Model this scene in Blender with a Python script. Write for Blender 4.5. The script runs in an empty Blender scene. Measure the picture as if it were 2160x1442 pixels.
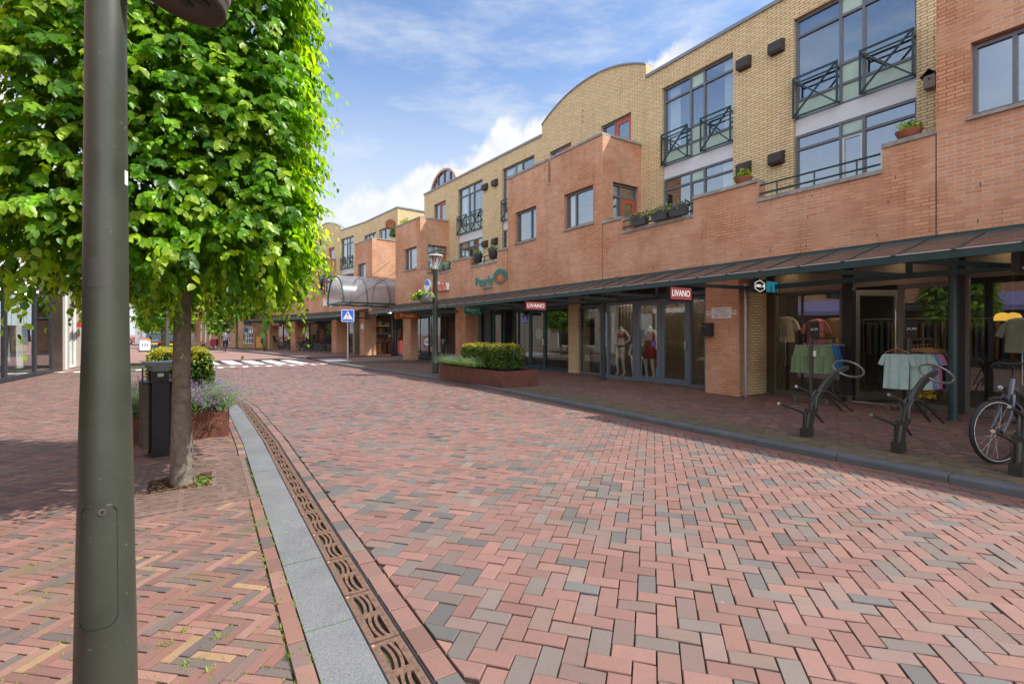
SKYS, SUNE, EXPO, CL, CV, SKYM = .15, 4.3, .74, 9.4, 4.1, (.82, .875, .95)
import bpy, math, random
import numpy as np
from mathutils import Vector, Matrix
random.seed(7); RNG = np.random.default_rng(11)
sc = bpy.context.scene
COL = sc.collection
R = math.radians
# ---------------------------------------------------------------- camera model (level camera, 1.47 m above the road)
F, U0, HZ, CZ = 1040.0, 1080.0, 703.0, 1.47
PZ = 0.08                                   # top of the raised pavement
def gp(u, v, z=0.0):                        # photo pixel -> point on the ground
    y = F*(CZ-z)/(v-HZ); return Vector(((u-U0)/F*y, y, z))
def hz(y, v): return CZ+(HZ-v)*y/F          # height seen at pixel row v at depth y
class Path:                                 # plan polyline, inward side to the right of travel
    def __init__(s, pts):
        s.p = [tuple(q) for q in pts]; s.L = [0.0]
        for a, b in zip(s.p, s.p[1:]): s.L.append(s.L[-1]+math.dist(a, b))
    def seg(s, i):
        a, b = s.p[i], s.p[i+1]; l = math.dist(a, b); return a, ((b[0]-a[0])/l, (b[1]-a[1])/l), l
    def idx(s, x):
        i = 0
        while i < len(s.p)-2 and x > s.L[i+1]+1e-9: i += 1
        return i
    def off(s, d):
        N = [(s.seg(i)[1][1], -s.seg(i)[1][0]) for i in range(len(s.p)-1)]; out = []
        for i, p in enumerate(s.p):
            if i == 0: n, k = N[0], 1
            elif i == len(s.p)-1: n, k = N[-1], 1
            else:
                n = (N[i-1][0]+N[i][0], N[i-1][1]+N[i][1]); m = math.hypot(*n); n = (n[0]/m, n[1]/m)
                k = 1/(n[0]*N[i][0]+n[1]*N[i][1])
            out.append((p[0]+n[0]*d*k, p[1]+n[1]*d*k))
        return Path(out)
    def hit(s, u):
        r = (u-U0)/F
        for i in range(len(s.p)-1):
            a, t, l = s.seg(i); den = t[0]-r*t[1]
            if abs(den) < 1e-9: continue
            x = (r*a[1]-a[0])/den
            lo = -1e9 if i == 0 else -1e-6; hi = 1e9 if i == len(s.p)-2 else l+1e-6
            if lo <= x <= hi and a[1]+x*t[1] > .3: return s.L[i]+x
    def pos(s, x):
        i = s.idx(x); a, t, l = s.seg(i); d = x-s.L[i]; return Vector((a[0]+t[0]*d, a[1]+t[1]*d, 0))
    def tan(s, x): t = s.seg(s.idx(x))[1]; return Vector((t[0], t[1], 0))
    def nrm(s, x): t = s.seg(s.idx(x))[1]; return Vector((t[1], -t[0], 0))
    def at(s, u): return s.pos(s.hit(u))
    def sample(s, a, b, step=None):
        xs = [a]+[l for l in s.L if a+1e-4 < l < b-1e-4]+[b]
        if step:
            o = []
            for q, w in zip(xs, xs[1:]):
                n = max(1, int((w-q)/step)); o += [q+(w-q)*k/n for k in range(n)]
            xs = o+[xs[-1]]
        return xs
# ---------------------------------------------------------------- mesh builder
class MB:
    def __init__(s): s.v = []; s.f = []; s.sm = []; s.mi = []; s.m = 0
    def add(s, vs, fs, smooth=False):
        o = len(s.v); s.v += [tuple(q) for q in vs]
        for f in fs: s.f.append([i+o for i in f]); s.sm.append(smooth); s.mi.append(s.m)
        return s
    def quad(s, a, b, c, d): return s.add([a, b, c, d], [[0, 1, 2, 3]])
    def box(s, x0, x1, y0, y1, z0, z1, M=None):
        vs = [Vector((x, y, z)) for z in (z0, z1) for y in (y0, y1) for x in (x0, x1)]
        if M is not None: vs = [M @ q for q in vs]
        return s.add(vs, [[0, 2, 3, 1], [4, 5, 7, 6], [0, 1, 5, 4], [2, 6, 7, 3], [0, 4, 6, 2], [1, 3, 7, 5]])
    def bar(s, a, b, w, h=None, up=(0, 0, 1)):             # rectangular bar a->b
        a, b = Vector(a), Vector(b); h = h or w; d = (b-a).normalized(); up = Vector(up)
        if abs(d.dot(up)) > .95: up = Vector((1, 0, 0))
        x = d.cross(up).normalized(); y = x.cross(d)
        vs = [p+x*(sx*w/2)+y*(sy*h/2) for p in (a, b) for sx, sy in ((-1, -1), (1, -1), (1, 1), (-1, 1))]
        return s.add(vs, [[3, 2, 1, 0], [4, 5, 6, 7], [0, 1, 5, 4], [1, 2, 6, 5], [2, 3, 7, 6], [3, 0, 4, 7]])
    def tube(s, pts, r, n=8, cap=True, closed=False):
        pts = [Vector(p) for p in pts]; m = len(pts); rs = r if hasattr(r, '__len__') else [r]*m
        ref = None; vs = []
        for i, p in enumerate(pts):
            if closed: d = pts[(i+1) % m]-pts[i-1]
            else: d = pts[min(i+1, m-1)]-pts[max(i-1, 0)]
            d.normalize()
            if ref is None: ref = Vector((0, 0, 1)) if abs(d.z) < .9 else Vector((1, 0, 0))
            x = ref-d*ref.dot(d)
            if x.length < 1e-5: x = d.orthogonal()
            x.normalize(); ref = x; y = d.cross(x)
            vs += [p+(x*math.cos(2*math.pi*k/n)+y*math.sin(2*math.pi*k/n))*rs[i] for k in range(n)]
        fs = []
        for i in range(m if closed else m-1):
            a, b = i*n, ((i+1) % m)*n
            fs += [[a+k, a+(k+1) % n, b+(k+1) % n, b+k] for k in range(n)]
        s.add(vs, fs, True)
        if cap and not closed:
            s.add(vs[:n][::-1], [list(range(n))]); s.add(vs[-n:], [list(range(n))])
        return s
    def lathe(s, prof, n=16, c=(0, 0, 0), M=None, smooth=True, a0=0.0, a1=2*math.pi):
        full = abs(a1-a0-2*math.pi) < 1e-6; k = n if full else n+1
        vs = [Vector((r*math.cos(a0+(a1-a0)*j/n), r*math.sin(a0+(a1-a0)*j/n), z)) for r, z in prof for j in range(k)]
        if M is not None: vs = [M @ q for q in vs]
        vs = [q+Vector(c) for q in vs]
        fs = []
        for i in range(len(prof)-1):
            for j in range(n if full else n): 
                j2 = (j+1) % k
                if not full and j == n: continue
                fs.append([i*k+j, i*k+j2, (i+1)*k+j2, (i+1)*k+j])
        return s.add(vs, fs, smooth)
    def prism(s, poly, dirv, M=None):                      # polygon (3D pts, planar) extruded by dirv
        a = [Vector(p) for p in poly]; b = [p+Vector(dirv) for p in a]; n = len(a)
        vs = a+b
        if M is not None: vs = [M @ q for q in vs]
        return s.add(vs, [list(range(n))[::-1], [n+i for i in range(n)]]+[[i, (i+1) % n, n+(i+1) % n, n+i] for i in range(n)])
    def grid(s, P, nu, nv, smooth=True, M=None):           # P(i,j) -> point
        vs = [Vector(P(i/nu, j/nv)) for j in range(nv+1) for i in range(nu+1)]
        if M is not None: vs = [M @ q for q in vs]
        return s.add(vs, [[j*(nu+1)+i, j*(nu+1)+i+1, (j+1)*(nu+1)+i+1, (j+1)*(nu+1)+i] for j in range(nv) for i in range(nu)], smooth)
    def ell(s, c, r, n=12, m=8, M=None):
        pr = [(math.sin(math.pi*i/m), -math.cos(math.pi*i/m)) for i in range(m+1)]
        S = Matrix.Diagonal((r[0], r[1], r[2], 1))
        return s.lathe([(max(a, 1e-4), b) for a, b in pr], n, (0, 0, 0), (M or Matrix.Identity(4)) @ Matrix.Translation(c) @ S)
    def merge(s, o): return s.add(o.v, o.f) 
    def xf(s, M): s.v = [tuple(M @ Vector(q)) for q in s.v]; return s
def frame(Pl, Pr, z=0.0):        # local x: from Pl to Pr (left to right as seen), y: into the building, z up
    x = (Pr-Pl); x.z = 0; x.normalize(); y = Vector((-x.y, x.x, 0))
    M = Matrix(((x.x, y.x, 0, Pl.x), (x.y, y.y, 0, Pl.y), (0, 0, 1, z), (0, 0, 0, 1))); return M
def rotz(a): return Matrix.Rotation(a, 4, 'Z')
def tr(*p): return Matrix.Translation(Vector(p))
def boxuv(me):                   # metric UVs: along the wall / up
    n = len(me.loops); co = np.empty(len(me.vertices)*3); me.vertices.foreach_get('co', co); co = co.reshape(-1, 3)
    vi = np.empty(n, int); me.loops.foreach_get('vertex_index', vi)
    fn = np.empty(len(me.polygons)*3); me.polygons.foreach_get('normal', fn); fn = fn.reshape(-1, 3)
    lt = np.empty(len(me.polygons), int); me.polygons.foreach_get('loop_total', lt)
    fn = np.repeat(fn, lt, 0); p = co[vi]
    hor = np.abs(fn[:, 2]) > .7
    t = np.stack([-fn[:, 1], fn[:, 0]], 1); t /= np.maximum(np.linalg.norm(t, axis=1, keepdims=True), 1e-6)
    uv = np.stack([(p[:, :2]*t).sum(1), p[:, 2]], 1); uv[hor] = p[hor][:, :2]
    me.uv_layers.new(name='UVMap').data.foreach_set('uv', uv.astype(np.float32).ravel())
def finish(name, mb, mats, uv=False, off=None):
    me = bpy.data.meshes.new(name)
    v = mb.v if off is None else [(a-off[0], b-off[1], c-off[2]) for a, b, c in mb.v]
    me.from_pydata(v, [], mb.f); me.polygons.foreach_set('use_smooth', mb.sm)
    if not isinstance(mats, (list, tuple)): mats = [mats]
    for m in mats: me.materials.append(m)
    if len(mats) > 1: me.polygons.foreach_set('material_index', mb.mi)
    me.update()
    if uv: boxuv(me)
    return me
def tag(o, label=None, cat=None, group=None, kind=None):
    if label: o['label'] = label
    if cat: o['category'] = cat
    if group: o['group'] = group
    if kind: o['kind'] = kind
    return o
def link(name, data, parent=None):
    o = bpy.data.objects.new(name, data); COL.objects.link(o)
    if parent is not None: o.parent = parent
    return o
def thing(name, label, cat, loc=(0, 0, 0), rz=0.0, group=None):
    o = link(name, None); o.location = loc; o.rotation_euler = (0, 0, rz); o.empty_display_size = .1
    return tag(o, label, cat, group)
def root(o):
    while o.parent is not None: o = o.parent
    return o
def part(name, mb, mats, parent, world=False, uv=False):
    off = root(parent).location if world else None
    return link(name, finish(name, mb, mats, uv, off), parent)
def single(name, mb, mats, label, cat, group=None, uv=False, kind=None):   # a thing that is one mesh, origin at its base
    a = np.array(mb.v); off = ((a[:, 0].min()+a[:, 0].max())/2, (a[:, 1].min()+a[:, 1].max())/2, a[:, 2].min())
    o = link(name, finish(name, mb, mats, uv, off)); o.location = off
    return tag(o, label, cat, group, kind)
def struct(name, mb, mats, uv=False):
    o = link(name, finish(name, mb, mats, uv)); o['kind'] = 'structure'; return o
def copy_tree(o, parent=None):
    c = o.copy(); COL.objects.link(c)
    if parent is not None: c.parent = parent
    for ch in list(o.children): copy_tree(ch, c)
    return c
# ---------------------------------------------------------------- materials
MATS = {}
def newmat(name):
    m = bpy.data.materials.new(name); m.use_nodes = True; nt = m.node_tree
    for n in list(nt.nodes): nt.nodes.remove(n)
    out = nt.nodes.new('ShaderNodeOutputMaterial'); MATS[name] = m
    return m, nt, out
def N(nt, t, **k):
    n = nt.nodes.new(t)
    for a, b in k.items():
        if a in n.inputs.keys() if isinstance(a, str) else False: n.inputs[a].default_value = b
        else: setattr(n, a, b)
    return n
def noise(nt, scale, detail=4, rough=.6, coord='Object', vec=None):
    n = nt.nodes.new('ShaderNodeTexNoise'); n.inputs['Scale'].default_value = scale
    n.inputs['Detail'].default_value = detail; n.inputs['Roughness'].default_value = rough
    if vec is None:
        tc = nt.nodes.new('ShaderNodeTexCoord'); vec = tc.outputs[coord]
    nt.links.new(vec, n.inputs['Vector']); return n
def ramp(nt, src, stops):
    r = nt.nodes.new('ShaderNodeValToRGB'); e = r.color_ramp.elements
    while len(e) < len(stops): e.new(.5)
    for q, (p, c) in zip(e, stops): q.position = p; q.color = (*c, 1) if len(c) == 3 else c
    nt.links.new(src, r.inputs[0]); return r
def mixc(nt, fac, a, b, mode='MIX'):
    m = nt.nodes.new('ShaderNodeMix'); m.data_type = 'RGBA'; m.blend_type = mode
    for sock, val in ((m.inputs['Factor'], fac), (m.inputs[6], a), (m.inputs[7], b)):
        if hasattr(val, 'links'): nt.links.new(val, sock)
        elif isinstance(val, (int, float)): sock.default_value = val
        else: sock.default_value = (*val, 1)
    return m.outputs[2]
def bsdf(nt, out, color, rough=.6, metal=0.0, spec=.5):
    b = nt.nodes.new('ShaderNodeBsdfPrincipled')
    for nm, val in (('Base Color', color), ('Roughness', rough), ('Metallic', metal), ('Specular IOR Level', spec)):
        s = b.inputs[nm]
        if hasattr(val, 'links'): nt.links.new(val, s)
        elif isinstance(val, (int, float)): s.default_value = val
        else: s.default_value = (*val, 1)
    nt.links.new(b.outputs[0], out.inputs[0]); return b
def bump(nt, b, h, strength=.3, dist=.01):
    u = nt.nodes.new('ShaderNodeBump'); u.inputs['Strength'].default_value = strength; u.inputs['Distance'].default_value = dist
    nt.links.new(h, u.inputs['Height']); nt.links.new(u.outputs[0], b.inputs['Normal'])
def paint(name, col, rough=.5, metal=0.0, var=.15, scale=6.0, bmp=0.0, bscale=60, spec=.5):
    if name in MATS: return MATS[name]
    m, nt, out = newmat(name); n = noise(nt, scale, 5, .65)
    lo = tuple(c*(1-var) for c in col); hi = tuple(min(1, c*(1+var)) for c in col)
    r = ramp(nt, n.outputs[0], [(.3, lo), (.7, hi)])
    rr = nt.nodes.new('ShaderNodeMapRange'); nt.links.new(n.outputs[0], rr.inputs[0])
    rr.inputs[3].default_value = max(0, rough-.12); rr.inputs[4].default_value = min(1, rough+.12)
    b = bsdf(nt, out, r.outputs[0], rr.outputs[0], metal, spec)
    if bmp: bump(nt, b, noise(nt, bscale, 4).outputs[0], bmp, .01)
    return m
def brick_mat(name, c1, c2, mortar, bw=.215, rh=.0625, ms=.008, stain=(.5, .42, .36), stain_amt=.35, mort2=None, vary=.5):
    m, nt, out = newmat(name); tc = nt.nodes.new('ShaderNodeTexCoord')
    bt = nt.nodes.new('ShaderNodeTexBrick'); nt.links.new(tc.outputs['UV'], bt.inputs['Vector'])
    bt.inputs['Scale'].default_value = 1; bt.inputs['Brick Width'].default_value = bw; bt.inputs['Row Height'].default_value = rh
    bt.inputs['Mortar Size'].default_value = ms; bt.inputs['Mortar Smooth'].default_value = .15; bt.inputs['Bias'].default_value = 0
    bt.inputs['Color1'].default_value = (*c1, 1); bt.inputs['Color2'].default_value = (*c2, 1)
    big = noise(nt, .45, 5, .65, vec=tc.outputs['UV']); fine = noise(nt, 70, 3, vec=tc.outputs['UV'])
    if mort2:
        mm = mixc(nt, ramp(nt, noise(nt, .6, 3, vec=tc.outputs['UV']).outputs[0], [(.42, (0, 0, 0)), (.6, (1, 1, 1))]).outputs[0], mortar, mort2)
        nt.links.new(mm, bt.inputs['Mortar'])
    else: bt.inputs['Mortar'].default_value = (*mortar, 1)
    c = mixc(nt, ramp(nt, big.outputs[0], [(.45, (0, 0, 0)), (.75, (stain_amt,)*3)]).outputs[0], bt.outputs['Color'],
             mixc(nt, 1, bt.outputs['Color'], stain, 'MULTIPLY'))
    c = mixc(nt, .35, c, mixc(nt, 1, c, ramp(nt, fine.outputs[0], [(.3, (.55,)*3), (.7, (1.3,)*3)]).outputs[0], 'MULTIPLY'))
    smp = nt.nodes.new('ShaderNodeMapping'); smp.inputs['Scale'].default_value = (3.2, .22, 1); nt.links.new(tc.outputs['UV'], smp.inputs[0]); st_ = noise(nt, 1, 6, .7, vec=smp.outputs[0])
    c = mixc(nt, ramp(nt, st_.outputs[0], [(.52, (0,)*3), (.78, (.55,)*3)]).outputs[0], c, mixc(nt, 1, c, (.50, .47, .45), 'MULTIPLY'))
    b = bsdf(nt, out, c, .85, 0, .25)
    h = nt.nodes.new('ShaderNodeMath'); h.operation = 'MULTIPLY_ADD'; nt.links.new(bt.outputs['Fac'], h.inputs[0]); h.inputs[1].default_value = -1
    nt.links.new(fine.outputs[0], h.inputs[2]); bump(nt, b, h.outputs[0], .5, .006)
    return m
def paver_mat(name, rough=.62, moss=None, dirt=.35, spec=.5):     # per-brick colour from the mesh attribute, plus grain and dirt
    m, nt, out = newmat(name); a = nt.nodes.new('ShaderNodeAttribute'); a.attribute_name = 'tint'
    fine = noise(nt, 160, 4, .7); mid = noise(nt, 9, 5, .7); big = noise(nt, .7, 4, .6)
    c = mixc(nt, .5, a.outputs['Color'], mixc(nt, 1, a.outputs['Color'], ramp(nt, fine.outputs[0], [(.25, (.55,)*3), (.75, (1.35,)*3)]).outputs[0], 'MULTIPLY'))
    c = mixc(nt, ramp(nt, mid.outputs[0], [(.45, (0,)*3), (.8, (dirt,)*3)]).outputs[0], c, (.11, .09, .075))
    c = mixc(nt, ramp(nt, big.outputs[0], [(.4, (0,)*3), (.75, (dirt*.8,)*3)]).outputs[0], c, mixc(nt, 1, c, (.6, .56, .53), 'MULTIPLY'))
    sp = noise(nt, 3.1, 8, .8); c = mixc(nt, ramp(nt, sp.outputs[0], [(.66, (0,)*3), (.74, (.5,)*3)]).outputs[0], c, mixc(nt, 1, c, (.45, .42, .41), 'MULTIPLY'))
    vo = nt.nodes.new('ShaderNodeTexVoronoi'); vo.inputs['Scale'].default_value = 2.3; nt.links.new(fine.inputs['Vector'].links[0].from_socket, vo.inputs['Vector']); c = mixc(nt, ramp(nt, vo.outputs['Distance'], [(.022, (.45,)*3), (.034, (0,)*3)]).outputs[0], c, (.36, .34, .32))
    if moss: c = mixc(nt, ramp(nt, noise(nt, 2.2, 6, .75).outputs[0], [(.52, (0,)*3), (.7, (.55,)*3)]).outputs[0], c, moss)
    b = bsdf(nt, out, c, rough, 0, spec); bump(nt, b, fine.outputs[0], .35, .004); return m
def glass_mat(name, base=.12, tint=(.9, .95, .95), rough=0.0):   # window pane: partly mirror, partly see-through
    m, nt, out = newmat(name)
    t = nt.nodes.new('ShaderNodeBsdfTransparent'); t.inputs[0].default_value = (*tint, 1)
    g = nt.nodes.new('ShaderNodeBsdfGlossy'); g.inputs['Roughness'].default_value = rough
    g.inputs[0].default_value = (.95, .97, 1, 1)
    lw_ = nt.nodes.new('ShaderNodeLayerWeight'); lw_.inputs[0].default_value = .5; pw = nt.nodes.new('ShaderNodeMath'); pw.operation = 'POWER'; nt.links.new(lw_.outputs['Facing'], pw.inputs[0]); pw.inputs[1].default_value = 5
    ad = nt.nodes.new('ShaderNodeMath'); ad.operation = 'MULTIPLY_ADD'; ad.use_clamp = True; nt.links.new(pw.outputs[0], ad.inputs[0]); ad.inputs[1].default_value = .9; ad.inputs[2].default_value = base
    w = noise(nt, .8, 2); bp = nt.nodes.new('ShaderNodeBump'); bp.inputs['Strength'].default_value = .02; bp.inputs['Distance'].default_value = .05
    nt.links.new(w.outputs[0], bp.inputs['Height']); nt.links.new(bp.outputs[0], g.inputs['Normal'])
    mx = nt.nodes.new('ShaderNodeMixShader'); nt.links.new(ad.outputs[0], mx.inputs[0])
    nt.links.new(t.outputs[0], mx.inputs[1]); nt.links.new(g.outputs[0], mx.inputs[2]); nt.links.new(mx.outputs[0], out.inputs[0]); return m
def leaf_mat(name, trans=.5, rough=.35):
    m, nt, out = newmat(name); a = nt.nodes.new('ShaderNodeAttribute'); a.attribute_name = 'tint'
    fine = noise(nt, 45, 3); c = mixc(nt, .35, a.outputs['Color'], mixc(nt, 1, a.outputs['Color'], ramp(nt, fine.outputs[0], [(.3, (.6,)*3), (.7, (1.3,)*3)]).outputs[0], 'MULTIPLY'))
    b = nt.nodes.new('ShaderNodeBsdfPrincipled'); nt.links.new(c, b.inputs['Base Color']); b.inputs['Roughness'].default_value = rough; b.inputs['Specular IOR Level'].default_value = .4
    t = nt.nodes.new('ShaderNodeBsdfTranslucent'); tcx = mixc(nt, 1, c, (2.2, 1.85, .5), 'MULTIPLY'); nt.links.new(tcx, t.inputs[0])
    mx = nt.nodes.new('ShaderNodeMixShader'); mx.inputs[0].default_value = trans
    nt.links.new(b.outputs[0], mx.inputs[1]); nt.links.new(t.outputs[0], mx.inputs[2]); nt.links.new(mx.outputs[0], out.inputs[0]); return m
def emit(name, col, st):
    if name in MATS: return MATS[name]
    m, nt, out = newmat(name); e = nt.nodes.new('ShaderNodeEmission'); e.inputs[0].default_value = (*col, 1); e.inputs[1].default_value = st
    nt.links.new(e.outputs[0], out.inputs[0]); return m
def settint(me, cols):
    at = me.attributes.new('tint', 'FLOAT_COLOR', 'FACE'); c = np.ones((len(me.polygons), 4), np.float32); c[:, :3] = cols
    at.data.foreach_set('color', c.ravel())
def text(body, h, depth=.004, bold=0.0, width=None):     # lettering in the xz plane, centred, height of capitals h
    cu = bpy.data.curves.new('lettering', 'FONT'); cu.body = body; cu.align_x = 'CENTER'; cu.align_y = 'CENTER'
    cu.size = h/.69; cu.extrude = depth/2; cu.offset = bold; cu.resolution_u = 3
    o = bpy.data.objects.new('lettering', cu); COL.objects.link(o)
    dg = bpy.context.evaluated_depsgraph_get(); me = bpy.data.meshes.new_from_object(o.evaluated_get(dg))
    mb = MB(); vs = [Vector((v.co.x, -v.co.z, v.co.y)) for v in me.vertices]
    if width and vs:
        w = max(v.x for v in vs)-min(v.x for v in vs)
        vs = [Vector((v.x*width/w, v.y, v.z)) for v in vs]
    mb.add(vs, [list(p.vertices) for p in me.polygons])
    bpy.data.objects.remove(o); bpy.data.meshes.remove(me); bpy.data.curves.remove(cu); return mb
M_red = brick_mat('red_brick', (.68, .345, .19), (.56, .255, .135), (.54, .455, .38), stain=(.62, .54, .48), stain_amt=.4, mort2=(.27, .155, .105))
M_yel = brick_mat('yellow_brick', (.80, .635, .375), (.69, .515, .28), (.27, .195, .12), stain=(.72, .66, .6), stain_amt=.3)
M_frame = paint('grey_frame', (.135, .15, .175), .45, 0, .08)
M_green = paint('dark_green_steel', (.018, .045, .045), .4, 0, .15)
M_conc = paint('concrete_coping', (.30, .285, .25), .85, 0, .3, 5, .3)
M_panel = paint('pale_green_panel', (.42, .56, .48), .35, 0, .06)
M_white = paint('white_metal_panel', (.62, .65, .68), .4, 0, .05)
M_redframe = paint('red_door_frame', (.50, .095, .04), .45, 0, .1)
M_black = paint('black_metal', (.02, .02, .022), .5, 0, .2)
M_dark = paint('dark_interior', (.035, .033, .032), .8, 0, .3)
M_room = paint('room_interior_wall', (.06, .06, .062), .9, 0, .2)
M_curt = paint('white_curtain', (.75, .75, .73), .9, 0, .08)
M_glass = glass_mat('window_glass', .27)
M_shopglass = glass_mat('shop_glass', .065, (.95, .97, .97))
M_galv = paint('galvanised_steel', (.36, .38, .40), .4, .8, .15)
M_corten = paint('weathered_corten', (.135, .05, .032), .75, .1, .35, 4, .2)
M_leaf = leaf_mat('lime_leaf', .56, .36); M_hedge = leaf_mat('hedge_leaf', .35, .45); M_herb = leaf_mat('catmint_leaf', .35, .6)
M_bark = paint('grey_bark', (.16, .135, .105), .9, 0, .45, 14, 1.0, 40)
M_post = paint('olive_grey_steel', (.105, .11, .085), .35, .35, .12, 5)
M_wood = paint('weathered_wood', (.24, .21, .18), .85, 0, .35, 18, .4)
M_alu = paint('anodised_grey_aluminium', (.22, .24, .26), .4, .5, .08)
M_bwood = paint('dark_bin_wood', (.085, .068, .055), .8, 0, .35, 18, .4)
M_soil = paint('planter_soil', (.06, .042, .03), 1, 0, .4, 30, .6)
M_vent = paint('dark_brown_vent', (.045, .038, .036), .6, 0, .2)
M_terra = paint('terracotta', (.30, .11, .06), .8, 0, .2)
M_rubber = paint('black_rubber', (.018, .018, .018), .75, 0, .2, 40)
M_chrome = paint('polished_steel', (.55, .56, .58), .22, 1, .05)
M_greypot = paint('grey_plastic_pot', (.055, .06, .065), .6, 0, .2)
# ================================================================= PLAN OF THE STREET
FAC = Path([(11.35, 1.36), (6.876, 7.99), (2.67, 14.56), (-.18, 18.9), (-6.5, 27.5)])       # brick front of the near block
YEL = FAC.off(1.63)                                                                            # yellow brick front, set back
FAR = Path([(-8.65, 30.5), (-11.95, 34.7), (-15.5, 38.4), (-18.15, 41.1), (-23, 45.2)])      # far block
KR = Path([(11.9, -6.9), (8.0, -.9), (4.57, 4.40), (3.36, 6.24), (2.09, 8.36), (.52, 11.1), (-1.5, 14.4), (-3.75, 17.4), (-6.98, 21.35),
           (-8.7, 23.6), (-11.8, 28.3), (-17.8, 35.5), (-26, 43.7), (-38, 52)])
DL = Path([(4.2, -5.5), (1.6, -1.32), (-.517, 2.069), (-1.747, 4.055), (-2.918, 5.95), (-3.286, 6.56), (-5.37, 9.77), (-7.8, 13.0), (-11.5, 17.5), (-17, 23.6), (-25, 31.2), (-36, 39)])
LB = Path([(-4.3, -5.3), (-15.1, 14.56), (-17.84, 19.59), (-21.5, 26), (-30, 38)])
def sdist(path, P):                      # signed distance to a plan polyline, positive on its right
    best = np.full(len(P), 1e9); sg = np.zeros(len(P))
    for i in range(len(path.p)-1):
        a, t, l = path.seg(i); q = P-np.array(a); s = np.clip(q@np.array(t), 0 if i else -1e3, l if i < len(path.p)-2 else 1e3)
        c = q-s[:, None]*np.array(t); d = np.hypot(c[:, 0], c[:, 1]); side = np.sign(q[:, 0]*t[1]-q[:, 1]*t[0])
        m = d < best; best[m] = d[m]; sg[m] = side[m]
    return best*sg
def brickmesh(name, polys, cols, mat, z=0.0, joint=.004, tilt=.0018, cham=.005, deep=.03, near=9.0):
    V = []; Fc = []; T = []; nv = 0
    for poly, col in zip(polys, cols):
        n = len(poly); cx = sum(p[0] for p in poly)/n; cy = sum(p[1] for p in poly)/n
        tx, ty, tz = (random.gauss(0, tilt) for _ in range(3))
        h = lambda x, y: z+tz+(x-cx)*tx*8+(y-cy)*ty*8
        ins = lambda d: [((x-cx)*(1-d/max(.02, math.hypot(x-cx, y-cy)))+cx, (y-cy)*(1-d/max(.02, math.hypot(x-cx, y-cy)))+cy) for x, y in poly]
        close = math.hypot(cx, cy) < near
        A = ins(joint*.8); rings = []
        if close: rings.append([(x, y, h(x, y)) for x, y in ins(joint*.8+cham)])
        rings.append([(x, y, h(x, y)-(cham*.8 if close else 0)) for x, y in A]); rings.append([(x, y, z-deep) for x, y in A])
        for rg in rings: V += rg
        Fc.append(list(range(nv, nv+n))); T.append(col)
        for q in range(len(rings)-1):
            a, b = nv+q*n, nv+(q+1)*n
            for k in range(n): Fc.append([a+k, b+k, b+(k+1) % n, a+(k+1) % n]); T.append(col)
        nv += n*len(rings)
    me = bpy.data.meshes.new(name); me.from_pydata(V, [], Fc); me.materials.append(mat); settint(me, np.array(T, np.float32)); me.update()
    o = link(name, me); o['kind'] = 'structure'; return o
def clip(poly, vals):
    out = []; n = len(poly)
    for i in range(n):
        a, b = poly[i], poly[(i+1) % n]; va, vb = vals[i], vals[(i+1) % n]
        if va >= 0: out.append(a)
        if (va >= 0) != (vb >= 0): t = va/(va-vb); out.append((a[0]+(b[0]-a[0])*t, a[1]+(b[1]-a[1])*t))
    return out
def herringbone(k, w, ang, org, box, sdfs):
    c, s = math.cos(ang), math.sin(ang); x0, x1, y0, y1 = box; rad = max(math.hypot(x-org[0], y-org[1]) for x in (x0, x1) for y in (y0, y1)); m = int(rad/w)+k
    I, J = np.meshgrid(np.arange(-m, m), np.arange(-m, m)); d = (I-J) % (2*k); out = []
    for sel, dx, dy in ((d == 0, k, 1), (d == 2*k-1, 1, k)):
        i, j = I[sel], J[sel]
        cs = np.stack([np.stack([(i+a)*w*c-(j+b)*w*s+org[0], (i+a)*w*s+(j+b)*w*c+org[1]], 1) for a, b in ((0, 0), (dx, 0), (dx, dy), (0, dy))], 1)
        ce = cs.mean(1); ok = (ce[:, 0] > x0) & (ce[:, 0] < x1) & (ce[:, 1] > y0) & (ce[:, 1] < y1); out.append(cs[ok])
    cs = np.concatenate(out); res = []
    vals = [f(cs.reshape(-1, 2)).reshape(-1, 4) for f in sdfs]
    full = np.all([v.min(1) > 0 for v in vals], 0); some = np.all([v.max(1) > 0 for v in vals], 0)
    for q in np.nonzero(some)[0]:
        poly = [tuple(p) for p in cs[q]]
        if not full[q]:
            for f in sdfs:
                if len(poly) < 3: break
                poly = clip(poly, f(np.array(poly)))
            if len(poly) < 3: continue
            ar = abs(sum(poly[i][0]*poly[i-1][1]-poly[i-1][0]*poly[i][1] for i in range(len(poly))))/2
            if ar < .12*k*w*w: continue
        res.append(poly)
    return res
def pick(pal, n):
    w = np.array([p[3] for p in pal]); ix = RNG.choice(len(pal), n, p=w/w.sum()); base = np.array([p[:3] for p in pal])[ix]
    return base*(1+RNG.normal(0, .085, (n, 1)))*(1+RNG.normal(0, .014, (n, 3)))
def rowof(path, o0, o1, L, a, b):
    pa, pb = path.off(o0), path.off(o1); xs = np.arange(a, b, L); out = []
    for s in xs: out.append([tuple((pa.pos(s))[:2]), tuple((pb.pos(s))[:2]), tuple((pb.pos(min(s+L, b)))[:2]), tuple((pa.pos(min(s+L, b)))[:2])])
    return out
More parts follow.
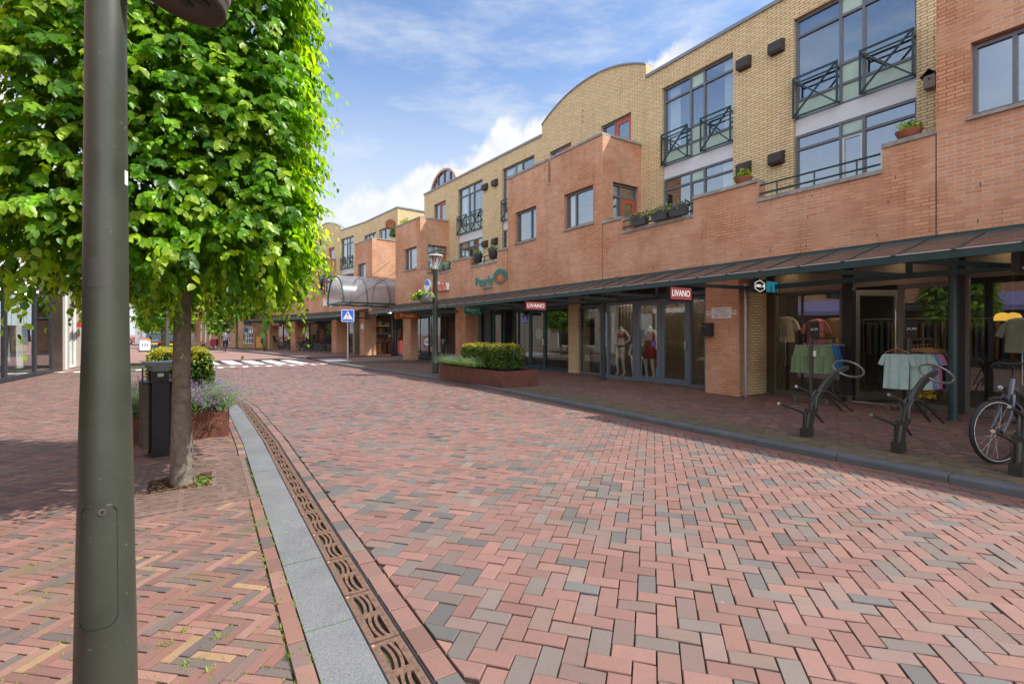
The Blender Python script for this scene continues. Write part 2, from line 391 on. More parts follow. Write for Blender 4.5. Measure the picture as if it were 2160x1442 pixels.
def strip(path, o0, o1, a, b, z, mb, step=2.0):       # flat ribbon along a path
    pa, pb = path.off(o0), path.off(o1)
    fa = [pa.L[min(range(len(path.L)), key=lambda i: abs(path.L[i]-x))] if False else x for x in path.sample(a, b, step)]
    P = []
    for x in fa:
        i = path.idx(x); f = (x-path.L[i])/(path.L[i+1]-path.L[i])
        la = pa.L[i]+f*(pa.L[i+1]-pa.L[i]); lb = pb.L[i]+f*(pb.L[i+1]-pb.L[i]); P.append((pa.pos(la), pb.pos(lb)))
    for (p, q), (p2, q2) in zip(P, P[1:]): mb.quad((p.x, p.y, z), (q.x, q.y, z), (q2.x, q2.y, z), (p2.x, p2.y, z))
    return mb
ROADPAL = [(.222, .120, .099, 4.2), (.206, .112, .093, 3.4), (.186, .126, .108, 2.4), (.152, .124, .110, 2.0), (.113, .105, .10, 1.1)]
LEFTPAL = [(.225, .112, .092, 3), (.20, .10, .084, 2.6), (.165, .108, .094, 2.4), (.120, .09, .087, 1.6), (.30, .19, .105, .28), (.25, .14, .112, 1.3)]
SIDEPAL = [(.22, .105, .085, 3), (.18, .085, .07, 2.6), (.15, .085, .075, 2.2), (.12, .085, .075, 1.4), (.26, .15, .10, .5)]
M_road = paver_mat('road_pavers'); M_lpav = paver_mat('left_clinkers', .8, (.10, .12, .035), .3); M_rpav = paver_mat('right_clinkers', .8, (.115, .105, .045), .45, .3)
M_edge = paver_mat('edge_pavers', .8, None, .45)
# ground sheet: brick-coloured paving of the town centre, out to the horizon
m, nt, out = newmat('plaza_paving'); tc = nt.nodes.new('ShaderNodeTexCoord'); bt = nt.nodes.new('ShaderNodeTexBrick'); nt.links.new(tc.outputs['Object'], bt.inputs['Vector'])
bt.inputs['Scale'].default_value = 1; bt.inputs['Brick Width'].default_value = .21; bt.inputs['Row Height'].default_value = .07; bt.inputs['Mortar Size'].default_value = .006
bt.inputs['Color1'].default_value = (.36, .19, .155, 1); bt.inputs['Color2'].default_value = (.26, .165, .145, 1); bt.inputs['Mortar'].default_value = (.12, .09, .075, 1)
bg = noise(nt, .25, 5, .65); c = mixc(nt, ramp(nt, bg.outputs[0], [(.4, (0,)*3), (.75, (.6,)*3)]).outputs[0], bt.outputs['Color'], (.22, .155, .135)); bsdf(nt, out, c, .85, 0, .3)
mb = MB(); mb.grid(lambda u, v: ((u-.5)*700, (v-.5)*700+150, -.022), 14, 14, False); struct('ground', mb, m)
M_bed = paint('joint_sand', (.03, .023, .018), 1, 0, .4, 25, .4)
mb = MB(); strip(DL, .1, 6.4, DL.L[1]-1, DL.L[9]+2, -.018, mb); struct('paving_bed', mb, M_bed)
M_mossbed = paint('mossy_joint_sand', (.045, .048, .022), 1, 0, .6, 5, .4)
mb = MB(); strip(DL, -1.6, .1, DL.L[1]-1, DL.L[9]+2, -.014, mb); strip(LB, .3, 4.6, 2, LB.L[2]+.5, -.0155, mb); struct('left_paving_bed', mb, M_mossbed)
rd = lambda P: sdist(DL, P)-.285
rk = lambda P: -.20-sdist(KR, P)
polys = herringbone(2, .1035, R(-16), (.13, .4), (-14, 9, .6, 25.2), [rd, rk]); struct_road = brickmesh('road', polys, pick(ROADPAL, len(polys)), M_road, joint=.0065, tilt=.0019)
dn = DL.L[1]; dnL = DL.L[7]+8
polys = rowof(DL, .172, .278, .206, dn, DL.L[8]); brickmesh('road_edge', polys, pick(ROADPAL, len(polys)), M_edge, joint=.005)
GUT = [(.20, .085, .055, 3), (.17, .08, .06, 2), (.14, .09, .075, 1)]
polys = rowof(KR, -.195, -.105, .21, 4, KR.L[9]-.3)+rowof(KR, -.10, -.012, .21, 4.1, KR.L[9]-.3); brickmesh('gutter', polys, pick(GUT, len(polys)), M_edge, joint=.004)
GC = Vector((-3.26, 4.85, 0)); GA = R(32)                   # tree grate centre and turn
def notgrate(P):
    q = P-np.array([GC.x, GC.y]); c, s = math.cos(GA), math.sin(GA); x = q[:, 0]*c+q[:, 1]*s; y = -q[:, 0]*s+q[:, 1]*c
    return np.maximum(np.abs(x)-.60, np.abs(y)-.88)
ld = lambda P: -.335-sdist(DL, P)
lb = lambda P: sdist(LB, P)-.05
polys = herringbone(4, .0525, R(-9.4), (-1.3, 2.0), (-18, .9, .5, 19), [ld, lb]); polys = [p for p in polys if notgrate(np.array([[sum(q[0] for q in p)/len(p), sum(q[1] for q in p)/len(p)]]))[0] > 0]
brickmesh('left_pavement', polys, pick(LEFTPAL, len(polys)), M_lpav, joint=.0065, tilt=.0012, cham=.004, near=6)
polys = [p for p in rowof(DL, -.328, -.246, .205, dn, DL.L[7]) if notgrate(np.array([[sum(q[0] for q in p)/4, sum(q[1] for q in p)/4]]))[0] > 0]; brickmesh('left_pavement_edge', polys, pick(LEFTPAL, len(polys)), M_lpav, joint=.005)
# blue-grey stone band beside the drain
m, nt, out = newmat('blue_stone'); f = noise(nt, 105, 2, .9); g = noise(nt, 3, 4)
c = mixc(nt, .62, ramp(nt, f.outputs[0], [(.36, (.045, .049, .052)), (.64, (.27, .277, .285))]).outputs[0], ramp(nt, g.outputs[0], [(.3, (.105, .11, .115)), (.7, (.17, .177, .183))]).outputs[0]); b = bsdf(nt, out, c, .75, 0, .4); bump(nt, b, f.outputs[0], .25, .003); M_stone = m
mb = MB(); xs = np.arange(dn-.36, DL.L[7]+9, .82)
for s in xs:
    pa, pb = DL.off(-.24), DL.off(-.004); q = [pa.pos(s+.003), pb.pos(s+.003), pb.pos(s+.817), pa.pos(s+.817)]; h = random.gauss(0, .001)+.002
    mb.prism([(p.x, p.y, -.03) for p in q], (0, 0, .03+h))
struct('stone_band', mb, M_stone)
# dark granite kerb in metre lengths, with a rounded nose; it drops away at the crossing
m, nt, out = newmat('dark_granite'); f = noise(nt, 240, 3, .8); g = noise(nt, 2.5, 4)
c = mixc(nt, .6, ramp(nt, f.outputs[0], [(.3, (.045, .049, .053)), (.7, (.165, .172, .18))]).outputs[0], ramp(nt, g.outputs[0], [(.3, (.068, .073, .078)), (.7, (.12, .127, .134))]).outputs[0]); bsdf(nt, out, c, .6, 0, .45); M_gran = m
mb = MB(); prof = [(0, -.03), (.012, .055), (.022, .072), (.045, PZ), (.17, PZ), (.17, -.03)]
def kerbrun(a, b):
    for s in np.arange(a, b-.02, 1.0):
        e = min(s+.994, b); P = []
        for x in (s, e): p = KR.pos(x); n = KR.nrm(x); P.append([(p.x+n.x*o, p.y+n.y*o, z) for o, z in prof])
        k = len(prof); mb.add(P[0]+P[1], [[i, k+i, k+(i+1) % k, (i+1) % k] for i in range(k)]+[list(range(k)), list(range(k, 2*k))[::-1]])
kerbrun(3, KR.L[9]+.1); kerbrun(KR.L[10]+.4, KR.L[13]-1)
struct('kerb', mb, M_gran)
# right pavement (raised), clinkers in herringbone up to the shops
kr = lambda P: sdist(KR, P)-.178
fr = lambda P: 1.3-sdist(FAC, P)
polys = herringbone(4, .0525, R(12), (3, 8), (-9, 9.5, 2.0, 23), [kr, fr]); ce_ = np.array([[sum(q[0] for q in p)/len(p), sum(q[1] for q in p)/len(p)] for p in polys]); f_ = np.clip(1.15-sdist(KR, ce_)/1.1+RNG.normal(0, .12, len(polys)), 0, .85)[:, None]; cl_ = pick(SIDEPAL, len(polys)); cl_ = cl_*(1-f_)+np.array([.125, .105, .062])*(.75+.5*RNG.random((len(polys), 1)))*f_
brickmesh('right_pavement', polys, cl_, M_rpav, z=PZ, joint=.004, tilt=.0015, near=5)
M_sidebed = paint('pavement_bed', (.07, .055, .042), 1, 0, .35, 20, .3)
mb = MB(); strip(KR, .15, 9.5, 2, KR.L[9]+.3, PZ-.011, mb, 1.5); struct('right_pavement_bed', mb, M_sidebed)
m = paint('far_clinkers', (.20, .115, .095), .85, 0, .25, 8); mb = MB(); strip(KR, .16, 16, KR.L[9]+.3, KR.L[10]+.3, .03, mb); strip(KR, .16, 22, KR.L[10]+.3, KR.L[13]-1, PZ-.004, mb); struct('far_pavement', mb, m)
# crossing: white stripes along the street, a line with teeth across it
M_mark = paint('road_paint', (.74, .74, .72), .7, 0, .12, 9)
mb = MB()
def stripe(p, t, L, w, z=.006):
    n = Vector((t.y, -t.x, 0)); mb.prism([p-n*w/2, p+n*w/2, p+n*w/2+t*L, p-n*w/2+t*L], (0, 0, .0015)) if False else mb.quad(*[Vector((q.x, q.y, z)) for q in (p-n*w/2, p+n*w/2, p+n*w/2+t*L, p-n*w/2+t*L)])
A0, A1 = gp(455, 774.5), gp(693, 767.2); ax = (A1-A0).normalized(); ct = Vector((-.60, .80, 0))
for u, v in ((500, 768.6), (548, 767.9), (595, 767.4), (640, 766.8), (452, 769.2), (404, 770)):
    stripe(gp(u, v), ct, 3.9, .52)
stripe(gp(718, 761.6, .03), ct, 1.9, 1.2, .036)
n2 = Vector((ax.y, -ax.x, 0)); q0 = A0-ax*7; L = (A1-q0).length
mb.quad(*[Vector((q.x, q.y, .0065)) for q in (q0, A1, A1-n2*.13, q0-n2*.13)])
k = 0
while k*.47 < L:
    p = q0+ax*(k*.47); w = .2; l = .62 if k % 2 else .28; e = -ct*l
    mb.quad(*[Vector((q.x, q.y, .0065)) for q in (p+e, p+ax*w+e, p+ax*w-n2*.005, p-n2*.005)]); k += 1
struct('crossing_markings', mb, M_mark)
mb = MB(); P = [gp(700, 769), gp(700, 762)]
# ---------------------------------------------------------------- cast-iron drain grates, each its own thing
m, nt, out = newmat('rusty_cast_iron'); f = noise(nt, 30, 5, .7); c = ramp(nt, f.outputs[0], [(.3, (.08, .05, .038)), (.55, (.165, .10, .072)), (.75, (.25, .15, .105))]); b = bsdf(nt, out, c.outputs[0], .8, .1, .3); bump(nt, b, noise(nt, 120, 3).outputs[0], .3, .003); M_rust = m
mb = MB(); strip(DL, 0, .165, dn-1, DL.L[8], -.14, mb); mb2 = MB()
for o in (0.0, .158): strip(DL, o, o+.010, dn-1, DL.L[8], .001, mb)
struct('drain_channel', mb, M_black)
g = MB(); Lg, Wg = .488, .146; T0, T1 = -.022, 0.0
for y in (-Wg/2, Wg/2-.018): g.box(-Lg/2, Lg/2, y, y+.018, T0, T1)
for x, w in ((-Lg/2, .03), (Lg/2-.03, .03), (-.022, .044)): g.box(x, x+w, -Wg/2+.018, Wg/2-.018, T0, T1-.001)
for y in (-Wg/2+.018, Wg/2-.034):
    for a, b in ((-Lg/2+.03, -.022), (.022, Lg/2-.03)): g.box(a, b, y, y+.016, T0, T1-.001)
for cx, sg in ((-.118, 1), (.118, -1)):
    for j in range(-1, 2, 2):
        y0 = j*.0150; pts = [(cx-.100+.200*i/8, y0+sg*.016*(1-((i-4)/4)**2)-.006*sg, -.008) for i in range(9)]
        for a, b in zip(pts, pts[1:]): g.bar(a, b, .0155, .016)
g_me = finish('drain_grate', g, M_rust); bolt = MB().box(-Lg/2+.008, -Lg/2+.022, -Wg/2+.004, -Wg/2+.016, T1, T1+.001); bolt_me = finish('paint_dot', bolt, paint('pink_paint_dot', (.75, .28, .2), .7))
s = dn-.2; i = 0
while s < DL.L[7]+3.0:
    p = DL.off(.079).pos(s+.25); t = DL.tan(s+.25)
    o = link('drain_grate', g_me); o.location = (p.x, p.y, .002+.001*math.sin(i*7)); o.rotation_euler = (0, 0, math.atan2(t.y, t.x)+R(180))
    tag(o, 'rusty cast-iron drain grate with curved slots beside the blue-grey stone band', 'drain grate', 'drain grates in a row along the stone band')
    if i < 14: link('paint_dot', bolt_me, o)
    s += .5; i += 1
# weeds growing in the joints of the left pavement
V = []; Fc = []; T = []
def blades(x, y, n, h, sp):
    for _ in range(n):
        a = random.uniform(0, 6.28); r = random.random()*sp; px, py = x+r*math.cos(a), y+r*math.sin(a); b = random.uniform(0, 6.28); l = h*random.uniform(.5, 1.2); w = random.uniform(.0025, .006)
        o = len(V); dx, dy = math.cos(b), math.sin(b)
        V.extend([(px-dy*w, py+dx*w, -.006), (px+dy*w, py-dx*w, -.006), (px+dx*l*.8, py+dy*l*.8, l*random.uniform(.4, 1))]); Fc.append([o, o+1, o+2]); T.append((random.uniform(.14, .30), random.uniform(.25, .38), .04))
for _ in range(1150):
    y = 1.6+abs(random.gauss(0, 1.3)); s = DL.hit(U0-1)if False else None
    x = random.uniform(-3.2, -.6); P = np.array([[x, y]])
    if ld(P)[0] < -.1 or notgrate(P)[0] < 0: continue
    c, q = math.cos(R(-9.4)), math.sin(R(-9.4)); gx = ((x+1.3)*c+(y-2)*q); gy = (-(x+1.3)*q+(y-2)*c)
    if random.random() < .5: gx = round(gx/.0525)*.0525
    else: gy = round(gy/.0525)*.0525
    blades(gx*c-gy*q-1.3, gx*q+gy*c+2, random.randint(3, 12), random.uniform(.004, .010), random.uniform(.006, .024))
for s in np.arange(dn, dn+8, .035):
    if random.random() < .55: p = DL.off(-.243-.09*(random.random() < .45)).pos(s); blades(p.x, p.y, random.randint(3, 10), .015, .016)
for s in np.arange(dn-.36, dn+7, .82):
    for q in range(14):
        p = DL.off(-.24*random.random()).pos(s); blades(p.x, p.y, 3, .01, .01)
for u, v in ((440, 1415), (345, 1360), (385, 1330), (460, 1345), (500, 1270), (390, 1400)): p = gp(u, v); blades(p.x, p.y, 22, .022, .035)
me = bpy.data.meshes.new('weeds'); me.from_pydata(V, [], Fc); me.materials.append(M_herb); settint(me, np.array(T)); me.update(); tag(link('weeds', me), 'low green weeds and moss growing in the joints of the left pavement', 'weeds', None, 'stuff')
# ================================================================= FOLIAGE
LT = np.array([(0, 0, 0), (.22, .36, .05), (.62, .34, .03), (1, 0, -.10), (.62, -.34, .03), (.22, -.36, .05), (.25, 0, -.03), (.64, 0, -.03)])
LF = [(0, 5, 6), (0, 6, 1), (5, 4, 7, 6), (6, 7, 2, 1), (4, 3, 7), (7, 3, 2)]
def leafmesh(name, C, A, Nn, S, cols, mat, wid=1.0, tpl=LT, tf=LF):
    n = len(C); A = A/np.linalg.norm(A, axis=1, keepdims=True); Nn = Nn-A*(Nn*A).sum(1, keepdims=True); Nn /= np.maximum(np.linalg.norm(Nn, axis=1, keepdims=True), 1e-6); B = np.cross(Nn, A)
    t = tpl[None]*S[:, None, None]; V = C[:, None]+t[..., :1]*A[:, None]+t[..., 1:2]*B[:, None]*wid+t[..., 2:]*Nn[:, None]
    k = len(tpl); o = (np.arange(n)*k)[:, None]
    tri = [f for f in tf if len(f) == 3]; qd = [f for f in tf if len(f) == 4]
    me = bpy.data.meshes.new(name); me.vertices.add(n*k); me.vertices.foreach_set('co', V.astype(np.float32).ravel())
    idx = []; tot = []; fcol = []
    for f in tf: idx.append((o+np.array(f)[None]))
    order = np.concatenate([np.concatenate([i[q] for i in idx]) for q in range(0)]) if False else None
    li = []; ls = []
    for f, i in zip(tf, idx): li.append(i.ravel()); ls.append(np.full(n, len(f))); fcol.append(cols)
    li = np.concatenate(li); ls = np.concatenate(ls); fc = np.concatenate(fcol)
    me.loops.add(len(li)); me.loops.foreach_set('vertex_index', li.astype(np.int32))
    me.polygons.add(len(ls)); st = np.concatenate([[0], np.cumsum(ls)[:-1]]); me.polygons.foreach_set('loop_start', st.astype(np.int32)); me.polygons.foreach_set('loop_total', ls.astype(np.int32))
    me.polygons.foreach_set('use_smooth', np.ones(len(ls), bool)); me.materials.append(mat); me.update(calc_edges=True); me.validate(); settint(me, fc[:len(me.polygons)]); return me
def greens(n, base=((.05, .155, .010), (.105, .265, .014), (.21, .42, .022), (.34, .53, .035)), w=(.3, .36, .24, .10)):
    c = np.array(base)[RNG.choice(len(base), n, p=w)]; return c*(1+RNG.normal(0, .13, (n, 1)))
def crown(name, hx, hy, z0, z1, nsh, leaf, mat, rnd=.35, inner=2500, per=9, bands=9, seed=1):
    r = np.random.default_rng(seed); zc, hz_ = (z0+z1)/2, (z1-z0)/2
    ar = np.array([hy*hz_]*2+[hx*hz_]*2+[hx*hy]*2); face = r.choice(6, nsh, p=ar/ar.sum()); u = r.uniform(-1, 1, (nsh, 3)); out = np.zeros((nsh, 3))
    for k in range(6): m_ = face == k; ax_ = k//2; sg = 1 if k % 2 else -1; u[m_, ax_] = sg; out[m_, ax_] = sg
    # soften the box corners, lump the surface, gather shoots into layered sprays
    rr = np.linalg.norm(u[:, :2], axis=1); u[:, :2] *= np.minimum(1, 1.24/np.maximum(rr, 1e-6))[:, None]
    rr3 = np.linalg.norm(u, axis=1); u *= np.minimum(1, 1.46/rr3)[:, None]
    lump = .05*np.sin(u[:, 0]*7+1.3+seed)+.06*np.sin(u[:, 2]*9+u[:, 1]*5+seed)+.04*np.sin(u[:, 1]*11+u[:, 0]*6)
    side = (face < 4); zz = u[:, 2]; q = np.round((zz+.06*np.sin(u[:, 0]*4+u[:, 1]*3))*bands)/bands; u[:, 2] = np.where(side, zz*.28+q*.72+r.normal(0, .016, nsh), zz)
    depth = r.exponential(.09, nsh); P = u*np.array([hx, hy, hz_])*(1-depth+lump)[:, None]; P[:, 2] += zc
    tang = r.normal(0, .5, (nsh, 3)); tang[:, 2] *= .4; D = out+tang; D[:, 2] += np.where(side, .10, 0); D /= np.linalg.norm(D, axis=1, keepdims=True)
    hang = r.random(nsh) < .022; D[hang] = out[hang]*.35+np.array([0, 0, -1.0]); D /= np.linalg.norm(D, axis=1, keepdims=True)
    L = r.uniform(.16, .46, nsh)*hx/1.4*(1+.75*(r.random(nsh) < .13)); C = []; A = []; Nn = []; S = []; K = []
    young = (r.random(nsh) < .2) | hang; tone = r.normal(0, .22, nsh); base = greens(nsh)
    for j in range(per):
        t = (j+.5)/per; pos = P+D*(L*t)[:, None]; pos[:, 2] -= L*(.55*t*t); sd = 1 if j % 2 else -1
        S_ = np.cross(D, [0, 0, 1.0]); S_ /= np.maximum(np.linalg.norm(S_, axis=1, keepdims=True), 1e-6)
        a = D*.45+S_*(sd*.65)+r.normal(0, .25, (nsh, 3)); a[:, 2] -= r.uniform(.5, 1.4, nsh)
        nm = out*.55+D*.2+r.normal(0, .28, (nsh, 3)); nm[:, 2] += .75
        C.append(pos); A.append(a); Nn.append(nm); S.append(leaf*r.uniform(.7, 1.25, nsh)*(1-.35*(t > .8)))
        c = base*(1+tone[:, None]*.5)*(1+r.normal(0, .1, (nsh, 1))); y = young & (t > .45); c[y] = c[y]*.3+np.array([.33, .48, .05])*.7; K.append(c)
    if inner:
        ui = r.uniform(-.86, .86, (inner, 3)); rr = np.linalg.norm(ui[:, :2], axis=1); ui[:, :2] *= np.minimum(1, 1.02/np.maximum(rr, 1e-6))[:, None]
        C.append(ui*np.array([hx, hy, hz_])+np.array([0, 0, zc])); A.append(r.normal(0, 1, (inner, 3))); Nn.append(r.normal(0, 1, (inner, 3))+np.array([0, 0, 1])); S.append(leaf*r.uniform(1.1, 1.9, inner)); K.append(greens(inner, ((.03, .085, .01), (.05, .12, .012)), (.5, .5)))  # shade of the crown's gaps put into a darker inner leaf colour
    return leafmesh(name, np.concatenate(C), np.concatenate(A), np.concatenate(Nn), np.concatenate(S), np.clip(np.concatenate(K), .004, 1), mat, .84)
def trunk_mb(h, r0, r1, limbs, sd=3):
    rnd = random.Random(sd); mb = MB(); n = 10
    pts = [(math.sin(i*.9+sd)*.012, math.cos(i*1.3+sd)*.012, h*i/n) for i in range(n+1)]; pts[0] = (0, 0, -.05)
    rs = [r0*(1.28 if i == 0 else 1.10 if i == 1 else 1)+(r1-r0)*i/n for i in range(n+1)]; mb.tube(pts, rs, 18)
    for k in range(limbs):
        z = h*rnd.uniform(.6, .98); a = k*2.4+rnd.random(); l = rnd.uniform(.7, 1.25); c, s_ = math.cos(a), math.sin(a)
        mb.tube([(0, 0, z-.05), (c*l*.35, s_*l*.35, z+.12), (c*l*.7, s_*l*.7, z+.18), (c*l, s_*l, z+.3)], [r1*.5, r1*.36, r1*.24, r1*.1], 6)
    return mb
# ---- foreground tree: a lime clipped into a box, in an iron grate
TZ = (2.10, 5.2)
t1 = thing('lime_tree', 'large box-clipped lime tree growing from the iron grate behind the grey lamp post', 'tree', (GC.x+.02, GC.y, 0), R(25))
part('trunk', trunk_mb(4.7, .086, .05, 14), M_bark, t1)
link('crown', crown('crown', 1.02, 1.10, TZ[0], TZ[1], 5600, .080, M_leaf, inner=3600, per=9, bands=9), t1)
# tree grate: two halves of parallel bars round a square opening
M_grate = paint('brown_cast_iron', (.17, .112, .09), .75, .1, .35, 12, .3)
tg = thing('tree_grate', 'square rusty cast-iron tree grate of parallel bars round the lime tree trunk', 'tree grate', (GC.x, GC.y, 0), GA)
for sg in (-1, 1):
    g = MB(); hx, hy, ho = .60, .90, .30; yy = lambda a, b: (a, b) if sg > 0 else (-b, -a)
    g.box(-hx, hx, *yy(hy-.06, hy), -.03, .004)
    for x in (-hx, hx-.05): g.box(x, x+.05, *yy(.002, hy-.06), -.03, .004)
    for x in (-ho, ho-.04): g.box(x, x+.04, *yy(.002, ho), -.03, .005)
    g.box(-ho+.04, ho-.04, *yy(ho-.04, ho), -.03, .005)
    for k in range(13):
        y = .012+k*.0645; e = min(y+.037, hy-.062)
        if y > ho: g.box(-hx+.05, hx-.05, *yy(y, e), -.045, .002)
        else: g.box(-hx+.05, -ho, *yy(y, e), -.045, .002); g.box(ho, hx-.05, *yy(y, e), -.045, .002)
    for x in (-.36, .0, .34): g.box(x, x+.04, *yy(ho+.001, hy-.061), -.027, .0008)
    g.box(.30, .46, *yy(.56, .66), -.02, .0035)
    part('grate_half', g, M_grate, tg)
mb = MB(); mb.grid(lambda u, v: ((u-.5)*1.19, (v-.5)*1.79, -.012 if max(abs(u-.5)*1.19, abs(v-.5)*1.79) < .30 else -.15), 36, 48, False); part('soil', mb, M_soil, tg)
r = np.random.default_rng(5); n = 420
P = np.stack([r.uniform(-.27, .27, n), r.uniform(-.27, .27, n), np.full(n, -.008)], 1); P[:, 2] += r.uniform(0, .02, n); dd = r.normal(0, 1, (n, 3)); dd[:, 2] *= .15
me = leafmesh('leaf_litter', P, dd, r.normal(0, .3, (n, 3))+[0, 0, 1], r.uniform(.015, .05, n), np.array([(.16, .09, .05)])*(1+r.normal(0, .35, (n, 1))), M_herb); o = link('leaf_litter', me); o.matrix_world = tr(GC.x, GC.y, 0) @ rotz(GA)
tag(o, 'brown dead leaves and bark chips lying at the foot of the tree trunk', 'leaf litter', None, 'stuff')
n = 170; P = np.stack([r.normal(.19, .04, n), r.normal(-.04, .09, n), np.full(n, -.02)], 1); dd = r.normal(0, 1, (n, 3)); dd[:, 2] = np.abs(dd[:, 2])+.5
me = leafmesh('weed_clump', P, dd, r.normal(0, .5, (n, 3))+[0, 0, 1], r.uniform(.025, .055, n), greens(n, ((.09, .19, .025), (.15, .26, .04)), (.5, .5)), M_herb); o = link('weed_clump', me); o.matrix_world = tr(GC.x, GC.y, 0) @ rotz(GA)
tag(o, 'bright green weed clump sprouting at the right of the tree trunk', 'weeds')
# ---- planters with clipped hedge and catmint
def hedge(label, M, lx, ly, z0, z1, n, seed, loc, rz, lf=.034):
    r = np.random.default_rng(seed); f = r.choice(5, n, p=[.12, .12, .27, .27, .22]); u = r.uniform(-1, 1, (n, 3)); o = np.zeros((n, 3))
    for k in range(4): m_ = f == k; u[m_, k//2] = 1 if k % 2 else -1; o[m_, k//2] = 1 if k % 2 else -1
    m_ = f == 4; u[m_, 2] = 1; o[m_, 2] = 1
    l = 1+.05*np.sin(u[:, 0]*9+seed)+.045*np.sin(u[:, 2]*6+u[:, 0]*13)+.04*np.sin(u[:, 1]*7+u[:, 0]*4); u *= (l-r.exponential(.055, n))[:, None]
    rr = np.linalg.norm(u*np.array([.6, 1, 1]), axis=1); u *= np.minimum(1, 1.33/rr)[:, None]
    P = u*np.array([lx/2, ly/2, (z1-z0)/2]); P[:, 2] += (z0+z1)/2; a = o*.8+r.normal(0, .7, (n, 3)); a[:, 2] += .4; top = np.clip((P[:, 2]-(z0+(z1-z0)*.72))/(.28*(z1-z0)), 0, 1)
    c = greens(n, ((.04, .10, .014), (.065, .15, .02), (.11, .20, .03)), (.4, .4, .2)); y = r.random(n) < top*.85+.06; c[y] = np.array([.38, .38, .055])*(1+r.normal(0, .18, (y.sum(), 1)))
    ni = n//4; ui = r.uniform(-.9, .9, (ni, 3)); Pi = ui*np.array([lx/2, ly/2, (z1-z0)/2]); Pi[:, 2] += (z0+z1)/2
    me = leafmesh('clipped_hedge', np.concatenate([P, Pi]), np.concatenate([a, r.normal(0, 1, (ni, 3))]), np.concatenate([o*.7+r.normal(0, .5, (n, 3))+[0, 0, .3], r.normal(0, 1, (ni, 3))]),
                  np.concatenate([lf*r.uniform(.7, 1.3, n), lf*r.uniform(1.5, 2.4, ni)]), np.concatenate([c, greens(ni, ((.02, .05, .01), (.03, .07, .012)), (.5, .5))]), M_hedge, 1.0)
    o = link('clipped_hedge', me); o.location = loc; o.rotation_euler = (0, 0, rz); return tag(o, label, 'hedge')
def catmint(label, pts, n, h, loc, rz, seed, purple=.5):       # arching stems with grey-green leaves and purple flower spikes
    r = np.random.default_rng(seed); C = []; A = []; Nn = []; S = []; K = []
    for i in range(n):
        bx, by, bz, ox, oy = pts[r.integers(len(pts))]; b = np.array([bx+r.normal(0, .10), by+r.normal(0, .10), bz]); a = np.array([ox+r.normal(0, .55), oy+r.normal(0, .55), 0]); hh = h*r.uniform(.55, 1.15); ln = hh*r.uniform(.4, 1.1); fl = r.random() < purple
        for j in range(13):
            t = (j+1)/13; p = b+a*ln*t*t*.8+np.array([0, 0, hh*(t-.42*t*t*np.linalg.norm(a))])
            if fl and t > .62:
                for q in range(4): C.append(p+r.normal(0, .006, 3)); A.append(r.normal(0, 1, 3)); S.append(r.uniform(.010, .019)); K.append(np.array([.30, .20, .55])*r.uniform(.6, 1.35))
            else:
                for sd in (-1, 1): C.append(p); A.append(np.array([sd*r.uniform(.3, 1), r.normal(0, .7), r.uniform(-.2, .6)])); S.append(r.uniform(.016, .034)*(1.25-t*.6)); K.append(np.array([.13, .26, .055])*r.uniform(.6, 1.4)+np.array([.025, .02, .03]))
    n2 = len(C); me = leafmesh('catmint', np.array(C), np.array(A), r.normal(0, .5, (n2, 3))+[0, 0, 1], np.array(S), np.array(K), M_herb, .75, LT[[0, 1, 3, 5]]*np.array([1, 1.1, 1]), [(0, 3, 2), (0, 2, 1)])
    o = link('catmint', me); o.location = loc; o.rotation_euler = (0, 0, rz); return tag(o, label, 'plant')
def planter(label, c, rz, lx, ly, z0, h):
    t = thing('planter', label, 'planter', (c.x, c.y, z0), rz); b = MB(); w = .02
    for y in (-ly/2, ly/2-w): b.box(-lx/2, lx/2, y, y+w, -.02, h)
    for x in (-lx/2, lx/2-w): b.box(x, x+w, -ly/2+w, ly/2-w, -.02, h)
    part('planter_box', b, M_corten, t); s = MB(); s.grid(lambda u, v: ((u-.5)*(lx-.05), (v-.5)*(ly-.05), h-.05+.02*math.sin(u*17)*math.cos(v*9)), 20, 10); part('soil', s, M_soil, t); return t
# left planter (behind the bin), long axis along the street
LA = math.atan2(.82, -.57); c0 = Vector((-4.525, 6.76, 0)); ld_ = Vector((math.cos(LA), math.sin(LA), 0)); PLc = c0+ld_*1.55
planter('brown rusted steel planter behind the litter bin, full of catmint round a rounded hedge', PLc, LA, 3.1, 1.13, 0, .40)
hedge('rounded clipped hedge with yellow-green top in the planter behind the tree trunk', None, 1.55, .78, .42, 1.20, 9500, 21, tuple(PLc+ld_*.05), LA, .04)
ring = [(x, y, .36, 0, (1 if y > 0 else -1)*.8) for x in np.linspace(-1.45, 1.45, 12) for y in (-.43, .43)]+[(-1.4, y, .36, -.9, 0) for y in np.linspace(-.45, .45, 10)]*3+[(-1.15, y, .36, -.5, 0) for y in np.linspace(-.45, .45, 6)]*2
catmint('purple flowering catmint spilling over the planter behind the litter bin', ring, 2300, .50, tuple(PLc), LA, 3, .45)
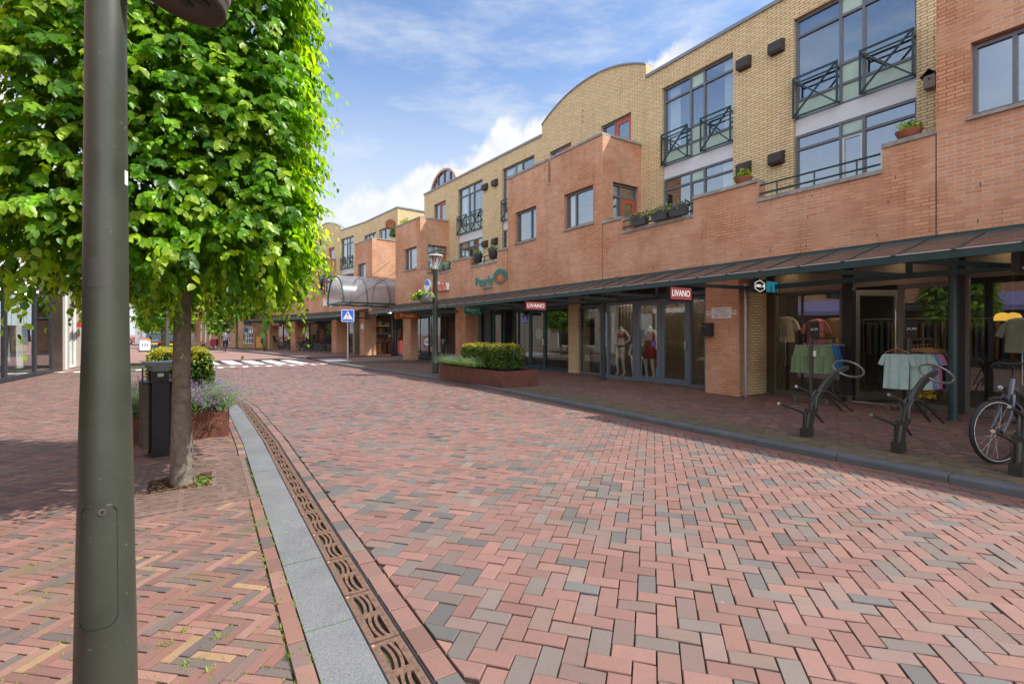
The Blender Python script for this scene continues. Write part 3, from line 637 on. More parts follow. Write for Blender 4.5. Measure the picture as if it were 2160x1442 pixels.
# right planter on the raised pavement
q0, q1, q2 = gp(927, 796.6, PZ), gp(1060.6, 818.6, PZ), gp(1128, 812, PZ); RA = math.atan2((q0-q1).y, (q0-q1).x); rd_ = (q0-q1).normalized(); rn_ = Vector((-rd_.y, rd_.x, 0))
if rn_.dot(q2-q1) < 0: rn_ = -rn_
RPc = (q0+q1)/2+rn_*.56
planter('brown rusted steel planter on the right pavement holding a square hedge', RPc, RA, (q0-q1).length, 1.12, PZ, .42)
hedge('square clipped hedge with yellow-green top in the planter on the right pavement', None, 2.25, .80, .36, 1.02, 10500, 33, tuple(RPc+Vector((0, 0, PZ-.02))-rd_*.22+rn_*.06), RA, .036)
ys = -1 if rn_.dot(Vector((-math.sin(RA), math.cos(RA), 0))) > 0 else 1
ring = [(x, ys*.50, .38, 0, ys*.6) for x in np.linspace(-.5, 1.7, 16)]+[(x, y, .38, .3, 0) for y in np.linspace(-.4, .4, 5) for x in (1.65, 1.3)]
catmint('grey-green catmint along the street edge of the right planter', ring, 1300, .34, tuple(RPc+Vector((0, 0, PZ))), RA, 8, .22)
# ================================================================= STREET FURNITURE
# foreground lamp post: conical steel, with service hatch, sticker and spotlight heads
LP = Vector((-1.482, 1.80, 0))
lp = thing('lamp_post', 'large olive-grey tapered steel lamp post in front, with a hatch and a spotlight head', 'street lamp', (LP.x, LP.y, 0))
prof = [(.0935, -.02), (.0935, .12), (.0915, .3), (.0835, .75), (.0765, 1.15), (.0700, 1.38), (.0672, 1.52), (.0660, 1.75), (.0625, 2.3), (.0600, 2.75), (.058, 3.6), (.055, 4.4)]
m, nt, out = newmat('scuffed_post_paint'); a = noise(nt, 3.2, 5, .6); b2 = noise(nt, 38, 5, .75)
tc = nt.nodes.new('ShaderNodeTexCoord'); mp = nt.nodes.new('ShaderNodeMapping'); mp.inputs['Scale'].default_value = (9, 9, 60); nt.links.new(tc.outputs['Object'], mp.inputs[0]); sc2 = noise(nt, 1, 4, .7, vec=mp.outputs[0])
c = ramp(nt, a.outputs[0], [(.3, (.036, .043, .031)), (.7, (.058, .065, .048))]).outputs[0]
c = mixc(nt, ramp(nt, b2.outputs[0], [(.66, (0,)*3), (.72, (.8,)*3)]).outputs[0], c, (.34, .35, .31)); c = mixc(nt, ramp(nt, sc2.outputs[0], [(.62, (0,)*3), (.78, (.12,)*3)]).outputs[0], c, (.28, .29, .26))
rr = ramp(nt, a.outputs[0], [(.3, (.30,)*3), (.7, (.46,)*3)]); b = bsdf(nt, out, c, .4, .15, .5); nt.links.new(rr.outputs[0], b.inputs['Roughness']); bump(nt, b, noise(nt, 60, 3).outputs[0], .06, .002); M_lamp = m
part('pole', MB().lathe(prof, 56), M_lamp, lp)
def rad(z):
    for (r0, z0), (r1, z1) in zip(prof, prof[1:]):
        if z0 <= z <= z1: return r0+(r1-r0)*(z-z0)/(z1-z0)
    return .06
def on_pole(ang, z, lift): r = rad(z)+lift; return Vector((r*math.cos(ang), r*math.sin(ang), z))
vang = math.atan2(-LP.y, -LP.x)            # towards the camera
ha, hb = vang-.16+.0, .62
def roundrect(a0, a1, z0, z1, rc, ra, n=5):
    P = []
    for ca, cz, s in ((a1-ra, z1-rc, 0), (a0+ra, z1-rc, 1), (a0+ra, z0+rc, 2), (a1-ra, z0+rc, 3)):
        for k in range(n+1): t = math.pi/2*(s+k/n); P.append((ca+ra*math.cos(t), cz+rc*math.sin(t)))
    return P
hz0, hz1 = hz(1.72, 1325), hz(1.72, 1068)
Q = roundrect(vang-.93, vang+.36, hz0, hz1, .032, .34)
hb_ = MB(); npt = len(Q); ca = sum(a for a, _ in Q)/npt; cz_ = sum(z for _, z in Q)/npt
vs = [on_pole(a, z, -.001) for a, z in Q]+[on_pole(a, z, .0022) for a, z in Q]; hb_.add(vs, [[i, (i+1) % npt, npt+(i+1) % npt, npt+i] for i in range(npt)])
rows = 8
def hp(i, j):        # grid inside the rounded hatch outline
    z = hz0+(hz1-hz0)*j; zs = sorted(Q, key=lambda q: abs(q[1]-z)); lo = min(a for a, zz in zs[:4]); hi = max(a for a, zz in zs[:4]); return on_pole(lo+(hi-lo)*i, z, .0022)
hb_.add([on_pole(ca, cz_, .0022)], []); base = len(hb_.v)-1
hb_.grid(hp, 10, 14, True)
hatch = part('service_hatch', hb_, M_lamp, lp)
sm = MB(); vs = [on_pole(ca+(a-ca)*1.05, cz_+(z-cz_)*1.012, .0006) for a, z in Q]; vs2 = [on_pole(ca+(a-ca)*.99, cz_+(z-cz_)*.996, .0026) for a, z in Q]; sm.add(vs+vs2, [[i, (i+1) % npt, npt+(i+1) % npt, npt+i] for i in range(npt)]); part('hatch_seam', sm, M_black, lp)
lk = on_pole(vang-.12, hz1-.022, .002); nrm_ = Vector((math.cos(vang-.12), math.sin(vang-.12), 0)); mb = MB(); mb.tube([lk, lk+nrm_*.003], .011, 14); part('lock', mb, M_chrome, hatch)
mb = MB(); mb.tube([lk+nrm_*.003, lk+nrm_*.0036], .0075, 12); part('keyhole', mb, M_black, hatch)
mb = MB(); mb.grid(lambda i, j: on_pole(vang+.95+.35*i, hz(1.8, 388)+(.052)*j, .001), 4, 2); part('sticker', mb, paint('white_sticker', (.8, .8, .8), .5), lp)
mb = MB(); mb.grid(lambda i, j: on_pole(vang-.85+.95*i, hz(1.75, 606)+(.105)*j, .0008), 10, 2); part('grey_tape', mb, paint('dark_grey_tape', (.045, .048, .040), .55), lp)
# spotlight head on a short arm
hc = Vector(((374-U0)/F*1.95, 1.95, hz(1.95, -16)))-LP; axv = Vector((-.22, -.10, -1)).normalized()
zq = axv.to_track_quat('Z', 'Y').to_matrix().to_4x4(); MH = tr(*hc) @ zq
h_ = MB(); h_.lathe([(.001, -.34), (.11, -.34), (.15, -.30), (.165, -.05), (.174, 0), (.174, .013), (.165, .015), (.160, -.004), (.001, -.004)], 40, M=MH); head = part('lamp_head', h_, paint('bronze_grey_casting', (.085, .078, .062), .5, .3, .15), lp)
rb = MB()
for k in range(9): rb.lathe([(.160, -.30+k*.03), (.182-.001*k, -.297+k*.03), (.182-.001*k, -.288+k*.03), (.160, -.285+k*.03)], 40, M=MH)
part('cooling_ribs', rb, paint('pale_ribs', (.45, .45, .43), .4, .5), head)
for px, py in ((-.055, -.02), (.055, .02), (0, -.085)):
    e = MB(); e.ell((0, 0, 0), (.026, .026, .006), 16, 6, MH @ tr(px, py, -.001)); part('lens', e, M_black, head)
a_ = MB(); a_.tube([(0, 0, hc.z+.30), (hc.x*.5, hc.y*.5, hc.z+.36), (hc.x, hc.y, hc.z+.31)], .026, 12); part('arm', a_, M_post, lp)
# lamp post on the right pavement, with wire lantern and a flower basket
pl = gp(918, 787, PZ); Y_ = pl.y
l2 = thing('lamp_post', 'slim dark green lamp post with a conical glass lantern beside the right planter', 'street lamp', tuple(pl))
zt = hz(Y_, 568)-PZ; part('pole', MB().lathe([(.115, -.02), (.115, .7), (.105, .75), (.095, 1.0), (.085, zt-.05), (.10, zt-.02), (.10, zt)], 20), paint('post_green', (.05, .06, .048), .5, .2), l2)
zc_ = hz(Y_, 539)-PZ; ln = MB()
for k in range(16): a = k*math.pi/8; ln.tube([(.075*math.cos(a), .075*math.sin(a), zt), (.13*math.cos(a), .13*math.sin(a), zt+.16), (.265*math.cos(a), .265*math.sin(a), zc_-.02)], .007, 5)
lan = part('lantern', ln, paint('lantern_wire', (.66, .66, .64), .4, .2), l2)
part('lantern_cap', MB().lathe([(.268, zc_-.03), (.272, zc_-.005), (.24, zc_+.02), (.02, zc_+.03)], 24), paint('lantern_cap', (.48, .47, .44), .5), lan)
part('bulb', MB().lathe([(.03, zt), (.04, zt+.1), (.04, zt+.22), (.01, zt+.26)], 12), paint('frosted_bulb', (.75, .75, .72), .3), lan)
bx = -.48; zb0, zb1 = hz(Y_, 640)-PZ, hz(Y_, 620)-PZ; bk = thing('flower_basket', 'grey half-round hanging basket of white and orange flowers on the right lamp post', 'flower basket', (pl.x-.30, pl.y-.02, PZ+zb0))
hB = zb1-zb0; part('basket', MB().lathe([(.001, 0), (.17, 0), (.21, .04), (.275, hB), (.262, hB), (.20, .06), (.001, .06)], 24), paint('basket_grey', (.13, .135, .12), .6), bk)
mb = MB(); mb.tube([(.26, 0, hB-.05), (.30, .02, hB-.05)], .02, 6); part('bracket', mb, M_post, bk)
r = np.random.default_rng(9); n = 1500; u = r.normal(0, 1, (n, 3)); u /= np.linalg.norm(u, axis=1, keepdims=True); P = u*np.array([.34, .30, .16])*r.uniform(.5, 1.1, (n, 1)); P[:, 2] = np.abs(P[:, 2])*.9+hB-.06; P[:, 0] -= .05+np.abs(r.normal(0, .1, n)); P[:, 2] -= np.where(P[:, 0] < -.28, .18*r.random(n), 0)
cc = greens(n); fl = r.random(n) < .13; cc[fl] = [.8, .8, .75]; fo = r.random(n) < .03; cc[fo] = [.75, .25, .04]
link('flowers', leafmesh('flowers', P, r.normal(0, 1, (n, 3)), r.normal(0, .6, (n, 3))+[0, 0, 1], r.uniform(.04, .08, n), cc, M_herb), bk)
# litter bins
def bin_thing(label, loc, rz):
    t = thing('litter_bin', label, 'litter bin', loc, rz); M_b = paint('bin_black_steel', (.016, .016, .016), .5, .3, .2)
    b = MB(); b.box(-.085, .085, -.19, -.12, -.02, 1.02); b.box(-.085, .085, .10, .16, -.02, 1.02); b.box(-.13, .13, -.13, .13, .10, .86); part('post', b, M_b, t)
    s = MB()
    for sd in (-1, 1):
        for k in range(4): y = -.155+k*.082; s.box(sd*.135 if sd > 0 else -.175, .175 if sd > 0 else -.135, y, y+.068, .10, .88)
    for k in (-.175, .115):
        s.box(k, k+.06, -.172, -.160, .10, .88)
    part('slats', s, M_bwood, t)
    l = MB(); l.box(-.18, .18, -.19, .17, .885, .895); l.box(-.18, -.165, -.18, -.165, .895, 1.07); l.box(.165, .18, -.18, -.165, .895, 1.07); part('lid', l, M_b, t)
    h = MB(); n = 14
    f = lambda i, j: (-.185+.37*i*1.0, -.20+.385*j, 1.125-.075*math.sin(math.pi*i)-.0*j)
    h.grid(f, n, 4); h.grid(lambda i, j: (-.185+.37*(1-i), -.20+.385*j, 1.137-.012*math.sin(math.pi*(1-i))), n, 4)
    pr = [(-.185+.37*i/n, -.201, 1.125-.075*math.sin(math.pi*i/n)) for i in range(n+1)]+[(.185-.37*i/n, -.201, 1.137-.012*math.sin(math.pi*i/n)) for i in range(n+1)]; h.prism(pr, (0, .002, 0)); h.box(-.085, .085, -.19, .16, 1.02, 1.06)
    part('hood', h, paint('bin_hood_steel', (.13, .15, .17), .4, .4, .12), t)
    k = MB(); k.box(-.03, .03, -.194, -.19, .955, .995); part('sticker', k, paint('bin_sticker', (.6, .6, .58), .6), t)
    k = MB(); k.box(-.085, .085, -.20, -.19, .60, .70); k.tube([(0, -.20, .65), (0, -.206, .65)], .016, 10); part('lock', k, M_b, t); return t
pb = gp(334, 957, 0); bin_thing('black litter bin with wooden slats and curved steel hood between tree trunk and lamp post', (pb.x, pb.y, 0), math.atan2(pb.y, pb.x)-math.pi/2+.12)
p = gp(941, 768, PZ); bin_thing('litter bin with pale wooden slats half hidden behind the right planter', (p.x, p.y, PZ), R(-40))
# pedestrian crossing sign
p = gp(733.5, 766, PZ); cs = thing('crossing_sign', 'blue square pedestrian crossing sign on a grey pole', 'traffic sign', tuple(p), math.atan2(p.y, p.x)-math.pi/2+.1)
hs = hz(p.y, 653)-PZ; part('pole', MB().lathe([(.035, -.02), (.035, .9), (.03, .92), (.027, hs-.02)], 14), M_galv, cs)
S = .28; zc_ = hs-.28; b = MB().prism([(x*S, -.035, zc_+z*S) for x, z in ((-1, -.9), (-.9, -1), (.9, -1), (1, -.9), (1, .9), (.9, 1), (-.9, 1), (-1, .9))], (0, .012, 0)); pn = part('sign_panel', b, paint('sign_white', (.8, .8, .82), .4), cs)
b = MB().prism([(x*S*.92, -.037, zc_+z*S*.92) for x, z in ((-1, -1), (1, -1), (1, 1), (-1, 1))], (0, .002, 0)); part('blue_field', b, paint('sign_blue', (.015, .10, .55), .35), pn)
b = MB().prism([(-.215, -.039, zc_-.165), (.215, -.039, zc_-.165), (0, -.039, zc_+.215)], (0, .0015, 0)); part('white_triangle', b, MATS['sign_white'], pn)
b = MB(); y = -.0405; w = lambda pts: b.prism([(x, y, zc_+z) for x, z in pts], (0, .001, 0))
w([(-.012+.018*math.cos(a), .135+.02*math.sin(a)) for a in np.linspace(0, 5.9, 9)]); w([(-.03, .10), (.01, .11), (.02, .02), (-.02, .02)]); w([(-.02, .02), (.0, .02), (-.05, -.09), (-.075, -.09)]); w([(.0, .02), (.02, .02), (.06, -.09), (.035, -.09)]); w([(-.03, .10), (-.02, .08), (-.07, .02), (-.08, .035)]); w([(.01, .10), (.005, .08), (.06, .03), (.07, .045)])
for k in range(5): x = -.15+k*.065; w([(x, -.145), (x+.032, -.145), (x+.03+(0-x)*.12, -.10), (x+.005+(0-x)*.12, -.10)])
part('walking_figure', b, M_black, pn)
# ---------------------------------------------------------------- bicycle stands
M_rack = paint('dark_bronze_steel', (.06, .058, .049), .5, .45, .2, 6); KN = Vector((.84, .54, 0))
def rack(label, p):
    t = thing('bicycle_stand', label, 'bicycle stand', tuple(p), math.atan2(KN.y, KN.x), 'bicycle stands along the kerb')
    c = [(0, 0, -.02), (.01, 0, .12), (.07, 0, .28), (.20, 0, .46), (.42, 0, .65), (.70, 0, .79), (.95, 0, .86), (1.12, 0, .89)]; b = MB(); m_ = len(c)
    wv = [.055, .060, .056, .048, .042, .038, .032, .022]; vs = []; fs = []
    for i, ((x, y, z), w_) in enumerate(zip(c, wv)):
        a = c[min(i+1, m_-1)]; d = c[max(i-1, 0)]; tx, tz = a[0]-d[0], a[2]-d[2]; l = math.hypot(tx, tz); nx, nz = tz/l, -tx/l
        vs += [(x+nx*w_, -.03, z+nz*w_), (x+nx*w_*.8, 0, z+nz*w_*1.1), (x+nx*w_, .03, z+nz*w_), (x-nx*w_, .024, z-nz*w_), (x-nx*w_*1.15, 0, z-nz*w_*1.15), (x-nx*w_, -.024, z-nz*w_)]
    for i in range(m_-1): fs += [[i*6+k, i*6+(k+1) % 6, i*6+6+(k+1) % 6, i*6+6+k] for k in range(6)]
    b.add(vs, fs+[list(range(6*m_-6, 6*m_))], False); part('blade', b, M_rack, t)
    g = MB(); n = 26; g.tube([(1.16+.33*math.cos(2*math.pi*k/n), .15*math.sin(2*math.pi*k/n), .87+.03*math.cos(2*math.pi*k/n)+.105*math.sin(2*math.pi*k/n)) for k in range(n)], .0155, 8, closed=True); part('ring', g, paint('sky_sheen_ring_steel', (.20, .20, .19), .4, .6), t)  # ring steel coloured lighter than the blade, painting in the sky's reflection
    A_ = [[(-.07, .0, .08), (-.075, .0, .26), (-.12, .0, .33), (-.25, .01, .375), (-.66, .03, .49)], [(.02, -.03, .36), (.03, -.03, .52), (.0, -.03, .59), (-.07, -.02, .62), (-.29, 0, .69)],
          [(-.045, .03, .08), (-.04, .03, .25), (.02, .05, .33), (.15, .07, .35), (.36, .08, .27), (.60, .09, .12)]]
    for y in (-.05, .02): A_.append([(.10, y, .38), (.13, y, .52), (.24, y, .60), (.44, y, .58), (.66, y*1.5, .47), (1.05, y*2, .26)])
    for P_ in A_: g = MB(); g.tube(P_, .0165, 8); part('wheel_arm', g, M_rack, t)
    for P_ in A_[:2]: e, f_ = Vector(P_[-1]), Vector(P_[-2]); d = (e-f_).normalized(); g = MB(); g.tube([e-d*.05, e+d*.008], [.0175, .019], 8); part('worn_tip', g, M_chrome, t)
    g = MB(); g.box(-.11, .05, -.05, .05, -.02, .12); part('foot', g, M_rack, t); g = MB(); g.prism([(.02, -.055, .30), (.17, -.055, .33), (.17, -.055, .385), (.02, -.055, .37)], (0, .11, 0)); part('bracket', g, M_rack, t); return t
rack('curved bronze bicycle stand with a ring, the one beside the rail of green shorts', gp(1704, 920, PZ)); rack('curved bronze bicycle stand with a ring, the middle one of the three', gp(1897.6, 953, PZ)); rack('curved bronze bicycle stand holding the front wheel of the parked bicycle', gp(2148, 1000, PZ))
# ---------------------------------------------------------------- bicycle (local: x forward, z up)
def bike(label, paintcol, loc, ang, group=None, lean=.05, name='bicycle', cat='bicycle'):
    t = thing(name, label, cat, loc, ang, group); t.rotation_euler = (lean, 0, ang); M_f = paint('bike_frame_%d' % int(paintcol[0]*1000+paintcol[2]*100), paintcol, .3, .3, .1); r0 = .345
    def wheel(nm, x):
        w = thing(nm, None, None); w.parent = t; w.location = (x, 0, r0); X = Matrix.Rotation(math.pi/2, 4, 'X')
        for k in ('label', 'category'):
            if k in w: del w[k]
        part('tyre', MB().lathe([(r0-.021+.021*math.cos(a), .021*math.sin(a)) for a in np.linspace(-math.pi, math.pi, 13)], 48, M=X), M_rubber, w)
        part('rim', MB().lathe([(r0-.048, -.014), (r0-.036, -.015), (r0-.034, 0), (r0-.036, .015), (r0-.048, .014), (r0-.048, -.014)], 48, M=X), paint('rim_dark', (.06, .06, .065), .35, .6), w)
        part('reflective_band', MB().lathe([(r0-.037, -.0225), (r0-.031, -.0225)], 48, M=X).lathe([(r0-.037, .0225), (r0-.031, .0225)], 48, M=X), paint('reflex_white', (.7, .7, .7), .4), w)
        s = MB()
        for k in range(24):
            a = 2*math.pi*k/24; b_ = a+(.5 if k % 4 < 2 else -.5); sd = .028 if k % 2 else -.028; s.tube([(.022*math.cos(b_), sd, .022*math.sin(b_)), ((r0-.045)*math.cos(a), 0, (r0-.045)*math.sin(a))], .0014, 4, cap=False)
        part('spokes', s, M_chrome, w); part('hub', MB().lathe([(.012, -.055), (.024, -.04), (.018, -.02), (.018, .02), (.032, .03), (.032, .045), (.012, .055)], 14, M=X), M_black, w); return w
    wheel('front_wheel', .56); wheel('rear_wheel', -.55)
    f = MB(); hd0, hd1 = (.385, 0, .66), (.33, 0, .90); bb = (-.05, 0, .30); st = (-.20, 0, .82)
    f.tube([hd0, hd1], .024, 10); f.tube([(.375, 0, .70), (.12, 0, .46), bb], .021, 10); f.tube([bb, st], .018, 10); f.tube([(.35, 0, .82), (.10, 0, .62), (-.125, 0, .56)], .017, 10)
    for y in (-.05, .05): f.tube([bb, (-.3, y, .30), (-.55, y*1.3, r0)], .010, 6); f.tube([(-.175, 0, .72), (-.22, y, .66), (-.55, y*1.3, r0)], .009, 6)
    part('frame', f, M_f, t)
    k = MB(); k.tube([(.39, 0, .64), (.41, 0, .735)], .03, 8)
    for y in (-.06, .06): k.tube([(.385, y*.7, .735), (.41, y, .66), (.45, y, .52), (.56, y*1.05, r0)], [.017, .017, .014, .010], 8)
    part('fork', k, M_f, t)
    h = MB(); h.tube([hd1, (.315, 0, 1.02), (.36, 0, 1.06)], .014, 8); h.tube([(.10, -.31, 1.03), (.22, -.26, 1.06), (.34, -.12, 1.07), (.36, 0, 1.06), (.34, .12, 1.07), (.22, .26, 1.06), (.10, .31, 1.03)], .011, 8); hb = part('handlebar', h, M_black, t)
    g = MB(); 
    for y in (-1, 1): g.tube([(.19, y*.275, 1.052), (.07, y*.322, 1.022)], .016, 8); g.tube([(.27, y*.23, 1.05), (.32, y*.22, 1.02), (.24, y*.28, 1.0)], .006, 5)
    part('grips', g, M_rubber, hb); b = MB(); b.ell((.30, .17, 1.085), (.022, .022, .02), 10, 6); part('bell', b, M_chrome, hb)
    s = MB()
    s.grid(lambda i, j: (-.36+.29*j, (i-.5)*(.21*(1-j)**.8+.05), .93+.02*math.sin(j*3)-.10*(2*i-1)**2*(.4-.25*j)), 8, 8); s.grid(lambda i, j: (-.36+.29*j, (.5-i)*(.21*(1-j)**.8+.05), .89+.02*math.sin(j*3)-.06*(2*i-1)**2*(.4-.25*j)), 8, 8); s.tube([(-.2, 0, .80), (-.23, 0, .90)], .013, 8); part('saddle', s, M_black, t)
    fd = MB()
    for cx, a0, a1 in ((.56, R(72), R(178)), (-.55, R(10), R(185))):
        n = 18; P = [[(cx+(r0+.022)*math.cos(a), y, r0+(r0+.022+e)*math.sin(a)) for y, e in ((-.03, -.012), (0, .006), (.03, -.012))] for a in np.linspace(a0, a1, n)]
        fd.add([q for row in P for q in row], [[i*3+k, i*3+k+1, i*3+4+k, i*3+3+k] for i in range(n-1) for k in (0, 1)], True)
    part('mudguards', fd, M_black, t)
    hl = MB(); hl.tube([(.43, 0, .80), (.50, 0, .805)], [.022, .036], 14); hl.tube([(.41, 0, .735), (.44, 0, .80)], .008, 6); lt = part('headlight', hl, M_black, t); e = MB(); e.ell((.502, 0, .805), (.008, .030, .030), 12, 6); part('lens', e, paint('lamp_lens', (.45, .47, .5), .1, .6), lt)
    c = MB(); c.box(-.60, .06, -.075, -.055, .27, .40); part('chain_case', c, M_black, t)
    c = MB()
    for y, a in ((-.09, .7), (.09, .7+math.pi)): e = (bb[0]+.17*math.cos(a), y, bb[2]+.17*math.sin(a)); c.tube([(bb[0], y, bb[2]), e], .010, 6); c.box(e[0]-.045, e[0]+.045, min(y, y*1.9), max(y, y*1.9), e[2]-.012, e[2]+.012)
    part('pedals', c, M_black, t)
    c = MB()
    for y in (-.06, 0, .06): c.tube([(-.28, y, .735), (-.80, y, .735)], .006, 5)
    for x in (-.30, -.55, -.80): c.tube([(x, -.06, .735), (x, .06, .735)], .006, 5)
    for y in (-.065, .065): c.tube([(-.62, y, .735), (-.55, y, r0)], .006, 5)
    part('luggage_rack', c, M_black, t)
    c = MB(); c.tube([(-.12, .06, .28), (-.20, .17, .0)], .009, 6); part('kickstand', c, M_black, t); return t
wp_ = gp(2105, 978, PZ); ba = math.atan2(-.15, -.98); fx = Vector((math.cos(ba), math.sin(ba), 0)); bk0 = wp_-fx*.56
bike('grey city bicycle with its front wheel in the bicycle stand', (.14, .16, .19), (bk0.x, bk0.y, PZ), ba, None, .03)
# ================================================================= BUILDINGS
def opos(path, offp, s):
    i = path.idx(s); f = (s-path.L[i])/(path.L[i+1]-path.L[i]); a, b = Vector(offp.p[i]), Vector(offp.p[i+1]); q = a+(b-a)*f; return Vector((q.x, q.y, 0))
def wall(mb, path, s0, s1, zb, top, holes=(), depth=.3, back=True):
    tops = [(s0, s1, top)] if isinstance(top, (int, float)) else top
    S = sorted(set([round(x, 4) for x in [s0, s1]+[l for l in path.L if s0 < l < s1]+[q for t in tops for q in t[:2] if s0 <= q <= s1]+[q for h in holes for q in h[:2] if s0 < q < s1]]))
    Z = sorted(set([round(x, 4) for x in [zb]+[t[2] for t in tops]+[q for h in holes for q in h[2:4] if q > zb]])); inn = path.off(depth)
    def tp(s):
        for a, b, z in tops:
            if a-1e-6 <= s <= b+1e-6: return z
        return zb
    sol = [[zb < (za+zc)/2 < tp((a+b)/2) and not any(h[0] < (a+b)/2 < h[1] and h[2] < (za+zc)/2 < h[3] for h in holes) for za, zc in zip(Z, Z[1:])] for a, b in zip(S, S[1:])]
    ns, nz = len(S)-1, len(Z)-1; ok = lambda i, j: 0 <= i < ns and 0 <= j < nz and sol[i][j]
    P = [path.pos(s) for s in S]; Q = [opos(path, inn, s) for s in S]; v = lambda p, z: (p.x, p.y, z)
    for i in range(ns):
        for j in range(nz):
            if not sol[i][j]: continue
            a, b = Z[j], Z[j+1]; mb.quad(v(P[i], a), v(P[i], b), v(P[i+1], b), v(P[i+1], a))
            if back: mb.quad(v(Q[i], a), v(Q[i+1], a), v(Q[i+1], b), v(Q[i], b))
            if not ok(i-1, j): mb.quad(v(P[i], a), v(Q[i], a), v(Q[i], b), v(P[i], b))
            if not ok(i+1, j): mb.quad(v(P[i+1], a), v(P[i+1], b), v(Q[i+1], b), v(Q[i+1], a))
            if not ok(i, j+1): mb.quad(v(P[i], b), v(Q[i], b), v(Q[i+1], b), v(P[i+1], b))
            if not ok(i, j-1): mb.quad(v(P[i], a), v(P[i+1], a), v(Q[i+1], a), v(Q[i], a))
    return mb
def rail_box(mb, path, s0, s1, o0, o1, z0, z1):      # a bar following the path
    pa, pb = path.off(o0), path.off(o1); xs = path.sample(s0, s1)
    for a, b in zip(xs, xs[1:]):
        q = [opos(path, pa, a), opos(path, pb, a), opos(path, pb, b), opos(path, pa, b)]; mb.prism([(p.x, p.y, z0) for p in q], (0, 0, z1-z0))
    return mb
def window(parent, Pl, Pr, cols, name='window', fw=.055, y0=.09, fm=None, room=True, curtain=0, pm=None, dz=.6):
    """cols: (x0, x1, [(z0, z1, kind)]) in metres from Pl; kind g glass, p panel, r red-framed glass, w white-framed glass, n nothing"""
    fm = fm or M_frame; M = frame(Pl, Pr); W = (Pr-Pl).length; fr = MB(); gl = MB(); pn = []; rf = MB(); wf = MB()
    za = min(c[2][0][0] for c in cols); zb = max(c[2][-1][1] for c in cols)
    xs = sorted(set([c[0] for c in cols]+[c[1] for c in cols]))
    for x in xs:
        lo, hi = (0, fw) if x == 0 else (W-fw, W) if abs(x-W) < 1e-3 else (x-fw/2, x+fw/2); fr.box(lo, hi, y0, y0+.08, za, zb, M)
    for x0, x1, cells in cols:
        a = x0+(fw if x0 == 0 else fw/2); b = x1-(fw if abs(x1-W) < 1e-3 else fw/2)
        for k, (z0, z1, kd) in enumerate(cells):
            lo = z0+(fw if z0 == za else fw/2); hi = z1-(fw if z1 == zb else fw/2)
            if k == 0 and z0 == za: fr.box(a, b, y0+.002, y0+.078, z0, lo, M)
            fr.box(a, b, y0+.002, y0+.078, hi, z1+(0 if z1 == zb else fw/2), M)
            if kd == 'p': pn.append(MB().box(a-.01, b+.01, y0+.035, y0+.05, lo-.01, hi+.01, M))
            elif kd in 'grw':
                gl.box(a-.005, b+.005, y0+.04, y0+.046, lo-.005, hi+.005, M)
                if kd in 'rw':
                    q = rf if kd == 'r' else wf; t = .12 if kd == 'r' else .04
                    for X0, X1, Z0, Z1 in ((a, a+t, lo, hi), (b-t, b, lo, hi), (a+t, b-t, hi-t, hi), (a+t, b-t, lo, lo+t)): q.box(X0, X1, y0+.015, y0+.062, Z0, Z1, M)
    w = part(name, fr, fm, parent, True)
    if gl.v: part('pane', gl, M_glass, w, True)
    for q in pn: part('panel', q, pm or M_panel, w, True)
    if rf.v: part('door_leaf', rf, M_redframe, w, True)
    if wf.v: part('sash', wf, M_white, w, True)
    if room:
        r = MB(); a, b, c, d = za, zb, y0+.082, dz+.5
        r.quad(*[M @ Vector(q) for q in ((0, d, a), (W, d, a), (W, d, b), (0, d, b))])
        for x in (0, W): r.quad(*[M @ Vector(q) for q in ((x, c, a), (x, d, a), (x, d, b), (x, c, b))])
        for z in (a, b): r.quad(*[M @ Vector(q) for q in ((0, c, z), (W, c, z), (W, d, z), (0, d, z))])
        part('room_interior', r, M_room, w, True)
    if curtain:
        cu = MB()
        for f0, f1 in ([(.04, .22)] if curtain == 1 else [(.8, .97)] if curtain == 2 else [(.04, .2), (.82, .97)]):
            n = 24; cu.grid(lambda i, j: (W*(f0+(f1-f0)*i), y0+.16+.02*math.sin(i*38+f0*9), za+.03+(zb-za-.06)*j), n, 1, True, M)
        part('curtain', cu, M_curt, w, True)
    return w
def xrail(parent, Pl, Pr, z0, z1, y=-.09):
    M = frame(Pl, Pr); W = (Pr-Pl).length; b = MB(); t = .04
    for x in (0, W-t): b.box(x, x+t, y, y+.03, z0, z1, M)
    for z in (z0, z1-t, z1-.16): b.box(t, W-t, y+.001, y+.029, z, z+(t if z != z1-.16 else .03), M)
    b.bar(M @ Vector((t*.5, y-.001, z0+t*.5)), M @ Vector((W-t*.5, y-.001, z1-t*.5)), .036, .03); b.bar(M @ Vector((t*.5, y-.004, z1-t*1.2)), M @ Vector((W-t*.5, y-.004, z0+t*.5)), .036, .03)
    for x in (.03, W-.06): b.box(x, x+.03, y+.03, .12, z0+.05, z0+.08, M); b.box(x, x+.03, y+.03, .12, z1-.12, z1-.09, M)
    return part('balcony_railing', b, M_green, parent, True)
def tuberail(parent, path, s0, s1, z, posts=3):
    b = MB(); xs = path.sample(s0, s1); ip = path.off(.06)
    for zz in (z+.11, z+.29): b.tube([(*opos(path, ip, x)[:2], zz) for x in xs], .02, 8)
    for k in range(posts): x = s0+(s1-s0)*(k+.5)/posts; p = opos(path, ip, x); b.tube([(p.x, p.y, z), (p.x, p.y, z+.29)], .016, 6)
    return part('parapet_railing', b, M_green, parent, True)
def coping(mb, path, s0, s1, z, d=.36): return rail_box(mb, path, s0, s1, -.035, d-.035, z-.005, z+.07)
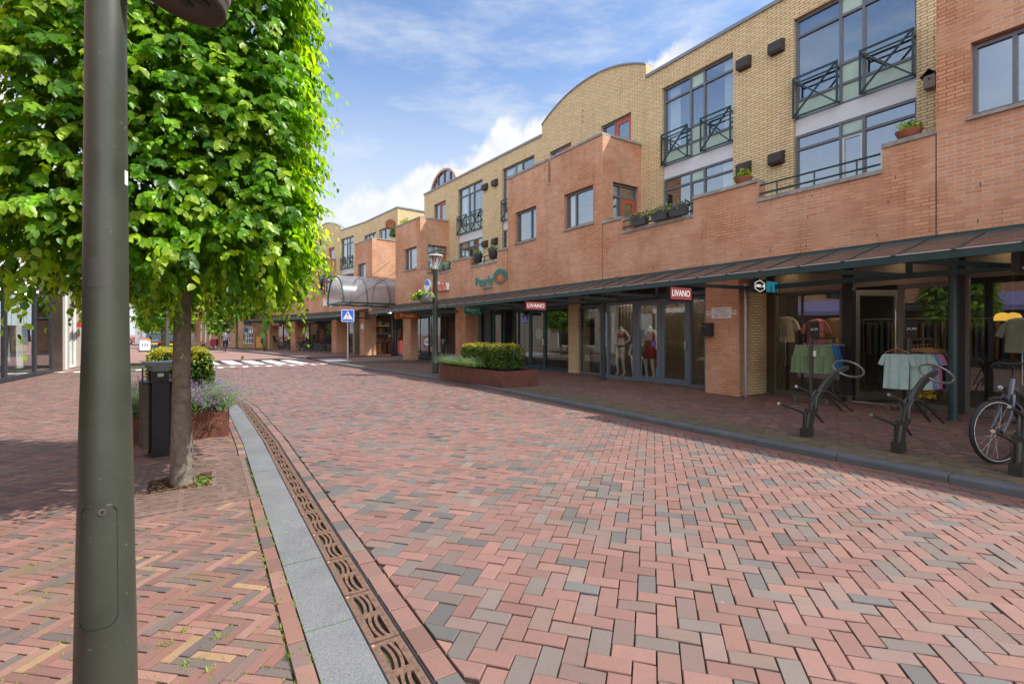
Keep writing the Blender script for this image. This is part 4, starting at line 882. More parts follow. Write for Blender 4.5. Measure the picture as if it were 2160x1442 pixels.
def shopfront(parent, Pl, Pr, z0, z1, muls, fm, fw=.06, kick=.12, doors=(), fascia=None, gm=None, name='shopfront'):
    M = frame(Pl, Pr); W = (Pr-Pl).length; f = MB(); g = MB(); xs = [0]+[m*W for m in muls]+[W]
    for k, x in enumerate(xs): lo = x if k == 0 else x-fw if k == len(xs)-1 else x-fw/2; f.box(lo, lo+fw, 0, .09, z0, z1, M)
    dr = []
    for k, (a, b) in enumerate(zip(xs, xs[1:])):
        a2 = a+(fw if k == 0 else fw/2); b2 = b-(fw if k == len(xs)-2 else fw/2); f.box(a2, b2, .002, .088, z1-fw, z1, M)
        if k in doors: dr.append((a2+.004, b2-.004)); continue
        f.box(a2, b2, .002, .088, z0, z0+kick, M); g.box(a2-.005, b2+.005, .04, .048, z0+kick-.005, z1-fw+.005, M)
    o = part(name, f, fm, parent, True)
    if g.v: part('pane', g, gm or M_shopglass, o, True)
    for a, b in dr:
        d = MB(); t = .09
        for X0, X1, Z0, Z1 in ((a, a+t, z0+.01, z1-fw-.004), (b-t, b, z0+.01, z1-fw-.004), (a+t, b-t, z0+.01, z0+.16), (a+t, b-t, z1-fw-.09, z1-fw-.004)): d.box(X0, X1, .01, .08, Z0, Z1, M)
        dd = part('door', d, fm, parent, True); e = MB(); e.box(a+t-.005, b-t+.005, .04, .048, z0+.155, z1-fw-.085, M); part('pane', e, gm or M_shopglass, dd, True)
        e = MB(); e.box(b-.075, b-.02, -.035, .01, z0+.95, z0+1.18, M); part('handle', e, paint('steel_handle', (.5, .5, .5), .3, .7), dd, True)
    if fascia: b = MB(); b.box(0, W, .01, .06, z1+.002, fascia[0], M); part('fascia', b, fascia[1], parent, True)
    return o
def pillar(parent, path, s0, s1, o0, o1, mat, z1=2.86):
    b = MB(); pa, pb = path.off(o0), path.off(o1); q = [opos(path, pa, s0), opos(path, pb, s0), opos(path, pb, s1), opos(path, pa, s1)]; b.prism([(p.x, p.y, -.02) for p in q], (0, 0, z1+.02)); return part('pillar', b, mat, parent, True, True)
def seg2(path, o, u0, u1): pa = path.off(o); return pa.at(u0), pa.at(u1)
# ---------------------------------------------------------------- near block
nb = thing('apartment_block', 'long red and yellow brick apartment block with an arched gable over the glass-roofed shops', 'building', tuple(FAC.pos(14)))
S0, S1 = -4.0, 31.66; yo = lambda s: s   # facade distance from the right
tops = [(S0, 8.0, 7.34), (8.0, 8.75, 4.70), (8.75, 11.02, 4.27), (11.02, 12.64, 4.70), (12.64, 15.02, 4.27), (15.02, 15.79, 4.70), (15.79, 18.30, 7.34), (18.30, 18.44, 6.5), (18.44, 20.97, 7.34),
        (20.97, 21.67, 4.70), (21.67, 23.68, 4.27), (23.68, 25.34, 4.70), (25.34, 27.82, 4.27), (27.82, 28.54, 4.70), (28.54, S1, 7.34)]
fwin = [(6.2, 7.58), (16.2, 17.57), (19.12, 20.45), (28.95, 30.47)]
part('red_brick_wall', wall(MB(), FAC, S0, S1, 2.84, tops, [(a, b, 4.82, 5.97) for a, b in fwin]), M_red, nb, True, True)
for a, b, z in tops: part('coping', coping(MB(), FAC, a, b, z, .3 if 6 < z < 6.6 else .36), M_conc, nb, True)
# weep holes and the vertical joint lines of the brickwork
wh = MB()
for s in np.arange(S0, S1, .98):
    for z in (3.17, 3.72, 4.12) if not (15.8 < s < 20.9 or s > 28.6 or s < 8) else (3.17, 3.72, 6.25, 7.1):
        p = FAC.pos(s+.3*math.sin(s*5+z)); t = FAC.tan(s); n = FAC.nrm(s); wh.prism([(p.x+t.x*k-n.x*.002, p.y+t.y*k-n.y*.002, z) for k in (0, .012)]+[(p.x+t.x*k-n.x*.002, p.y+t.y*k-n.y*.002, z+.055) for k in (.012, 0)], tuple(n*.004))
for s, z1 in ((8.0, 4.72), (15.79, 4.72), (20.97, 4.72), (28.54, 4.72)):
    p = FAC.pos(s); t = FAC.tan(s); n = FAC.nrm(s); wh.prism([(p.x+t.x*k-n.x*.003, p.y+t.y*k-n.y*.003, 2.9) for k in (-.007, .007)]+[(p.x+t.x*k-n.x*.003, p.y+t.y*k-n.y*.003, z1) for k in (.007, -.007)], tuple(n*.006))
part('brick_joints', wh, M_black, nb, True)['kind'] = 'stuff'
for k, (a, b) in enumerate(fwin):
    Pl, Pr = FAC.pos(b), FAC.pos(a); W = (Pr-Pl).length
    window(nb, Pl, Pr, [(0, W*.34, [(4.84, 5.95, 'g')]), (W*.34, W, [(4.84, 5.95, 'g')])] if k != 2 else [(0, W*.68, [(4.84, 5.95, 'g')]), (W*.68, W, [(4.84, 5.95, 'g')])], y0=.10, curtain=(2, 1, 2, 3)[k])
    sl = MB(); rail_box(sl, FAC, a-.04, b+.04, -.05, .12, 4.77, 4.822); part('window_sill', sl, M_conc, nb, True)
# bay side walls with the balcony doors, bay roofs, balcony floors
bx_ = [(8.0, False), (15.79, True), (20.97, False), (28.54, True), (31.66, False)]
for s, door in bx_:
    pf, pb_ = opos(FAC, FAC, s), opos(FAC, YEL, s)
    if not door:
        w_ = Path([tuple(pf[:2]), tuple(pb_[:2])]); part('bay_side_wall', wall(MB(), w_, .301, w_.L[1], 2.84, 7.34, (), .25), M_red, nb, True, True); continue
    w_ = Path([tuple(pb_[:2]), tuple(pf[:2])]); Lw = w_.L[1]; d0, d1 = .12, Lw-.42
    part('bay_side_wall', wall(MB(), w_, 0, Lw-.301, 2.84, 7.34, [(d0, d1, 3.9, 6.02)], .25), M_red, nb, True, True)
    c_ = MB(); coping(c_, w_, 0, Lw-.34, 7.34, .3); part('coping', c_, M_conc, nb, True)
    Pl, Pr = w_.pos(d1), w_.pos(d0); W = (Pr-Pl).length
    window(nb, Pl, Pr, [(0, W*.36, [(3.95, 5.62, 'g'), (5.62, 6.0, 'g')]), (W*.36, W, [(3.95, 5.62, 'r'), (5.62, 6.0, 'g')])], 'balcony_door', y0=.08, curtain=1)
fl = MB()
for a, b, z in ((8.0, 15.79, 3.85), (20.97, 28.54, 3.85), (15.79, 20.97, 7.2), (28.54, 31.66, 7.2), (S0, 8.0, 7.2)): rail_box(fl, FAC, a+.01, b-.01, .29, 1.66, z-.15, z)
rail_box(fl, FAC, S0, S1, .02, 9.5, 2.86, 3.02)
part('balcony_floor', fl, M_conc, nb, True)
# yellow brick upper wall
def yh(s): return s
G = [(8.75, 11.08), (12.62, 14.93), (21.42, 23.72), (25.32, 27.63)]; sd = [(16.18, 17.55), (19.13, 20.42), (28.93, 30.29)]
part('yellow_brick_wall', wall(MB(), YEL, S0, 31.46, 3.8, 9.36, [(a, b, 3.86, 8.78) for a, b in G]+[(a, b, 7.22, 8.57) for a, b in sd]), M_yel, nb, True, True)
ga, gb_ = 15.56, 20.94; cpt, rr_ = (ga+gb_)/2, None; c2 = (gb_-ga)/2; rise = .68; Rr = (c2*c2+rise*rise)/(2*rise); zc = 9.79+rise-Rr
arc = [(cpt+c2*math.cos(a), zc+Rr*math.sin(b)) for a, b in ((0, 0),)] if False else []
for k in range(29): x = -c2+2*c2*k/28; arc.append((cpt+x, zc+math.sqrt(Rr*Rr-x*x)))
P0, P1 = YEL.pos(ga), YEL.pos(gb_); lrp = lambda s: P0+(P1-P0)*((s-ga)/(gb_-ga)); nn = YEL.nrm(18)
b = MB().prism([(lrp(s).x, lrp(s).y, z) for s, z in [(ga, 9.361)]+arc+[(gb_, 9.361)]], tuple(nn*.3)); part('arched_gable', b, M_yel, nb, True, True)
M_zinc = paint('zinc_roof_trim', (.26, .28, .30), .45, .4, .15)
b = MB()
for (s, z), (s2, z2) in zip(arc, arc[1:]): p, q = lrp(s)-nn*.04, lrp(s2)-nn*.04; b.prism([(p.x, p.y, z), (q.x, q.y, z2), (q.x, q.y, z2+.05), (p.x, p.y, z+.05)], tuple(nn*.38))
for a, e in ((S0, ga-.01), (gb_+.01, 31.48)): rail_box(b, YEL, a, e, -.05, .3, 9.362, 9.45)
part('roof_trim', b, M_zinc, nb, True)
b = MB()
for z in (9.02, 9.22, 9.42): p = lrp(18.45)-nn*.004; t = YEL.tan(18); b.prism([(p.x, p.y, z), (p.x+t.x*.09, p.y+t.y*.09, z), (p.x+t.x*.09, p.y+t.y*.09, z+.09), (p.x, p.y, z+.09)], tuple(nn*.01))
part('air_bricks', b, paint('clay_vent', (.30, .25, .2), .8), nb, True)
b = MB(); rail_box(b, YEL, S0, 31.4, .3, 10, 9.2, 9.3); bp_ = YEL.off(10)
for a, e in zip(YEL.sample(S0, 31.4), YEL.sample(S0, 31.4)[1:]): p, q = opos(YEL, bp_, a), opos(YEL, bp_, e); b.quad((p.x, p.y, 0), (q.x, q.y, 0), (q.x, q.y, 9.3), (p.x, p.y, 9.3))
for s in (S0, 31.4):
    p, q = opos(YEL, YEL, s), opos(YEL, bp_, s); p = p+YEL.nrm(s)*.302; b.quad((p.x, p.y, 0), (q.x, q.y, 0), (q.x, q.y, 9.3), (p.x, p.y, 9.3))
part('roof', b, paint('roof_felt', (.07, .07, .07), .9), nb, True)
for k, (a, e) in enumerate(G):
    Pl, Pr = YEL.pos(e), YEL.pos(a); W = (Pr-Pl).length; x1, x2 = W*.41, W*.60
    up = lambda z: [(6.44, 6.88, 'p'), (6.88, 8.37, 'g'), (8.37, 8.78, 'g')]
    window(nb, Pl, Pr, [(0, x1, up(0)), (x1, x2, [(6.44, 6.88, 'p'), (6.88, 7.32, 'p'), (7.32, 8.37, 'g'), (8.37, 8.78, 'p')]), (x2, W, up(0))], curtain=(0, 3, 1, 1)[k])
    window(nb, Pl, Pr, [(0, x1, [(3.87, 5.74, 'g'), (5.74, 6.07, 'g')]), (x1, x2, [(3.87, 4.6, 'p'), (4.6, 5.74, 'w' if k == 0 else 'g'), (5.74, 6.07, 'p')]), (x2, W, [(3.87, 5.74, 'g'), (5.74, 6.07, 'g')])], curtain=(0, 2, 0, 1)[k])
    b = MB(); M = frame(Pl, Pr); b.box(.002, W-.002, .085, .16, 6.072, 6.438, M); part('spandrel_panel', b, M_white, nb, True)
    xrail(nb, Pl+(Pr-Pl).normalized()*.01, Pl+(Pr-Pl).normalized()*(x1+.02), 6.44, 7.37); xrail(nb, Pl+(Pr-Pl).normalized()*(x2-.02), Pr-(Pr-Pl).normalized()*.01, 6.44, 7.37)
for a, e in sd:
    Pl, Pr = YEL.pos(e), YEL.pos(a); W = (Pr-Pl).length; window(nb, Pl, Pr, [(0, W*.42, [(7.25, 8.56, 'g')]), (W*.42, W, [(7.25, 8.56, 'r')])], 'terrace_door')
vm = []
for s in (11.46, 12.29, 24.21, 25.03):
    for z in (8.3, 5.65):
        p = YEL.pos(s); M = frame(p+YEL.tan(s)*.15, p-YEL.tan(s)*.15); b = MB(); pr = [(0, z-.13), (-.14, z-.15), (-.17, z-.10), (-.17, z+.08), (-.12, z+.13), (0, z+.15)]
        b.prism([M @ Vector((0, y, zz)) for y, zz in pr], M.to_3x3() @ Vector((.32, 0, 0))); b.box(-.01, .33, -.012, -.001, z-.15, z+.16, M); part('vent_box', b, M_vent, nb, True)
for s0, s1, z in ((8.80, 11.0, 4.34), (12.66, 15.0, 4.34), (21.7, 23.66, 4.34), (25.36, 27.8, 4.34)): tuberail(nb, FAC, s0, s1, z)
# barrel-roofed glass dormer at the far end of the roof
Dn = YEL.nrm(31); Dt = YEL.tan(31); Dc = YEL.pos(31.2)+Dn*1.1; b = MB(); M = Matrix(((Dt.x*-1, Dn.x, 0, Dc.x), (Dt.y*-1, Dn.y, 0, Dc.y), (0, 0, 1, 0), (0, 0, 0, 1)))
hw = 1.5; zs = 9.75; n = 18; ri = [(hw*math.cos(a), zs+1.15*math.sin(a)) for a in np.linspace(math.pi, 0, n)]; ro = [(hw*1.09*math.cos(a), zs-.03+1.3*math.sin(a)) for a in np.linspace(math.pi, 0, n)]
for i in range(n-1): b.prism([M @ Vector((x, -.05, z)) for x, z in (ri[i], ri[i+1], ro[i+1], ro[i])], tuple(Dn*3.5))
dm = part('dormer_roof', b, paint('pink_plaster_fascia', (.50, .30, .25), .7), nb, True)
b = MB(); b.prism([M @ Vector((x, .06, z)) for x, z in [(-hw, 7.9), (hw, 7.9)]+ri[::-1]], tuple(Dn*.01)); b.box(-hw+.01, -hw+.03, .08, 3.4, 7.9, zs, M); part('pane', b, M_glass, dm, True)
b = MB()
for x in (-hw, -.75, 0, .72, hw-.07): b.box(x, x+.07, 0, .055, 7.9, zs+1.1*math.sqrt(max(.02, 1-((x+.03)/hw)**2)), M)
for z in (7.9, 8.75, 9.7): b.box(-hw, hw, .001, .05, z, z+.06, M)
part('frame', b, M_frame, dm, True)
# ---------------------------------------------------------------- glass canopy along the shops
def canopy(parent, path, s0, s1, out=1.4, step=.68, name='canopy', skip=()):
    f = MB(); fo = path.off(-out); po = path.off(-.06)
    rail_box(f, path, s0, s1, -out-.03, -out+.03, 2.50, 2.60); f.tube([(*opos(path, po, s)[:2], 2.97) for s in path.sample(s0, s1)], .055, 10); rail_box(f, path, s0, s1, -.02, .004, 3.03, 3.06)
    rail_box(f, path, s0, s1, .02, .10, 2.40, 2.49)
    xs = np.arange(s0+.2, s1, step)
    for k, s in enumerate(xs):
        a, b = opos(path, fo, s), opos(path, po, s); f.bar((a.x, a.y, 2.612), (b.x, b.y, 3.005), .03, .028)
        f.box(-.05, .05, -.04, .05, -.012, .012, tr(a.x, a.y, 2.615))
    for s in np.arange(s0+.5, s1-.3, 1.36):
        a, b = opos(path, path.off(.06), s), opos(path, fo, s+.9 if s+.9 < s1 else s1)
        if any(abs(s+.45-q) < .75 for q in skip): continue
        f.bar((a.x, a.y, 2.44), (b.x, b.y, 2.53), .05, .075); f.box(-.035, .035, -.035, .035, 2.49, 2.95, tr(a.x, a.y, 0))
    c = part(name, f, M_green, parent, True)
    g = MB(); xx = path.sample(s0, s1)
    for a, b in zip(xx, xx[1:]):
        q = [(opos(path, fo, a), 2.607), (opos(path, po, a), 2.992), (opos(path, po, b), 2.992), (opos(path, fo, b), 2.607)]; g.add([(p.x, p.y, z+dz) for dz in (0, .008) for p, z in q], [[3, 2, 1, 0], [4, 5, 6, 7], [0, 1, 5, 4], [1, 2, 6, 5], [2, 3, 7, 6], [3, 0, 4, 7]])
    part('canopy_glass', g, M_canopy, c, True); e = MB(); rail_box(e, path, s0, s1, -out-.036, -out+.09, 2.609, 2.622); part('canopy_gasket', e, paint('pale_gasket', (.5, .47, .44), .7), c, True); return c
m, nt, out = newmat('dusty_canopy_glass'); t = nt.nodes.new('ShaderNodeBsdfTransparent'); t.inputs[0].default_value = (.90, .80, .74, 1); d = nt.nodes.new('ShaderNodeBsdfDiffuse'); nz_ = noise(nt, 5, 5, .7); cr = ramp(nt, nz_.outputs[0], [(.3, (.25, .175, .145)), (.75, (.42, .335, .28))]); nt.links.new(cr.outputs[0], d.inputs[0])
g = nt.nodes.new('ShaderNodeBsdfGlossy'); g.inputs['Roughness'].default_value = .12; mx = nt.nodes.new('ShaderNodeMixShader'); mx.inputs[0].default_value = .27; nt.links.new(t.outputs[0], mx.inputs[1]); nt.links.new(d.outputs[0], mx.inputs[2])
m2 = nt.nodes.new('ShaderNodeMixShader'); m2.inputs[0].default_value = .06; nt.links.new(mx.outputs[0], m2.inputs[1]); nt.links.new(g.outputs[0], m2.inputs[2]); nt.links.new(m2.outputs[0], out.inputs[0]); M_canopy = m
canopy(nb, FAC, S0+1, 31.9, skip=[FAC.hit(u)-.3 for u in (1434, 1129, 1612, 998, 860)])
# ---------------------------------------------------------------- ground floor of the near block
M_beige = paint('beige_grey_fascia', (.30, .275, .25), .6, 0, .08); M_slate = paint('slate_blue_frame', (.155, .19, .235), .4, .2, .08); M_teal = paint('dark_teal_frame', (.012, .055, .065), .4, .1, .12); M_bronze = paint('bronze_frame', (.16, .145, .13), .4, .4, .1)
M_plank = paint('brown_plank_wall', (.085, .058, .042), .6, 0, .2, 3)
pillar(nb, FAC, FAC.hit(1558), FAC.hit(1488), 0, .42, M_red); pillar(nb, FAC, FAC.hit(982), FAC.hit(961), 0, .5, M_red); pillar(nb, FAC, FAC.hit(866), FAC.hit(850), 0, .42, M_red)
for u in (2010.5, 1273, 2330, 1131): 
    if u == 1131: continue
    c = FAC.off(.10); p = c.at(u); b = MB().tube([(p.x, p.y, -.02), (p.x, p.y, 2.86)], .062, 20).tube([(p.x, p.y, PZ), (p.x, p.y, PZ+.02)], .10, 20); part('steel_column', b, M_green, nb, True)
o12 = FAC.off(1.2)
pillar(nb, o12, o12.hit(1222), o12.hit(1201), -.05, .5, M_yel, 2.85)
pillar(nb, FAC, FAC.off(.5).hit(1580), FAC.hit(1520), .425, 1.25, M_yel, 2.85)
Pl, Pr = FAC.off(1.05).at(2034), FAC.off(1.05).pos(4.6); shopfront(nb, Pl, Pr, PZ, 2.48, (.42,), M_bronze, fascia=(2.86, M_beige))
b = MB(); Pl, Pr = seg2(FAC, 1.0, 2018, 2033); b.box(0, (Pr-Pl).length, 0, .3, 0, 2.86, frame(Pl, Pr)); part('black_pier', b, M_black, nb, True)
Pl, Pr = seg2(FAC, 1.15, 1893.5, 2018); shopfront(nb, Pl, Pr, PZ, 2.40, (), M_bronze, .09, .1, fascia=(2.86, M_beige))
Pl, Pr = seg2(FAC, 1.15, 1797, 1893.5); b = MB(); W = (Pr-Pl).length; b.box(0, W, .01, .06, 2.402, 2.86, frame(Pl, Pr)); b.box(0, W, -.02, .10, PZ-.02, PZ+.02, frame(Pl, Pr)); part('doorway_lintel', b, M_beige, nb, True)
DM = frame(Pl, Pr) @ tr(.03, .1, 0) @ rotz(R(62)); d = MB()
for X0, X1, Z0, Z1 in ((0, .09, .12, 2.36), (.86, .95, .12, 2.36), (.09, .86, .12, .28), (.09, .86, 2.24, 2.36)): d.box(X0, X1, 0, .05, Z0, Z1, DM)
od = part('open_door', d, M_bronze, nb, True); e = MB(); e.box(.085, .865, .02, .028, .275, 2.245, DM); part('pane', e, M_shopglass, od, True); e = MB(); e.tube([DM @ Vector((.82, -.05, .45)), DM @ Vector((.82, -.05, 1.95))], .016, 8); part('handle', e, M_chrome, od, True)
b = MB(); Pl, Pr = seg2(FAC, 1.12, 1776, 1797); b.box(0, (Pr-Pl).length, 0, .16, 0, 2.42, frame(Pl, Pr)); b.box(0, (Pr-Pl).length, 0.012, .06, 2.421, 2.86, frame(Pl, Pr)); part('black_pier', b, M_black, nb, True)
Pl, Pr = seg2(FAC, 1.2, 1633, 1776); shopfront(nb, Pl, Pr, PZ, 2.40, (), M_bronze, .05, .1, fascia=(2.86, M_beige))
b = MB(); Pl, Pr = seg2(FAC, 1.2, 1584, 1633); W = (Pr-Pl).length
for k in range(9): b.box(W*k/9+.003, W*(k+1)/9-.003, .0, .05, 0, 2.86, frame(Pl, Pr))
b.box(W*.34, W*.62, -.012, -.001, 1.9, 2.25, frame(Pl, Pr)); part('plank_wall', b, M_plank, nb, True)
Pl, Pr = seg2(FAC, .72, 1455, 1489); shopfront(nb, Pl, Pr, PZ, 2.42, (), M_slate, .05, .06, fascia=(2.86, M_black))
Pl, Pr = seg2(FAC, .70, 1339, 1455); shopfront(nb, Pl, Pr, PZ, 2.42, (.49,), M_slate, .07, doors=(0, 1), fascia=(2.86, M_black))
Pl, Pr = seg2(FAC, .72, 1279.5, 1338.5); shopfront(nb, Pl, Pr, PZ, 2.42, (), M_slate, .08, .1, fascia=(2.86, M_black))
Pl, Pr = FAC.off(1.25).at(1223), FAC.off(1.25).at(1268); shopfront(nb, Pl, Pr, PZ, 2.42, (), M_slate, .07, .06, fascia=(2.86, M_black))
P3 = FAC.off(.74).at(1280.5); shopfront(nb, FAC.off(1.24).at(1268.5), P3, PZ, 2.42, (), M_slate, .06, .06)
Pl, Pr = seg2(FAC, 1.2, 1084, 1200); shopfront(nb, Pl, Pr, PZ, 2.42, (.09, .31, .6), M_teal, .06, .1, doors=(2,), fascia=(2.86, M_teal))
Pl, Pr = seg2(FAC, 1.45, 1035, 1086); shopfront(nb, Pl, Pr, PZ, 2.5, (.12, .55), M_teal, .08, .1, fascia=(2.86, M_teal))
b = MB(); Pl, Pr = seg2(FAC, 1.4, 1008, 1035); b.box(0, (Pr-Pl).length, 0, .06, 0, 2.85, frame(Pl, Pr)); part('grey_panel_wall', b, paint('slate_grey_panel', (.06, .075, .08), .5), nb, True)
b = MB(); Pl, Pr = seg2(FAC, 1.75, 975, 1010); b.box(0, (Pr-Pl).length, 0, .06, 0, 2.85, frame(Pl, Pr)); part('recess_wall', b, M_yel, nb, True, True)
Pl, Pr = seg2(FAC, 1.3, 868, 962); shopfront(nb, Pl, Pr, PZ, 2.5, (.12, .42, .56, .8), M_black, .07, .1, fascia=(2.86, M_black))
# shop interiors: floor, ceiling, back and party walls per shop
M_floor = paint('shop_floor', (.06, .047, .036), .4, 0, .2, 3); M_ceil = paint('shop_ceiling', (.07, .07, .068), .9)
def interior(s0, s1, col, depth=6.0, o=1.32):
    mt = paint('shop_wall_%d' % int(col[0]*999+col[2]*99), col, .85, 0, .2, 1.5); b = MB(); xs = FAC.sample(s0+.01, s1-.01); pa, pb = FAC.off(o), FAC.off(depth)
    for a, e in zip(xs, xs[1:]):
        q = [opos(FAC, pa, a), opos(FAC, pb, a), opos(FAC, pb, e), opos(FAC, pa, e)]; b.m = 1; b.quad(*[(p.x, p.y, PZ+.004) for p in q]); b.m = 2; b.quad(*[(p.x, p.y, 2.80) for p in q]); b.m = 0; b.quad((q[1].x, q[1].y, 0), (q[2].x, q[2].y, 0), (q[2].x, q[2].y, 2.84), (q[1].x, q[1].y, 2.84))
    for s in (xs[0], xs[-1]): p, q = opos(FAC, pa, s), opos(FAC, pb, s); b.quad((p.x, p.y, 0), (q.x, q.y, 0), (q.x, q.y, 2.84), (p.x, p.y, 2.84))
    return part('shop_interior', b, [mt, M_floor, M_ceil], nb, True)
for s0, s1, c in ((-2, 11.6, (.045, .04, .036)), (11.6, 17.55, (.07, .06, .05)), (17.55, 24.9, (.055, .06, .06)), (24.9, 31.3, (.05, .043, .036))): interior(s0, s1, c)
M_warm = emit('warm_lamp', (1, .82, .60), 75); M_dim = emit('dim_warm_lamp', (1, .72, .35), 9)
b = MB()
for s, o in ((6.2, 1.75), (7.2, 3), (8.2, 1.45), (10.1, 1.45), (9.2, 3), (10.4, 4), (12.9, 1.5), (13.4, 2.8), (13.6, 1.1), (14.6, 1.3), (15.6, 1.7), (16.6, 2.0), (14.6, 3.4), (19.5, 3), (22, 3.2), (26.5, 2.6), (28.5, 3), (30, 2.4)): p = FAC.off(o).pos(s); part('ceiling_lamp', MB().tube([(p.x, p.y, 2.765), (p.x, p.y, 2.795)], .06, 12), M_warm, nb, True)
for u, o, z in ((1886, .92, 2.845), (1655, .98, 2.845), (2120, .85, 2.845)):
    p = FAC.off(o).at(u); part('soffit_lamp', MB().tube([(p.x, p.y, z-.03), (p.x, p.y, z)], .045, 12), M_dim, nb, True)
# ---------------------------------------------------------------- far block beyond the alley
fb = thing('apartment_block', 'smaller-looking far red and yellow brick block beyond the barrel-vaulted canopy', 'building', tuple(FAR.pos(8)))
YF = FAR.off(1.7); h1 = FAR.hit(748.6); f2 = FAR.hit(664); f3 = FAR.hit(640); FE = FAR.L[-1]
ftops = [(0, h1, 7.34), (h1, h1+.7, 4.70), (h1+.7, f2-.9, 4.27), (f2-.9, f2, 4.70), (f2, f3+.9, 7.34), (f3+.9, f3+2.2, 4.27), (f3+2.2, FE, 4.70)]
wa, wb = FAR.hit(771), FAR.hit(755); wc = f2+.55
part('red_brick_wall', wall(MB(), FAR, 0, FE, 2.84, ftops, [(wa, wb, 4.8, 5.97), (wc, wc+1.2, 4.8, 5.95)]), M_red, fb, True, True)
for a, b, z in ftops: part('coping', coping(MB(), FAR, a, b, z), M_conc, fb, True)
for a, b in ((wa, wb), (wc, wc+1.2)): Pl, Pr = FAR.pos(b), FAR.pos(a); W = (Pr-Pl).length; window(fb, Pl, Pr, [(0, W*.4, [(4.82, 5.95, 'g')]), (W*.4, W, [(4.82, 5.95, 'g')])], curtain=1)
for s, side, door in ((0, 1, 0), (f2, 1, 1), (h1, -1, 0)):
    pf, pb_ = opos(FAR, FAR, s), opos(FAR, YF, s)
    if s == 0: pb_ = pf+FAR.nrm(0)*5.0
    w_ = Path([tuple(pb_[:2]), tuple(pf[:2])]) if side > 0 else Path([tuple(pf[:2]), tuple(pb_[:2])]); Lw = w_.L[1]; hs = [(.25, Lw-.35, 3.9, 6.0)] if door else []
    a0, a1 = (0, Lw-.302) if side > 0 else (.302, Lw)
    part('bay_side_wall', wall(MB(), w_, a0, a1, 2.84, 7.34, hs, .25), M_red, fb, True, True)
    if side > 0: c_ = MB(); coping(c_, w_, 0, a1-.04, 7.34, .3); part('coping', c_, M_conc, fb, True)
    if door: Pl, Pr = w_.pos(Lw-.35), w_.pos(.25); W = (Pr-Pl).length; window(fb, Pl, Pr, [(0, W*.36, [(3.95, 5.6, 'g'), (5.6, 5.98, 'g')]), (W*.36, W, [(3.95, 5.6, 'r'), (5.6, 5.98, 'g')])], 'balcony_door', curtain=3)
tuberail(fb, FAR, h1+.75, f2-.95, 4.34); 
g5 = (YF.hit(746), YF.hit(719.5)); dr = (YF.hit(705.6), YF.hit(693)); tw = (YF.hit(793), YF.hit(768)); ow = (YF.hit(823), YF.hit(799))
part('yellow_brick_wall', wall(MB(), YF, 0, YF.L[-1], 3.8, 9.5, [(g5[0], g5[1], 3.86, 8.85), (dr[0], dr[1], 6.9, 8.4), (tw[0], tw[1], 7.22, 8.55), (ow[0], ow[1], 7.22, 8.55)]), M_yel, fb, True, True)
p, n_, t_ = YF.pos(0), YF.nrm(0), YF.tan(0); w_ = Path([tuple((p+n_*4)[:2]), tuple(p[:2])]); part('end_wall', wall(MB(), w_, 0, 3.698, 3.8, 9.5), M_yel, fb, True, True)
b = MB(); b.prism([(p.x-n_.x*.04+t_.x*.0-t_.x*.05, p.y-n_.y*.04-t_.y*.05, 9.502), (p.x+n_.x*4-t_.x*.05, p.y+n_.y*4-t_.y*.05, 9.502), (p.x+n_.x*4+t_.x*.3, p.y+n_.y*4+t_.y*.3, 9.502), (p.x-n_.x*.04+t_.x*.3, p.y-n_.y*.04+t_.y*.3, 9.502)], (0, 0, .09))
aa, ab = YF.hit(719), YF.hit(655); rail_box(b, YF, .31, aa, -.04, .3, 9.502, 9.59); rail_box(b, YF, ab, YF.L[-1], -.04, .3, 9.502, 9.59)
n = 20; arc = [(aa+(ab-aa)*k/n, 9.75+.75*math.sin(math.pi*k/n)**.8) for k in range(n+1)]
for (s, z), (s2, z2) in zip(arc, arc[1:]): p, q = YF.pos(s)-YF.nrm(s)*.04, YF.pos(s2)-YF.nrm(s2)*.04; b.prism([(p.x, p.y, z), (q.x, q.y, z2), (q.x, q.y, z2+.06), (p.x, p.y, z+.06)], tuple(YF.nrm(s)*.38))
part('roof_trim', b, M_zinc, fb, True); b = MB()
for (s, z), (s2, z2) in zip(arc, arc[1:]): p, q = YF.pos(s), YF.pos(s2); b.prism([(p.x, p.y, 9.501), (q.x, q.y, 9.501), (q.x, q.y, z2), (p.x, p.y, z)], tuple(YF.nrm(s)*.3))
part('arched_gable', b, M_yel, fb, True, True)
Pl, Pr = YF.pos(g5[1]), YF.pos(g5[0]); W = (Pr-Pl).length; up = [(6.44, 6.88, 'p'), (6.88, 8.4, 'g'), (8.4, 8.83, 'g')]
window(fb, Pl, Pr, [(0, W*.4, up), (W*.4, W*.6, [(6.44, 7.3, 'p'), (7.3, 8.4, 'g'), (8.4, 8.83, 'p')]), (W*.6, W, up)], curtain=1); window(fb, Pl, Pr, [(0, W*.4, [(3.87, 6.05, 'g')]), (W*.4, W*.6, [(3.87, 6.05, 'g')]), (W*.6, W, [(3.87, 6.05, 'g')])])
b = MB(); b.box(.002, W-.002, .085, .16, 6.052, 6.438, frame(Pl, Pr)); part('spandrel_panel', b, M_white, fb, True); d_ = (Pr-Pl).normalized(); xrail(fb, Pl, Pl+d_*W*.42, 6.44, 7.37); xrail(fb, Pl+d_*W*.58, Pr, 6.44, 7.37)
Pl, Pr = YF.pos(dr[1]), YF.pos(dr[0]); window(fb, Pl, Pr, [(0, (Pr-Pl).length, [(6.92, 8.38, 'r')])], 'terrace_door')
Pl, Pr = YF.pos(tw[1]), YF.pos(tw[0]); W = (Pr-Pl).length; window(fb, Pl, Pr, [(W*k/3, W*(k+1)/3, [(7.24, 8.1, 'g'), (8.1, 8.53, 'g')]) for k in range(3)])
